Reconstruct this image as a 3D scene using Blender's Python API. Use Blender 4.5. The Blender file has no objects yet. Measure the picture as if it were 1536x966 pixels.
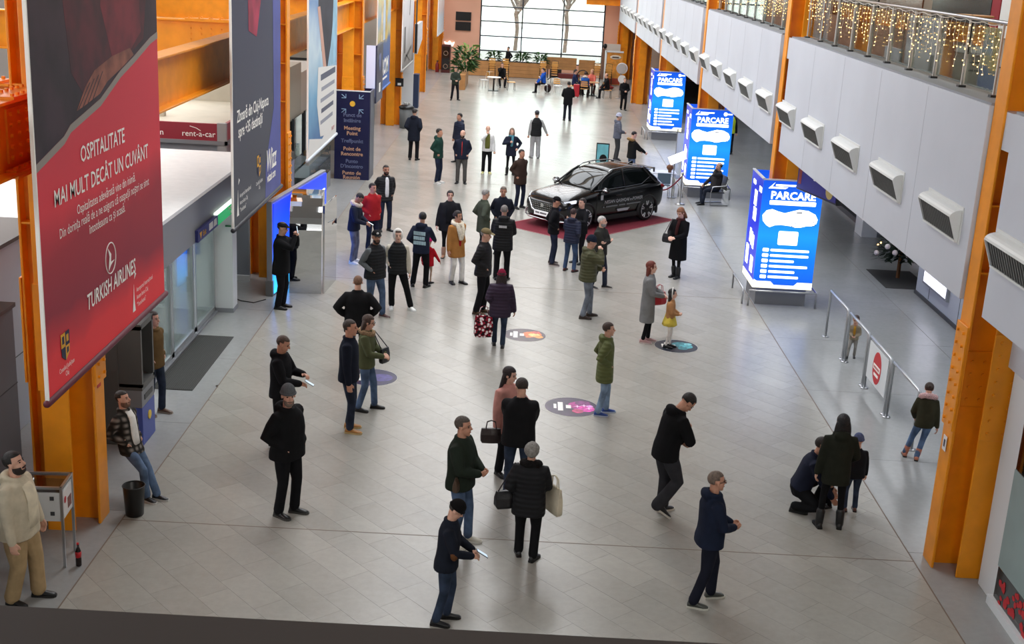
import bpy, bmesh, math, random
import numpy as np
from mathutils import Matrix, Vector
random.seed(7); RNG = np.random.RandomState(11)
scene = bpy.context.scene
COL = scene.collection
R = math.radians
# ------------------------------------------------------------------ camera
H_CAM = 7.62
cam_data = bpy.data.cameras.new('camera'); cam = bpy.data.objects.new('camera', cam_data); COL.objects.link(cam)
cam_data.sensor_width = 36.0; cam_data.lens = 1880.0 / 1536.0 * 36.0
cam_data.clip_start = 0.05; cam_data.clip_end = 600
_p, _r = R(16.57), R(-3.04)
_f = np.array([0, math.cos(_p), -math.sin(_p)]); _x = np.array([1.0, 0, 0]); _d = np.cross(_f, _x)
_cx = math.cos(_r) * _x + math.sin(_r) * _d; _cd = -math.sin(_r) * _x + math.cos(_r) * _d
cam.matrix_world = Matrix(((_cx[0], -_cd[0], -_f[0], 0), (_cx[1], -_cd[1], -_f[1], 0), (_cx[2], -_cd[2], -_f[2], H_CAM), (0, 0, 0, 1)))
scene.camera = cam
# ------------------------------------------------------------------ world, lights, exposure
w = bpy.data.worlds.new('overcast_sky'); scene.world = w; w.use_nodes = True
bg = w.node_tree.nodes['Background']; bg.inputs[0].default_value = (0.93, 0.96, 1.0, 1); bg.inputs[1].default_value = 5.5
scene.view_settings.view_transform = 'Standard'; scene.view_settings.look = 'None'
scene.view_settings.gamma = 1.0; scene.view_settings.use_curve_mapping = False
scene.view_settings.exposure = 0.36
def area(name, loc, size, power, color=(1, 1, 1), rot=(0, 0, 0)):
    l = bpy.data.lights.new(name, 'AREA'); l.shape = 'RECTANGLE'; l.size, l.size_y = size; l.energy = power; l.color = color
    o = bpy.data.objects.new(name, l); COL.objects.link(o); o.location = loc; o.rotation_euler = rot
    return o
def portal(name, loc, size, rot):
    o = area(name, loc, size, 1.0, rot=rot); o.data.cycles.is_portal = True
    return o
# daylight enters through the roof lights, the gable glazing at the far end and the clerestory above the shops
portal('skylight_portal', (-1.0, 48.5, 12.58), (7.0, 57.0), (0, 0, 0))
portal('gable_portal', (0.92, 81.75, 4.5), (7.7, 7.4), (R(-90), 0, 0))
portal('clerestory_portal', (-13.9, 42.0, 8.6), (3.6, 64.0), (0, R(-90), 0))
_fl = area('banner_fill_lamp', (4.5, 5.0, 10.8), (3.0, 0.6), 300, (1.0, 0.95, 0.88)); _fl.rotation_euler = (Vector((-5.2, 15.5, 4.5)) - Vector((4.5, 5.0, 10.8))).to_track_quat('-Z', 'Y').to_euler()  # added fill lamp without a real source, brightens the near banner and girder
area('balcony_lamp', (10.5, 24, 9.8), (2.0, 26.0), 350, (1.0, 0.88, 0.72))
area('arcade_lamp', (8.6, 22, 3.42), (0.5, 22.0), 160, (0.92, 0.96, 1.0))
area('arcade_lamp', (8.6, 52, 3.42), (0.5, 26.0), 160, (0.95, 0.97, 1.0))
area('shopfront_lamp', (-9.5, 30, 4.7), (1.0, 24.0), 220, (1.0, 0.98, 0.95))
# ------------------------------------------------------------------ materials
MATS = {}
def srgb(c):
    c = [x / 255.0 for x in c]
    return tuple(x / 12.92 if x <= 0.04045 else ((x + 0.055) / 1.055) ** 2.4 for x in c)
def pmat(key, col, rough=0.6, metal=0.0, noise=0.0, nscale=6.0, bump=0.0, bscale=60.0, emit=None, estr=0.0, coat=0.0, spec=0.5, alpha=1.0, trans=0.0, col2=None):
    if key in MATS: return MATS[key]
    m = bpy.data.materials.new(key); m.use_nodes = True; MATS[key] = m
    nt = m.node_tree; b = nt.nodes['Principled BSDF']
    c = srgb(col)
    b.inputs['Base Color'].default_value = (*c, 1); b.inputs['Roughness'].default_value = rough; b.inputs['Metallic'].default_value = metal
    b.inputs['Specular IOR Level'].default_value = spec
    if coat: b.inputs['Coat Weight'].default_value = coat; b.inputs['Coat Roughness'].default_value = 0.04
    if trans: b.inputs['Transmission Weight'].default_value = trans
    if alpha < 1: b.inputs['Alpha'].default_value = alpha
    if emit: b.inputs['Emission Color'].default_value = (*srgb(emit), 1); b.inputs['Emission Strength'].default_value = estr
    if noise or bump: tc = nt.nodes.new('ShaderNodeTexCoord')
    if noise:
        n = nt.nodes.new('ShaderNodeTexNoise'); n.inputs['Scale'].default_value = nscale; n.inputs['Detail'].default_value = 4
        nt.links.new(tc.outputs['Object'], n.inputs['Vector'])
        mix = nt.nodes.new('ShaderNodeMix'); mix.data_type = 'RGBA'
        c2 = srgb(col2) if col2 else tuple(x * (1 - noise) for x in c); c1 = c if col2 else tuple(min(1, x * (1 + noise)) for x in c)
        mix.inputs[6].default_value = (*c1, 1); mix.inputs[7].default_value = (*c2, 1)
        rmp = nt.nodes.new('ShaderNodeMapRange'); rmp.inputs[1].default_value = 0.35; rmp.inputs[2].default_value = 0.65
        nt.links.new(n.outputs['Fac'], rmp.inputs[0]); nt.links.new(rmp.outputs[0], mix.inputs[0]); nt.links.new(mix.outputs[2], b.inputs['Base Color'])
    if bump:
        n2 = nt.nodes.new('ShaderNodeTexNoise'); n2.inputs['Scale'].default_value = bscale; n2.inputs['Detail'].default_value = 3
        nt.links.new(tc.outputs['Object'], n2.inputs['Vector'])
        bp = nt.nodes.new('ShaderNodeBump'); bp.inputs['Strength'].default_value = bump; bp.inputs['Distance'].default_value = 0.02
        nt.links.new(n2.outputs['Fac'], bp.inputs['Height']); nt.links.new(bp.outputs[0], b.inputs['Normal'])
    return m
def cloth(col, kind='plain'):
    key = 'fabric_%s_%d_%d_%d' % (kind, *col)
    if key in MATS: return MATS[key]
    if kind == 'denim': return pmat(key, tuple(min(255, int(x * 1.12 + 4)) for x in col), 0.9, noise=1, nscale=5, bump=0.25, bscale=14, col2=tuple(int(x * 0.8) for x in col), spec=0.2)
    if kind == 'fur': return pmat(key, col, 0.95, noise=0.25, nscale=50, bump=0.9, bscale=55, spec=0.15)
    if kind == 'leather': return pmat(key, col, 0.42, bump=0.15, bscale=40)
    if kind == 'knit': return pmat(key, col, 0.95, noise=0.12, nscale=40, bump=0.5, bscale=90, spec=0.15)
    m = pmat(key, col, 0.66 if kind == 'puffer' else 0.85, noise=0.10, nscale=9, bump=0.22, bscale=13, spec=0.25 if kind == 'puffer' else 0.15)
    nt = m.node_tree; b = nt.nodes['Principled BSDF']
    if kind == 'puffer':      # horizontal quilting seams
        tc = nt.nodes.new('ShaderNodeTexCoord'); wv = nt.nodes.new('ShaderNodeTexWave'); wv.bands_direction = 'Z'; wv.inputs['Scale'].default_value = 4.8
        wv.inputs['Distortion'].default_value = 0.8; nt.links.new(tc.outputs['Object'], wv.inputs['Vector'])
        bp = nt.nodes.new('ShaderNodeBump'); bp.inputs['Strength'].default_value = 0.35; bp.inputs['Distance'].default_value = 0.02
        nt.links.new(wv.outputs['Fac'], bp.inputs['Height']); nt.links.new(bp.outputs[0], b.inputs['Normal'])
    if kind in ('plaid', 'spots', 'camo'):
        tc = nt.nodes.new('ShaderNodeTexCoord'); base = srgb(col)
        if kind == 'plaid':
            fac = None
            for ax in ('X', 'Z'):
                wv = nt.nodes.new('ShaderNodeTexWave'); wv.bands_direction = ax; wv.inputs['Scale'].default_value = 3.6
                nt.links.new(tc.outputs['Object'], wv.inputs['Vector'])
                if fac is None: fac = wv.outputs['Fac']
                else:
                    mm = nt.nodes.new('ShaderNodeMath'); mm.operation = 'MULTIPLY'; nt.links.new(fac, mm.inputs[0]); nt.links.new(wv.outputs['Fac'], mm.inputs[1]); fac = mm.outputs[0]
            hi = tuple(min(1, x * 4.5 + 0.02) for x in base); lo = tuple(x * 0.35 for x in base)
        else:
            v = nt.nodes.new('ShaderNodeTexVoronoi'); v.inputs['Scale'].default_value = 17 if kind == 'spots' else 12
            nt.links.new(tc.outputs['Object'], v.inputs['Vector']); fac = v.outputs['Distance'] if kind == 'spots' else v.outputs['Color']
            hi = base if kind == 'camo' else (0.015, 0.01, 0.012); lo = (0.008, 0.008, 0.008) if kind == 'camo' else (0.8, 0.78, 0.78)
        rp = nt.nodes.new('ShaderNodeValToRGB'); rp.color_ramp.interpolation = 'LINEAR' if kind == 'plaid' else 'CONSTANT'
        rp.color_ramp.elements[0].color = (*lo, 1); rp.color_ramp.elements[1].color = (*hi, 1)
        rp.color_ramp.elements[0].position = 0.0; rp.color_ramp.elements[1].position = 1.0 if kind == 'plaid' else 0.5
        if kind == 'spots':
            rp.color_ramp.elements[1].position = 0.62; e = rp.color_ramp.elements.new(0.42); e.color = (*base, 1)
        nt.links.new(fac, rp.inputs[0]); nt.links.new(rp.outputs[0], b.inputs['Base Color'])
    return m
# ------------------------------------------------------------------ mesh builder
class MB:
    def __init__(s): s.v = []; s.f = []; s.n = 0
    def add(s, vs, fs):
        vs = np.asarray(vs, float); s.v.append(vs); o = s.n; s.f += [tuple(i + o for i in f) for f in fs]; s.n += len(vs); return s
    def box(s, x0, x1, y0, y1, z0, z1):
        if x0 > x1: x0, x1 = x1, x0
        if y0 > y1: y0, y1 = y1, y0
        v = [(x0, y0, z0), (x1, y0, z0), (x1, y1, z0), (x0, y1, z0), (x0, y0, z1), (x1, y0, z1), (x1, y1, z1), (x0, y1, z1)]
        return s.add(v, [(3, 2, 1, 0), (4, 5, 6, 7), (0, 1, 5, 4), (1, 2, 6, 5), (2, 3, 7, 6), (3, 0, 4, 7)])
    def prism(s, poly, axis, a, b):
        """extrude a 2D polygon along an axis ('x','y','z') from a to b; poly counter-clockwise seen from +axis"""
        def P(u, v, t): return (t, u, v) if axis == 'x' else ((v, t, u) if axis == 'y' else (u, v, t))
        n = len(poly); vs = [P(u, v, a) for u, v in poly] + [P(u, v, b) for u, v in poly]
        fs = [tuple(range(n - 1, -1, -1)), tuple(range(n, 2 * n))] + [(i, (i + 1) % n, n + (i + 1) % n, n + i) for i in range(n)]
        return s.add(vs, fs)
    def loft(s, rings, cap=True):
        k = len(rings[0]); vs = np.concatenate([np.asarray(r, float) for r in rings]); fs = []
        for i in range(len(rings) - 1):
            for j in range(k):
                fs.append((i * k + j, i * k + (j + 1) % k, (i + 1) * k + (j + 1) % k, (i + 1) * k + j))
        if cap: fs.append(tuple(range(k - 1, -1, -1))); m = (len(rings) - 1) * k; fs.append(tuple(range(m, m + k)))
        return s.add(vs, fs)
    def tube(s, pts, radii, n=10, ends=True, flat=None):
        """round tube through points; hemispherical ends when ends is True"""
        pts = [np.asarray(p, float) for p in pts]
        if not hasattr(radii, '__len__'): radii = [radii] * len(pts)
        P, Rr = list(pts), list(radii)
        if ends:
            d0 = pts[0] - pts[1]; d0 = d0 / (np.linalg.norm(d0) + 1e-9); d1 = pts[-1] - pts[-2]; d1 = d1 / (np.linalg.norm(d1) + 1e-9)
            a, b = radii[0], radii[-1]
            P = [pts[0] + d0 * a * 0.94, pts[0] + d0 * a * 0.65] + P + [pts[-1] + d1 * b * 0.65, pts[-1] + d1 * b * 0.94]
            Rr = [a * 0.3, a * 0.76] + Rr + [b * 0.76, b * 0.3]
        ref = None; rings = []
        for i, p in enumerate(P):
            t = P[min(i + 1, len(P) - 1)] - P[max(i - 1, 0)]; t = t / (np.linalg.norm(t) + 1e-9)
            if ref is None: ref = np.array([1.0, 0, 0]) if abs(t[0]) < 0.8 else np.array([0, 1.0, 0])
            u = ref - t * np.dot(ref, t); u /= np.linalg.norm(u) + 1e-9; v = np.cross(t, u); ref = u
            a = np.arange(n) * 2 * math.pi / n
            fx, fy = flat if flat else (1, 1)
            rings.append(p + Rr[i] * (np.outer(np.cos(a) * fx, u) + np.outer(np.sin(a) * fy, v)))
        return s.loft(rings)
    def ell(s, c, r, rot=None, nu=14, nv=9):
        vs = []; c = np.asarray(c, float); r = np.asarray(r if hasattr(r, '__len__') else (r, r, r), float)
        for i in range(1, nv):
            ph = math.pi * i / nv
            for j in range(nu):
                th = 2 * math.pi * j / nu; vs.append((math.sin(ph) * math.cos(th), math.sin(ph) * math.sin(th), -math.cos(ph)))
        vs.append((0, 0, -1)); vs.append((0, 0, 1)); vs = np.array(vs) * r
        if rot is not None: vs = vs @ np.asarray(rot).T
        fs = [(i * nu + j, i * nu + (j + 1) % nu, (i + 1) * nu + (j + 1) % nu, (i + 1) * nu + j) for i in range(nv - 2) for j in range(nu)]
        b, t = (nv - 1) * nu, (nv - 1) * nu + 1
        fs += [(b, (j + 1) % nu, j) for j in range(nu)] + [(t, (nv - 2) * nu + j, (nv - 2) * nu + (j + 1) % nu) for j in range(nu)]
        return s.add(vs + c, fs)
    def lathe(s, prof, c=(0, 0, 0), n=20):
        rings = [[(c[0] + r * math.cos(2 * math.pi * j / n), c[1] + r * math.sin(2 * math.pi * j / n), c[2] + z) for j in range(n)] for r, z in prof]
        return s.loft(rings)
    def ring(s, c, R0, r, n=18, k=8, rot=None, sq=(1, 1)):
        vs = []; fs = []
        for i in range(n):
            a = 2 * math.pi * i / n
            for j in range(k):
                b = 2 * math.pi * j / k; rr = R0 + r * math.cos(b); vs.append((rr * math.cos(a) * sq[0], rr * math.sin(a) * sq[1], r * math.sin(b)))
        vs = np.array(vs)
        if rot is not None: vs = vs @ np.asarray(rot).T
        for i in range(n):
            for j in range(k): fs.append((i * k + j, ((i + 1) % n) * k + j, ((i + 1) % n) * k + (j + 1) % k, i * k + (j + 1) % k))
        return s.add(vs + np.asarray(c, float), fs)
    def xform(s, M):
        s.v = [v @ np.asarray(M)[:3, :3].T + np.asarray(M)[:3, 3] for v in s.v]; return s
    def mesh(s, name, smooth=False):
        me = bpy.data.meshes.new(name); me.from_pydata(np.concatenate(s.v).tolist(), [], s.f); me.update()
        if smooth: me.polygons.foreach_set('use_smooth', [True] * len(me.polygons))
        return me
ROOTM = {}
def link(name, data, mat=None, parent=None, world=False):
    o = bpy.data.objects.new(name, data); COL.objects.link(o)
    if mat is not None: data.materials.append(mat)
    if parent is not None:
        o.parent = parent
        if world: o.matrix_parent_inverse = ROOTM.get(parent.name, Matrix()).inverted()
    return o
def ob(name, mb, mat, parent=None, world=False, smooth=False, bevel=0.0, seg=2):
    o = link(name, mb.mesh(name, smooth), mat, parent, world)
    if bevel: 
        bv = o.modifiers.new('bevel', 'BEVEL'); bv.width = bevel; bv.segments = seg; bv.limit_method = 'ANGLE'; PENDING.append(o)
    return o
PENDING = []
def tag(o, label, cat=None, group=None, kind=None):
    o['label'] = label
    if cat: o['category'] = cat
    if group: o['group'] = group
    if kind: o['kind'] = kind
    return o
def thing(name, label, cat, loc=(0, 0, 0), rz=0.0, group=None):
    o = bpy.data.objects.new(name, None); COL.objects.link(o); o.location = loc; o.rotation_euler = (0, 0, rz); o.empty_display_size = 0.2
    ROOTM[o.name] = Matrix.Translation(loc) @ Matrix.Rotation(rz, 4, 'Z')
    return tag(o, label, cat, group)
def struct(name, mb, mat, label=None, parent=None, bevel=0):
    o = ob(name, mb, mat, parent, bevel=bevel)
    if parent is None: o['kind'] = 'structure'
    if label: o['label'] = label
    return o
def text_mesh(body, size, align='CENTER', bold=0.0, depth=0.002, shear=0.0, spacing=1.0):
    cu = bpy.data.curves.new('lettering', 'FONT'); cu.body = body; cu.size = size; cu.align_x = align; cu.align_y = 'CENTER'
    cu.extrude = depth; cu.offset = bold; cu.shear = shear; cu.space_character = spacing; cu.resolution_u = 2
    t = bpy.data.objects.new('lettering', cu); COL.objects.link(t)
    me = bpy.data.meshes.new_from_object(t); me.polygons.foreach_set('use_smooth', [False] * len(me.polygons)); bpy.data.objects.remove(t); bpy.data.curves.remove(cu)
    return me
def text(name, body, size, M, mat, parent, sx=1.0, world=True, **kw):
    me = text_mesh(body, size, **kw); me.name = name
    me.transform(M @ Matrix.Diagonal((sx, 1, 1, 1))); me.materials.clear()
    o = link(name, me, mat, parent, world); o['kind'] = 'stuff'
    return o
def frame(o, ux, uy):
    """matrix whose x axis is ux, y axis uy, origin o"""
    ux = Vector(ux).normalized(); uy = Vector(uy).normalized(); uz = ux.cross(uy)
    return Matrix(((ux.x, uy.x, uz.x, o[0]), (ux.y, uy.y, uz.y, o[1]), (ux.z, uy.z, uz.z, o[2]), (0, 0, 0, 1)))
def bake():
    """apply the pending modifiers in one pass"""
    dg = bpy.context.evaluated_depsgraph_get()
    for o in PENDING:
        me = bpy.data.meshes.new_from_object(o.evaluated_get(dg)); old = o.data; o.modifiers.clear(); o.data = me; me.name = o.name
        if old.users == 0: bpy.data.meshes.remove(old)
        if o.get('_sm'): me.polygons.foreach_set('use_smooth', [True] * len(me.polygons)); del o['_sm']
    PENDING.clear()
# ------------------------------------------------------------------ shared materials
ORANGE = pmat('orange_steel_paint', (236, 146, 6), 0.42, noise=0.08, nscale=3, bump=0.08, bscale=90)
WHITE_PANEL = pmat('grey_white_cladding', (196, 199, 206), 0.55, noise=0.03, nscale=0.7)
WHITE = pmat('white_paint', (222, 225, 226), 0.5)
GREY = pmat('grey_paint', (140, 143, 148), 0.55)
DGREY = pmat('dark_grey_metal', (62, 64, 66), 0.45, metal=0.2)
STEEL = pmat('brushed_steel', (185, 186, 188), 0.28, metal=0.95)
BLACK = pmat('black_plastic', (14, 14, 15), 0.4)
NAVY = pmat('navy_panel', (22, 26, 70), 0.4)
PEACH = pmat('salmon_plaster', (230, 176, 148), 0.8, noise=0.04, nscale=0.6)
WOOD = pmat('light_oak_laminate', (178, 128, 76), 0.5, noise=0.10, nscale=2.5)
BEIGE = pmat('beige_board', (176, 168, 150), 0.7, noise=0.05, nscale=2)
DARKGLASS = pmat('dark_shop_glass', (22, 26, 28), 0.06, spec=0.6)
def glass_mat(key, tint, alpha, rough=0.02):
    m = bpy.data.materials.new(key); m.use_nodes = True; nt = m.node_tree; nt.nodes.remove(nt.nodes['Principled BSDF'])
    t = nt.nodes.new('ShaderNodeBsdfTransparent'); t.inputs[0].default_value = (*srgb(tint), 1)
    g = nt.nodes.new('ShaderNodeBsdfGlossy'); g.inputs['Roughness'].default_value = rough
    lw = nt.nodes.new('ShaderNodeLayerWeight'); lw.inputs[0].default_value = 0.35
    mr = nt.nodes.new('ShaderNodeMapRange'); mr.inputs[3].default_value = alpha; mr.inputs[4].default_value = 0.8
    mx = nt.nodes.new('ShaderNodeMixShader')
    nt.links.new(lw.outputs['Fresnel'], mr.inputs[0]); nt.links.new(mr.outputs[0], mx.inputs[0]); nt.links.new(t.outputs[0], mx.inputs[1]); nt.links.new(g.outputs[0], mx.inputs[2])
    nt.links.new(mx.outputs[0], nt.nodes['Material Output'].inputs[0]); MATS[key] = m
    return m
GLASS = glass_mat('clear_glass', (240, 248, 246), 0.05)
# ------------------------------------------------------------------ floor: base, diagonal stone slabs, joints
def floor_mat(key, col, vary, rough):
    m = bpy.data.materials.new(key); m.use_nodes = True; nt = m.node_tree; b = nt.nodes['Principled BSDF']; MATS[key] = m
    N = nt.nodes.new; L = nt.links.new
    geo = N('ShaderNodeNewGeometry'); oi = N('ShaderNodeObjectInfo'); ad = N('ShaderNodeMath'); ad.operation = 'ADD'
    fr = N('ShaderNodeMath'); fr.operation = 'FRACT'
    L(geo.outputs['Random Per Island'], ad.inputs[0]); L(oi.outputs['Random'], ad.inputs[1]); L(ad.outputs[0], fr.inputs[0])
    n1 = N('ShaderNodeTexNoise'); n1.inputs['Scale'].default_value = 0.55; n1.inputs['Detail'].default_value = 5; n1.inputs['Roughness'].default_value = 0.6
    n2 = N('ShaderNodeTexNoise'); n2.inputs['Scale'].default_value = 9; n2.inputs['Detail'].default_value = 6; n2.inputs['Roughness'].default_value = 0.7
    L(geo.outputs['Position'], n1.inputs['Vector']); L(geo.outputs['Position'], n2.inputs['Vector'])
    def scaled(sock, k):
        q = N('ShaderNodeMath'); q.operation = 'MULTIPLY_ADD'; q.inputs[1].default_value = k; q.inputs[2].default_value = -k / 2; L(sock, q.inputs[0]); return q.outputs[0]
    def plus(a, c):
        q = N('ShaderNodeMath'); q.operation = 'ADD'; L(a, q.inputs[0])
        if isinstance(c, float): q.inputs[1].default_value = c
        else: L(c, q.inputs[1])
        return q.outputs[0]
    f = plus(plus(plus(scaled(fr.outputs[0], vary), scaled(n1.outputs['Fac'], 0.34)), scaled(n2.outputs['Fac'], 0.30)), 1.0)
    vm = N('ShaderNodeVectorMath'); vm.operation = 'SCALE'; vm.inputs[0].default_value = srgb(col); L(f, vm.inputs['Scale']); L(vm.outputs[0], b.inputs['Base Color'])
    rr = plus(scaled(n1.outputs['Fac'], 0.09), rough); L(rr, b.inputs['Roughness'])
    b.inputs['Specular IOR Level'].default_value = 0.36
    bp = N('ShaderNodeBump'); bp.inputs['Strength'].default_value = 0.04; bp.inputs['Distance'].default_value = 0.01; L(n2.outputs['Fac'], bp.inputs['Height']); L(bp.outputs[0], b.inputs['Normal'])
    return m
STONE = floor_mat('honed_stone_slab', (160, 157, 149), 0.12, 0.25)
STONE2 = floor_mat('honed_stone_border', (152, 153, 152), 0.0, 0.25)
JOINT = pmat('joint_grout', (118, 114, 108), 0.9)
floor = struct('floor', MB().box(-16, 16, -1, 100, -0.3, -0.004), JOINT, 'grey stone hall floor of diagonal slabs')
XL, XR = -5.1, 5.57
def clip(poly, nx, ny, d):
    out = []
    for i in range(len(poly)):
        p, q = poly[i], poly[(i + 1) % len(poly)]; a = nx * p[0] + ny * p[1] - d; b = nx * q[0] + ny * q[1] - d
        if a <= 0: out.append(p)
        if (a < 0 < b) or (b < 0 < a): t = a / (a - b); out.append((p[0] + t * (q[0] - p[0]), p[1] + t * (q[1] - p[1])))
    return out
ang = R(-48.5); U = (math.cos(ang), math.sin(ang)); V = (-math.sin(ang), math.cos(ang)); TL, TW, G = 0.82, 0.41, 0.0025
tiles = []
for j in range(-60, 190):
    off = (0.0, 0.41, 0.2)[j % 3]
    for i in range(-110, 40):
        cx = U[0] * (i * TL + off) + V[0] * j * TW; cy = 22 + U[1] * (i * TL + off) + V[1] * j * TW
        if not (XL - 1 < cx < XR + 1 and 9.5 < cy < 82.5): continue
        a, b = TL / 2 - G / 2, TW / 2 - G / 2
        poly = [(cx + U[0] * s * a + V[0] * t * b, cy + U[1] * s * a + V[1] * t * b) for s, t in ((-1, -1), (1, -1), (1, 1), (-1, 1))]
        poly = clip(clip(clip(clip(poly, -1, 0, -XL - G), 1, 0, XR - G), 0, -1, -10), 0, 1, 82)
        if len(poly) >= 3:
            ar = abs(sum(poly[k][0] * poly[(k + 1) % len(poly)][1] - poly[(k + 1) % len(poly)][0] * poly[k][1] for k in range(len(poly)))) / 2
            if ar > 0.004: tiles.append((cy, cx, cy, poly, ar > TL * TW * 0.97))
tiles.sort(key=lambda t: (t[0] < 12.4, t[0]))
full = None; mb = MB()
for k, (_, cx, cy, poly, isfull) in enumerate(tiles):
    n = len(poly)
    if k < 300:
        if isfull and full is not None: o = bpy.data.objects.new('slab', full); COL.objects.link(o); o.parent = floor
        else:
            m2 = MB().prism([(p[0] - cx, p[1] - cy) for p in poly], 'z', -0.02, 0.0)
            o = link('slab', m2.mesh('slab'), STONE, floor)
            if isfull: full = o.data
        o.location = (cx, cy, 0)
    else: mb.prism(poly, 'z', -0.02, 0.0)
o = ob('slabs', mb, STONE, floor); o['kind'] = 'stuff'
for nm, x0, x1 in (('border_paving', -16, XL), ('border_paving', XR, 16)):
    y = 9.0
    mbb = MB()
    while y < 82:
        y2 = y + 3.3; n = 3; xs = np.linspace(x0, x1, n + 1)
        for a, b in zip(xs[:-1], xs[1:]): mbb.box(a + 0.006, b - 0.006, y + 0.004, y2 - 0.004, -0.02, 0.0)
        y = y2
    ob(nm, mbb, STONE2, floor)
BROWN = pmat('brown_joint_strip', (112, 96, 84), 0.7)
mbj = MB()
for yy in (15.33, 28.5, 41.7, 54.9, 68.1): mbj.box(XL, XR, yy - 0.008, yy + 0.008, -0.01, 0.0015)
for xx in (XL, XR): mbj.box(xx - 0.009, xx + 0.009, 9, 82, -0.01, 0.0012)
ob('expansion_joint', mbj, BROWN, floor)
# ------------------------------------------------------------------ roof, outer walls, far gable
ROOFM = pmat('grey_roof_deck', (120, 118, 114), 0.8)
mb = MB().box(-16, -4.5, -3, 82, 12.6, 12.9).box(2.5, 16, -3, 82, 12.6, 12.9).box(-4.5, 2.5, -3, 20, 12.6, 12.9).box(-4.5, 2.5, 77, 82, 12.6, 12.9)
struct('ceiling', mb, ROOFM)
LW = pmat('left_wall_white', (168, 167, 163), 0.8)
mb = MB().box(-14.3, -14, -3, 82.4, 0, 6.8).box(-14.3, -14, -3, 82.4, 10.4, 12.9)
for yy in np.arange(10, 78, 4.0): mb.box(-14.25, -14.05, yy - 0.06, yy + 0.06, 6.8, 10.4)
struct('wall_left', mb, LW)
struct('wall_right', MB().box(15.7, 16, -3, 82.4, 0, 12.9), LW)
struct('wall_back', MB().box(-16, 16, -3.3, -3, 0, 12.9), LW)
mb = MB().box(-16, -3.0, 82, 82.4, 0, 12.9).box(4.85, 16, 82, 82.4, 0, 12.9).box(-3.0, 4.85, 82, 82.4, 0, 0.62).box(-3.0, 4.85, 82, 82.4, 8.3, 12.9)
struct('wall_far', mb, PEACH)
FRAME = pmat('window_frame_grey', (70, 74, 80), 0.4, metal=0.4)
win = struct('window_1', MB().box(-3.0, 4.85, 82.0, 82.1, 0.62, 0.7), FRAME, 'huge gable window of white daylight behind the cafe')
XM = (-3.0, -0.36, 2.24, 4.85); ZM = (0.7, 1.28, 2.2, 3.12, 4.04, 4.98, 6.0, 7.1, 8.3)
for i in range(3):
    for j in range(8):
        ob('window_pane', MB().box(XM[i] + 0.03, XM[i + 1] - 0.03, 82.05, 82.07, ZM[j] + 0.03, ZM[j + 1] - 0.03), GLASS, win)
for xx in XM: ob('mullion', MB().box(xx - 0.045, xx + 0.045, 81.98, 82.14, 0.7, 8.3), FRAME, win)
for zz in ZM[1:-1]: ob('transom', MB().box(-3.0, 4.85, 81.99, 82.13, zz - 0.04, zz + 0.04), FRAME, win)
for k, yy in enumerate(np.arange(21.7, 77.0, 3.3)):
    q = struct('reflection_truss', MB().box(-6.2, 6.6, yy - 0.12, yy + 0.12, 11.9, 12.5), pmat('truss_cream', (190, 172, 150), 0.6), 'unseen cream roof beam added to break up reflections')  # unseen beams added to break up the skylight's reflection on the car bonnet
for xx in (-2.2, 0.2): struct('skylight_bar', MB().box(xx - 0.06, xx + 0.06, 20, 77, 12.4, 12.6), GREY)  # unseen bars added with the beams to break up that reflection
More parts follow.
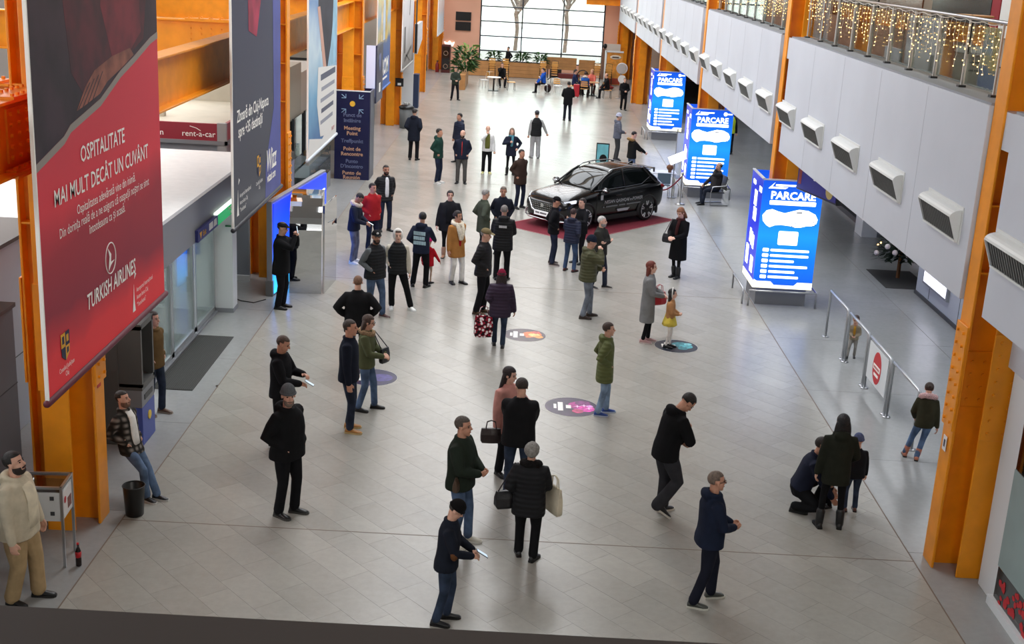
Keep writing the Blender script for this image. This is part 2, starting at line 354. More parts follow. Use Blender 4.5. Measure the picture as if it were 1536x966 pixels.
# ------------------------------------------------------------------ orange cruciform columns
def hcol(mb, cx, cy, z0, z1, D=0.86, F=0.36, T=0.035):
    d = D / 2; f = F / 2
    mb.box(cx - d + T, cx + d - T, cy - 0.012, cy + 0.012, z0, z1); mb.box(cx - 0.012, cx + 0.012, cy - d + T, cy - 0.012, z0, z1); mb.box(cx - 0.012, cx + 0.012, cy + 0.012, cy + d - T, z0, z1)
def hflanges(cx, cy, z0, z1, D=0.86, F=0.36, T=0.035):
    d = D / 2; f = F / 2
    return [(cx - d, cx - d + T, cy - f, cy + f, z0, z1), (cx + d - T, cx + d, cy - f, cy + f, z0, z1), (cx - f, cx + f, cy - d, cy - d + T, z0, z1), (cx - f, cx + f, cy + d - T, cy + d, z0, z1)]
def column(cx, cy, label, group, side, plates=True):
    t = thing('steel_column', label, 'column', (cx, cy, 0), 0, group)
    mb = MB(); hcol(mb, cx, cy, 0.0, 12.5); ob('web', mb, ORANGE, t, True)
    for f in hflanges(cx, cy, 0.0, 12.5): ob('flange', MB().box(*f), ORANGE, t, True, bevel=0.006, seg=1)
    if plates:
        d = 0.43; f = 0.18
        pm, bm = MB(), MB()
        for z0, z1 in ((1.95, 3.35),):
            pm.box(cx - d - 0.03, cx - d, cy - f - 0.015, cy + f + 0.015, z0, z1); pm.box(cx + d, cx + d + 0.03, cy - f - 0.015, cy + f + 0.015, z0, z1)
            pm.box(cx - f - 0.015, cx + f + 0.015, cy - d - 0.03, cy - d, z0, z1)
            pm.box(cx + side * 0.03, cx + side * 0.36, cy - 0.035, cy - 0.012, z0 + 0.3, z1 - 0.35)
            for k in range(8):
                zz = z0 + 0.1 + k * (z1 - z0 - 0.2) / 7
                for sgn in (-1, 1):
                    for q in (-0.1, 0.1):
                        bm.tube([(cx + sgn * (d + 0.03), cy + q, zz), (cx + sgn * (d + 0.058), cy + q, zz)], 0.022, 6, False)
                for q in (-0.1, 0.1): bm.tube([(cx + q, cy - d - 0.03, zz), (cx + q, cy - d - 0.058, zz)], 0.022, 6, False)
            for k in range(4):
                for q in (0.11, 0.27): bm.tube([(cx + side * q, cy - 0.035, z0 + 0.4 + k * 0.17), (cx + side * q, cy - 0.055, z0 + 0.4 + k * 0.17)], 0.022, 6, False)
        ob('splice_plate', pm, ORANGE, t, True, bevel=0.004, seg=1); b = ob('bolts', bm, ORANGE, t, True); b['kind'] = 'stuff'
    for zz in (4.05, 4.9, 5.75, 7.3):
        ob('stiffener', MB().box(cx - 0.4, cx + 0.4, cy - 0.17, cy + 0.17, zz - 0.012, zz + 0.012), ORANGE, t, True)
    return t
CY = (15.35, 28.6, 41.75, 54.9, 68.1, 81.2)
LXC, RXC = -5.76, 6.18
lab_l = ['orange riveted steel column behind the long red banner', 'orange steel column between navy banner and glowing blue light box', 'orange steel column rising behind the navy meeting point pillar',
         'orange steel column beside the grey bin with black lid', 'orange steel column next to the rotated grey hanging screen', 'orange steel column against the salmon end wall left of the cabinet']
lab_r = ['orange riveted steel column beside the shop glass in front', 'orange steel column rising out of the nearest glowing parking kiosk', 'orange steel column rising out of the middle glowing parking kiosk',
         'orange steel column rising out of the farthest glowing parking kiosk', 'orange steel column behind the security guard in black', 'orange steel column beside the orange ice cream stand']
for i, cy in enumerate(CY):
    column(LXC, cy, lab_l[i], 'columns under the banners', 1)
    column(RXC, cy, lab_r[i], 'columns along the balcony', -1, plates=(i != 1 and i != 2 and i != 3))
# girders along the left row and cross beams behind them
def ibeam(name, p0, p1, z0, z1, label, group, F=0.34, axis='y', bolts=()):
    x0, y0 = p0; x1, y1 = p1
    t = thing(name, label, 'beam', ((x0 + x1) / 2, (y0 + y1) / 2, z0), 0, group)
    def seg(a, b, za, zb):
        return (x0 - a, x0 + b, y0, y1, za, zb) if axis == 'y' else (x0, x1, y0 - a, y0 + b, za, zb)
    ob('web', MB().box(*seg(0.015, 0.015, z0 + 0.035, z1 - 0.035)), ORANGE, t, True)
    ob('flange', MB().box(*seg(F / 2, F / 2, z1 - 0.035, z1)), ORANGE, t, True, bevel=0.005, seg=1)
    ob('flange', MB().box(*seg(F / 2, F / 2, z0, z0 + 0.035)), ORANGE, t, True, bevel=0.005, seg=1)
    for (s0, s1) in bolts:
        pm, bm = MB(), MB()
        if axis == 'y':
            for a, za, zb in ((F / 2, z1, z1 + 0.03), (F / 2, z0 - 0.03, z0)): pm.box(x0 - a, x0 + a, s0, s1, za, zb)
            for a, za, zb in ((F / 2, z0 + 0.035, z0 + 0.06),): pm.box(x0 + 0.03, x0 + a - 0.02, s0, s1, za, zb)
            pm.box(x0 + 0.015, x0 + 0.04, s0 + 0.1, s1 - 0.1, z0 + 0.12, z1 - 0.12)
            for k in range(7):
                yy = s0 + 0.08 + k * (s1 - s0 - 0.16) / 6
                for q in (-0.12, 0.12): bm.tube([(x0 + q, yy, z1 + 0.03), (x0 + q, yy, z1 + 0.06)], 0.024, 6, False)
                bm.tube([(x0 + 0.11, yy, z0 + 0.06), (x0 + 0.11, yy, z0 + 0.09)], 0.024, 6, False)
            for k in range(4):
                for q in range(5): bm.tube([(x0 + 0.04, s0 + 0.18 + k * (s1 - s0 - 0.36) / 3, z0 + 0.18 + q * (z1 - z0 - 0.36) / 4)] + [(x0 + 0.07, s0 + 0.18 + k * (s1 - s0 - 0.36) / 3, z0 + 0.18 + q * (z1 - z0 - 0.36) / 4)], 0.024, 6, False)
        else:
            for za, zb in ((z1, z1 + 0.03),): pm.box(s0, s1, y0 - F / 2, y0 + F / 2, za, zb)
            for k in range(6):
                xx = s0 + 0.08 + k * (s1 - s0 - 0.16) / 5
                for q in (-0.12, 0.12): bm.tube([(xx, y0 + q, z1 + 0.03), (xx, y0 + q, z1 + 0.06)], 0.024, 6, False)
                for q in range(5): bm.tube([(xx, y0 - 0.015, z0 + 0.18 + q * 0.12), (xx, y0 - 0.045, z0 + 0.18 + q * 0.12)], 0.02, 6, False)
        ob('splice_plate', pm, ORANGE, t, True); b = ob('bolts', bm, ORANGE, t, True); b['kind'] = 'stuff'
    return t
gl = ['orange girder stub with rows of bolts beside the red banner', 'wide orange girder between the red banner and navy banner', 'orange girder behind the banner with the white letter',
      'orange girder behind the blue city banner', 'orange girder behind the black and white photo banner', 'orange girder near the salmon end wall']
ys = (9.0,) + CY
for i in range(6):
    ibeam('longitudinal_girder', (LXC, ys[i] + 0.44 if i else 9.0), (LXC, ys[i + 1] - 0.44), 4.9, 5.75, gl[i], 'girders of the column row', bolts=((ys[i + 1] - 1.55, ys[i + 1] - 0.5),) if i == 0 else ())
cl = ['orange cross beam left of the red banner', 'orange cross beam seen high between red and navy banners', 'orange cross beam high behind the navy banner', 'orange cross beam behind the white letter banner', 'orange cross beam behind the blue city banner']
for i in range(5):
    ibeam('cross_beam', (-13.9, CY[i]), (LXC - 0.44, CY[i]), 4.9, 5.75, cl[i], 'beams running to the shop side', axis='x', bolts=((-7.6, -6.3),))
ibeam('cross_beam', (-13.9, 35.2), (LXC - 0.1, 35.2), 6.6, 7.4, 'upper orange cross beam above the car hire booth', 'beams running to the shop side', axis='x')
ibeam('cross_beam', (3.6, 81.3), (15, 81.3), 4.5, 4.9, 'orange beam above the top right of the gable window', 'beams running to the shop side', axis='x')
# ------------------------------------------------------------------ balcony on the right: parapet panels, slab, rails
struct('balcony_slab', MB().box(5.78, 15.7, -1, 82, 5.6, 6.05), WHITE_PANEL)
def parapet(y0, y1, label):
    p = struct('balcony_panel', MB().box(5.70, 5.80, y0, y1, 3.62, 6.08), WHITE_PANEL, label, bevel=0.006)
    ob('end_beam', MB().box(5.80, 6.10, y0 + 0.01, y0 + 0.1, 3.62, 6.0), ORANGE, p)
    ob('soffit', MB().box(5.80, 9.2, y0, y1, 3.62, 3.7), WHITE_PANEL, p)
    ob('coping', MB().box(5.72, 6.25, y0, y1, 6.08, 6.11), GREY, p)
    n = max(2, int((y1 - y0) / 3)); jm = MB()
    for k in range(1, n + 1): jm.box(5.698, 5.7, y0 + (y1 - y0) * k / (n + 1) - 0.004, y0 + (y1 - y0) * k / (n + 1) + 0.004, 3.64, 6.06)
    ob('panel_joint', jm, pmat('panel_joint_grey', (165, 167, 173), 0.7), p)
    return p
PAN = [(7.5, 14.72), (15.55, 27.8), (28.9, 41.0), (42.2, 54.2), (55.3, 67.4), (68.6, 80.8)]
for k, (a, b) in enumerate(PAN): parapet(a, b, 'grey white balcony front panel with ventilation hoods')
VENTM = pmat('vent_hood_white', (214, 215, 212), 0.45); LOUV = pmat('louver_dark', (70, 70, 68), 0.5)
# vent hoods
def vent(y, label):
    t = thing('ventilation_hood', label, 'vent', (5.70, y, 4.4), 0, 'air vents on the balcony front')
    top = [(0, 0.36)] + [(-0.15 * math.sin(k / 5 * math.pi / 2) - 0.01, 0.24 + 0.11 * math.cos(k / 5 * math.pi / 2)) for k in range(6)]
    top = [(px, pz * 0.85) for px, pz in top]; hood_m = MB(); nt_ = len(top)
    hood_m.add([(px, yy, pz) for yy in (-0.68, 0.68) for px, pz in top], [(k, k + 1, nt_ + k + 1, nt_ + k) for k in range(nt_ - 1)]); ob('hood', hood_m, VENTM, t)
    ob('back_plate', MB().box(-0.012, 0, -0.73, 0.73, -0.14, 0.34), VENTM, t)
    for sgn in (-1, 1):
        ck = [(0, -0.11), (-0.045, -0.11)] + top[::-1]
        ob('cheek', MB().loft([[(px, sgn * 0.68 + d, pz) for px, pz in ck] for d in (-0.01, 0.01)]), VENTM, t)
    ob('grille', MB().add([(-0.03, -0.67, -0.10), (-0.03, 0.67, -0.10), (-0.135, 0.67, 0.2), (-0.135, -0.67, 0.2)], [(0, 1, 2, 3), (3, 2, 1, 0)]), LOUV, t)
    mb = MB()
    for q in np.linspace(-0.62, 0.62, 16): mb.box(-0.002, 0.002, q - 0.004, q + 0.004, 0, 0.31)
    mb.xform(Matrix.Translation((-0.04, 0, -0.10)) @ Matrix.Rotation(-math.atan2(0.105, 0.30), 4, 'Y')); ob('louver', mb, pmat('louver_pale', (150, 150, 146), 0.5), t)
    ob('sill_strip', MB().box(-0.05, 0, -0.68, 0.68, -0.125, -0.10), VENTM, t)
    return t
ORDN = ['nearest'] + [w + ' nearest' for w in 'second third fourth fifth sixth seventh eighth ninth tenth eleventh twelfth thirteenth fourteenth fifteenth sixteenth seventeenth eighteenth nineteenth twentieth twenty-first twenty-second twenty-third twenty-fourth twenty-fifth twenty-sixth'.split()]
VY = [13.93 + 2.655 * i for i in range(25)]
for i, y in enumerate(VY):
    vent(y, 'white ventilation hood on the balcony front, %s to the viewer' % ORDN[i])
# glass balustrade with icicle lights
RAILG = glass_mat('balustrade_glass', (225, 235, 232), 0.04)
BULB = pmat('warm_fairy_bulb', (255, 214, 140), 0.4, emit=(255, 205, 120), estr=5.0)
WIRE = pmat('white_wire', (210, 205, 195), 0.6)
def balustrade(y0, y1, label, llabel):
    t = thing('balustrade', label, 'railing', (6.0, (y0 + y1) / 2, 6.08), 0, 'glass balustrades of the balcony')
    n = int(round((y1 - y0) / 1.29)); ysr = np.linspace(y0, y1, n + 1)
    for y in ysr:
        pst = ob('post', MB().box(5.988, 6.012, y - 0.018, y + 0.018, 6.11, 7.02), pmat('rail_post_pale', (196, 194, 190), 0.35, metal=0.3), t, True)
        ob('foot', MB().box(5.95, 6.05, y - 0.05, y + 0.05, 6.11, 6.14), DGREY, pst, False)
    for a, b in zip(ysr[:-1], ysr[1:]): ob('glass_panel', MB().box(6.02, 6.03, a + 0.05, b - 0.05, 6.16, 6.96), RAILG, t, True)
    ob('handrail', MB().tube([(6.0, y0 - 0.3, 7.04), (6.0, y1 + 0.3, 7.04)], 0.024, 8), STEEL, t, True, smooth=True)
    s = thing('string_lights', llabel, 'lights', (5.96, (y0 + y1) / 2, 7.0), 0, 'icicle lights hung on the balustrade')
    wm, bm = MB(), MB(); y = y0
    pts = [(5.955, yy, 7.02 - 0.03 * abs(math.sin((yy - y0) * math.pi / 0.65))) for yy in np.arange(y0, y1, 0.1)]
    wm.tube(pts, 0.006, 4, False)
    rg = random.Random(int(y0))
    while y < y1:
        L = rg.choice((0.22, 0.34, 0.46, 0.6)); z = 7.0; yy = y; p = [(5.955, y, z)]
        while z > 7.0 - L:
            z -= rg.uniform(0.05, 0.11); yy = y + rg.uniform(-0.05, 0.05); p.append((5.955, yy, z))
            if rg.random() < 0.8: bm.ell((5.945, yy + rg.uniform(-0.03, 0.03), z), (0.008, rg.uniform(0.008, 0.018), 0.008), None, 5, 4)
        wm.tube(p, 0.003, 3, False); y += 0.19
    ob('wire', wm, WIRE, s, True); o = ob('bulbs', bm, BULB, s, True); o['kind'] = 'stuff'
balustrade(16.3, 27.6, 'glass balustrade with steel posts on the nearer balcony bay', 'warm icicle lights on the nearer balcony balustrade')
balustrade(29.2, 40.8, 'glass balustrade with steel posts on the second balcony bay', 'warm icicle lights on the second balcony balustrade')
balustrade(42.4, 54.0, 'glass balustrade on the third balcony bay', 'warm icicle lights on the third balcony balustrade')
# ------------------------------------------------------------------ hanging banners in the left column row
LETTER = pmat('white_print', (250, 247, 240), 0.7)
def banner(name, y0, y1, z0, z1, mat, label, x=-5.2, back=None):
    t = thing(name, label, 'banner', (x, (y0 + y1) / 2, z0), 0, 'banners hung between the columns')
    rows, cols = 14, 20; vs = []
    for s in (0, 1):
        for i in range(rows + 1):
            for j in range(cols + 1):
                y = y0 + (y1 - y0) * j / cols; z = z0 + (z1 - z0) * i / rows
                vs.append((x + s * -0.012 + 0.0, y, z))
    n = (rows + 1) * (cols + 1); fs = []
    for i in range(rows):
        for j in range(cols):
            a = i * (cols + 1) + j; fs.append((a, a + 1, a + cols + 2, a + cols + 1)); fs.append((n + a + cols + 1, n + a + cols + 2, n + a + 1, n + a))
    for j in range(cols):
        fs.append((j, n + j, n + j + 1, j + 1)); a = rows * (cols + 1) + j; fs.append((a + 1, n + a + 1, n + a, a))
    for i in range(rows):
        a = i * (cols + 1); fs.append((a, a + cols + 1, n + a + cols + 1, n + a)); a += cols; fs.append((a + cols + 1, a, n + a, n + a + cols + 1))
    ob('sheet', MB().add(vs, fs), mat, t, True, smooth=False)
    ob('edge_hem', MB().box(x - 0.02, x + 0.02, y0 - 0.03, y0, z0, z1), LETTER, t, True)
    ob('bottom_rod', MB().tube([(x, y0 - 0.03, z0), (x, y1 + 0.05, z0)], 0.045, 10), pmat('rod_sleeve_' + name, back or (120, 40, 55), 0.6), t, True, smooth=True)
    return t
def bplate(parent, name, pts, mat, x=-5.165, d=0.004):
    """flat printed shape given as (y, z) points, counter-clockwise seen from the hall"""
    x = -5.2 + (x + 5.2) * 0.2; d = 0.002
    return ob(name, MB().prism(pts, 'x', x - d, x), mat, parent, True)
def btext(parent, body, y, z, size, mat=LETTER, x=-5.16, sx=1.0, **kw):
    kw.setdefault('depth', 0.0); x = -5.2 + (x + 5.2) * 0.2 + 0.001
    return text('lettering', body, size, frame((x, y, z), (0, 1, 0), (0, 0, 1)), mat, parent, sx, **kw)
def grad_mat(key, stops, z0, z1, noise=0.0, nscale=1.2, rough=0.6):
    """printed colour that changes along the height of a banner (a print, not light)"""
    m = bpy.data.materials.new(key); m.use_nodes = True; nt = m.node_tree; b = nt.nodes['Principled BSDF']; b.inputs['Roughness'].default_value = rough
    g = nt.nodes.new('ShaderNodeNewGeometry'); sx = nt.nodes.new('ShaderNodeSeparateXYZ'); nt.links.new(g.outputs['Position'], sx.inputs[0])
    mr = nt.nodes.new('ShaderNodeMapRange'); mr.inputs[1].default_value = z0; mr.inputs[2].default_value = z1; nt.links.new(sx.outputs[2], mr.inputs[0])
    fac = mr.outputs[0]
    if noise:
        n = nt.nodes.new('ShaderNodeTexNoise'); n.inputs['Scale'].default_value = nscale; nt.links.new(g.outputs['Position'], n.inputs['Vector'])
        q = nt.nodes.new('ShaderNodeMath'); q.operation = 'MULTIPLY_ADD'; q.inputs[1].default_value = noise; nt.links.new(n.outputs['Fac'], q.inputs[0])
        s2 = nt.nodes.new('ShaderNodeMath'); s2.operation = 'SUBTRACT'; s2.inputs[1].default_value = noise / 2; nt.links.new(fac, s2.inputs[0]); nt.links.new(s2.outputs[0], q.inputs[2]); fac = q.outputs[0]
    cr = nt.nodes.new('ShaderNodeValToRGB'); nt.links.new(fac, cr.inputs[0]); e = cr.color_ramp.elements
    e[0].position, e[0].color = stops[0][0], (*srgb(stops[0][1]), 1); e[1].position, e[1].color = stops[-1][0], (*srgb(stops[-1][1]), 1)
    for p, c in stops[1:-1]: k = e.new(p); k.color = (*srgb(c), 1)
    nt.links.new(cr.outputs[0], b.inputs['Base Color']); MATS[key] = m
    return m
# red airline banner
red = grad_mat('red_banner_print', [(0, (244, 54, 60)), (0.14, (236, 52, 60)), (0.3, (150, 38, 58)), (0.55, (168, 40, 56)), (0.75, (226, 54, 68)), (1, (216, 54, 70))], 2.42, 5.3, 0.25, 0.8)
b1 = banner('airline_banner', 13.27, 17.97, 2.42, 9.0, red, 'long red airline hospitality banner beside the nearest column', back=(96, 26, 44))
top = [(13.29, 5.13), (14.17, 5.32), (14.39, 5.42), (15.46, 5.60), (16.28, 5.87), (16.85, 6.0), (17.63, 6.2), (17.96, 6.25)]
DK = pmat('photo_dark', (34, 24, 32), 0.6, noise=1, nscale=1.6, col2=(58, 40, 50)); MAR = pmat('photo_maroon', (96, 30, 40), 0.6, noise=1, nscale=2.2, col2=(62, 24, 32)); SKINP = pmat('photo_skin', (158, 96, 76), 0.6, noise=1, nscale=4, col2=(112, 66, 54))
bplate(b1, 'photo_print', top + [(17.96, 9.0), (13.29, 9.0)], DK, -5.178)
bplate(b1, 'photo_garment', [(14.5, 6.0), (15.0, 5.62), (16.2, 5.92), (17.3, 6.2), (17.5, 6.8), (17.3, 9.0), (14.6, 9.0), (14.3, 7.0)], MAR, -5.172)
bplate(b1, 'photo_garment', [(16.0, 6.0), (16.7, 6.08), (17.2, 6.3), (16.9, 9.0), (15.9, 9.0), (15.6, 6.7)], pmat('photo_red', (130, 38, 50), 0.6, noise=1, nscale=2, col2=(92, 28, 38)), -5.169)
bplate(b1, 'photo_hand', [(14.62, 5.55), (14.9, 5.58), (15.45, 5.66), (15.75, 5.78), (16.35, 5.9), (16.85, 6.02), (16.7, 6.12), (15.95, 6.07), (15.3, 5.96), (14.95, 5.8)], SKINP, -5.166)
for k in range(4):
    y = 14.66 + 0.16 * k; bplate(b1, 'photo_finger_gap', [(y, 5.56 + 0.012 * k), (y + 0.03, 5.56 + 0.012 * k), (y + 0.46, 5.83 + 0.03 * k), (y + 0.43, 5.83 + 0.03 * k)], DK, -5.163)
st = top; bplate(b1, 'grey_stripe', [(y, z - 0.09) for y, z in st] + [(y, z) for y, z in st[::-1]], pmat('stripe_taupe', (150, 142, 134), 0.6), -5.160)
btext(b1, 'OSPITALITATE', 15.5, 5.02, 0.275, bold=0.003, sx=0.95)
btext(b1, 'MAI MULT DECÂT UN CUVÂNT', 15.55, 4.66, 0.275, bold=0.003, sx=0.92)
btext(b1, 'Ospitalitatea adevărată vine din inimă.', 15.6, 4.40, 0.165, sx=0.88)
btext(b1, 'Din dorința reală de a ne asigura că oaspeții noștri se simt', 15.6, 4.24, 0.165, sx=0.88)
btext(b1, 'întotdeauna ca și acasă.', 15.55, 4.08, 0.165, sx=0.88)
mb = MB(); 
for a in range(28):
    t0, t1 = a * 2 * math.pi / 28, (a + 1) * 2 * math.pi / 28
    mb.tube([(-5.196, 15.6 + 0.20 * math.cos(t0), 3.55 + 0.2 * math.sin(t0)), (-5.196, 15.6 + 0.20 * math.cos(t1), 3.55 + 0.2 * math.sin(t1))], 0.008, 5, False)
ob('logo_ring', mb, LETTER, b1, True)
bplate(b1, 'logo_bird', [(15.50, 3.40), (15.60, 3.46), (15.74, 3.50), (15.60, 3.50), (15.62, 3.60), (15.50, 3.70), (15.55, 3.58)], LETTER, -5.162)
btext(b1, 'TURKISH AIRLINES', 15.62, 3.2, 0.28, bold=0.004, sx=0.84, shear=0.12)
def tower_logo(par, y, z, s=1.0):
    bplate(par, 'logo_tower', [(y, z), (y + 0.14 * s, z), (y + 0.10 * s, z + 0.16 * s), (y + 0.09 * s, z + 0.42 * s), (y + 0.05 * s, z + 0.2 * s)], LETTER, -5.162)
    bplate(par, 'logo_plane', [(y + 0.12 * s, z + 0.5 * s), (y + 0.22 * s, z + 0.56 * s), (y + 0.16 * s, z + 0.6 * s)], LETTER, -5.162)
    for k, tx in enumerate(('Aeroportul Internațional', 'Avram Iancu Cluj', '"Transilvania"')): btext(par, tx, y + 0.2 * s, z + (0.30 - 0.12 * k) * s, 0.1 * s, align='LEFT', sx=0.85)
tower_logo(b1, 16.42, 2.58, 0.9)
YEL = pmat('crest_gold', (222, 164, 40), 0.6); NVP = pmat('crest_navy', (26, 30, 64), 0.6)
def crest(par, y, z, s=1.0):
    q = [[(0, 0.2), (0.16, 0.2), (0.16, 0.4), (0, 0.4)], [(0.16, 0.2), (0.32, 0.2), (0.32, 0.4), (0.16, 0.4)], [(0, 0.2), (0.02, 0.08), (0.16, 0), (0.16, 0.2)], [(0.16, 0), (0.30, 0.08), (0.32, 0.2), (0.16, 0.2)]]
    for k, p in enumerate(q): bplate(par, 'crest_quarter', [(y + a * s, z + c * s) for a, c in p], (YEL, NVP, NVP, YEL)[k], -5.162)
    bplate(par, 'crest_mark', [(y + 0.04 * s, z + 0.25 * s), (y + 0.12 * s, z + 0.25 * s), (y + 0.12 * s, z + 0.36 * s), (y + 0.04 * s, z + 0.36 * s)], NVP, -5.158)
    bplate(par, 'crest_mark', [(y + 0.20 * s, z + 0.08 * s), (y + 0.27 * s, z + 0.10 * s), (y + 0.27 * s, z + 0.17 * s), (y + 0.20 * s, z + 0.17 * s)], NVP, -5.158)
    bplate(par, 'crest_mark', [(y + 0.20 * s, z + 0.25 * s), (y + 0.28 * s, z + 0.25 * s), (y + 0.28 * s, z + 0.35 * s), (y + 0.20 * s, z + 0.35 * s)], YEL, -5.158)
    btext(par, 'Consiliul Județean', y + 0.17 * s, z - 0.09 * s, 0.1 * s, sx=0.8); btext(par, 'Cluj', y + 0.17 * s, z - 0.19 * s, 0.1 * s, sx=0.8)
crest(b1, 13.74, 2.74, 0.85)
# navy low-cost carrier banner
nv = grad_mat('navy_banner_print', [(0, (66, 68, 74)), (0.5, (70, 72, 84)), (1, (54, 56, 76))], 2.4, 6.6, 0.3, 0.6)
b2 = banner('navy_flight_banner', 22.46, 27.0, 2.4, 9.0, nv, 'dark navy flights banner hanging over the glass entrance', back=(40, 40, 46))
VIO = pmat('banner_violet', (82, 88, 150), 0.6, noise=0.12, nscale=1.5)
bplate(b2, 'violet_edge', [(25.35, 2.44), (26.97, 2.44), (26.97, 9.0), (26.1, 9.0), (26.25, 4.2), (25.4, 3.1)], VIO, -5.180)
bplate(b2, 'red_glow_print', [(23.9, 5.9), (24.6, 5.75), (25.0, 6.4), (24.7, 9.0), (23.7, 9.0)], pmat('banner_crimson', (150, 40, 66), 0.6, noise=0.3, nscale=2), -5.178)
btext(b2, 'Zboară din Cluj-Napoca', 24.25, 4.42, 0.31, bold=0.005, sx=0.92)
btext(b2, 'spre +35 destinații', 24.0, 4.13, 0.31, bold=0.005, sx=0.92)
tower_logo(b2, 22.75, 2.6, 1.15); crest(b2, 24.55, 3.0, 1.1)
btext(b2, 'Wizz', 25.95, 3.16, 0.62, bold=0.012, sx=0.78, shear=0.15); btext(b2, 'wizzair.com', 25.95, 2.82, 0.24, bold=0.008, sx=0.75)
# photo banner with a large letter
ph = grad_mat('blue_grey_photo_print', [(0, (60, 96, 150)), (0.3, (120, 170, 200)), (0.55, (196, 214, 222)), (0.8, (120, 150, 190)), (1, (200, 214, 228))], 2.4, 7.2, 0.35, 0.9)
b3 = banner('letter_banner', 30.4, 35.05, 2.4, 9.0, ph, 'photo banner with a white letter above the meeting point pillar', back=(190, 196, 204))
bplate(b3, 'dark_suit_print', [(31.5, 9.0), (31.9, 6.0), (32.4, 4.9), (33.3, 4.3), (34.0, 5.0), (34.6, 6.2), (34.6, 9.0)], pmat('suit_charcoal', (48, 48, 58), 0.6, noise=0.2, nscale=2), -5.180)
bplate(b3, 'arm_print', [(31.75, 6.0), (32.15, 6.0), (33.25, 4.35), (32.8, 4.3)], pmat('arm_skin_print', (206, 160, 140), 0.6), -5.176)
bplate(b3, 'light_coat_print', [(33.6, 4.4), (35.03, 4.4), (35.03, 7.2), (34.5, 7.0), (34.2, 5.4)], pmat('coat_pale_blue', (150, 190, 210), 0.6, noise=0.2, nscale=1.5), -5.178)
PAPER = pmat('letter_paper', (224, 222, 216), 0.7)
bplate(b3, 'letter_print', [(32.3, 2.72), (35.03, 2.48), (35.03, 4.3), (31.9, 4.52), (31.75, 3.6)], PAPER, -5.172)
bplate(b3, 'paper_corner', [(30.45, 2.44), (35.0, 2.44), (35.0, 3.0), (32.6, 2.62), (30.6, 2.9)], PAPER, -5.176)
GT = pmat('grey_print', (92, 96, 112), 0.7)
for k, (tx, sz) in enumerate((('Frasesti restu', 0.26), ('Zbor cu TAROM spre', 0.17), ('pentru momentele', 0.17), ('Emoția întoarcerii acasă', 0.19), ('începe la bord', 0.17))):
    bplate(b3, 'text_line', [(32.3 + 0.12 * (k % 2), 4.14 - 0.28 * k), (34.75 - 0.1 * k, 4.14 - 0.28 * k), (34.75 - 0.1 * k, 4.14 - 0.28 * k + sz * 0.6), (32.3 + 0.12 * (k % 2), 4.14 - 0.28 * k + sz * 0.6)], GT if k in (0, 3) else pmat('grey_print_pale', (150, 152, 162), 0.7), -5.166)
btext(b3, 'TAROM', 34.4, 2.66, 0.16, pmat('red_print', (190, 50, 50), 0.6), -5.166)
# city banner
ct = grad_mat('city_photo_print', [(0, (66, 104, 172)), (0.25, (58, 88, 150)), (0.42, (90, 110, 150)), (0.5, (206, 186, 120)), (0.62, (150, 176, 200)), (0.8, (214, 204, 150)), (1, (130, 160, 204))], 2.44, 6.4, 0.22, 1.3)
b4 = banner('city_banner', 44.45, 48.75, 2.44, 9.0, ct, 'blue city view banner with white capitals behind the pillar', back=(70, 100, 160))
btext(b4, 'TAROM', 46.5, 3.2, 0.8, bold=0.03, sx=1.2); bplate(b4, 'text_line', [(45.2, 2.76), (47.8, 2.76), (47.8, 2.84), (45.2, 2.84)], LETTER, -5.16)
for k, c in enumerate(((216, 196, 150), (196, 210, 226), (206, 176, 96))): bplate(b4, 'house_print', [(45.6 + k * 0.7, 4.2), (46.2 + k * 0.7, 4.2), (46.2 + k * 0.7, 5.6 + 0.4 * k), (45.6 + k * 0.7, 5.6 + 0.4 * k)], pmat('house_print_%d' % k, c, 0.6, noise=0.2, nscale=3), -5.175)
# black and white photo banner
bw = grad_mat('pale_photo_print', [(0, (110, 104, 100)), (0.15, (150, 145, 140)), (0.5, (206, 202, 204)), (1, (226, 222, 226))], 2.45, 6.0, 0.3, 1.0)
b5 = banner('pale_photo_banner', 53.4, 58.6, 2.45, 9.0, bw, 'pale photo banner with a wooden bench past the second pillar', back=(150, 146, 140))
for pts in ([(54.4, 3.1), (54.9, 3.1), (54.8, 4.2), (54.3, 4.2)], [(54.6, 2.7), (57.6, 3.1), (57.6, 3.25), (54.6, 2.9)], [(55.0, 3.0), (55.4, 3.0), (57.2, 2.6), (56.8, 2.6)], [(56.4, 4.6), (56.6, 4.6), (56.9, 5.5), (56.7, 5.6)]):
    bplate(b5, 'bench_print', pts, pmat('print_dark_grey', (72, 66, 62), 0.6), -5.172)
b6 = banner('far_banner', 74.2, 79.6, 2.55, 9.0, grad_mat('far_photo_print', [(0, (210, 210, 216)), (0.3, (190, 196, 206)), (0.5, (216, 190, 186)), (1, (226, 224, 226))], 2.5, 5.5, 0.5, 1.2), 'white patterned banner near the salmon end wall', back=(180, 180, 180))
# grey information screen turned to the hall by the bench banner
t = thing('hanging_screen', 'grey hanging screen with slanted lower edge beside pale banner', 'screen', (-4.7, 58.8, 2.6))
ob('housing', MB().prism([(58.7, 2.75), (61.2, 3.25), (61.2, 4.1), (58.7, 4.1)], 'x', -5.15, -5.0), pmat('screen_pale_grey', (196, 192, 196), 0.5), t, True)
ob('bracket', MB().box(-5.12, -5.02, 58.55, 58.7, 2.8, 4.1), BLACK, t, True); ob('hanger', MB().tube([(-5.07, 58.62, 4.1), (-5.07, 58.62, 12.6)], 0.03, 8), DGREY, t, True)
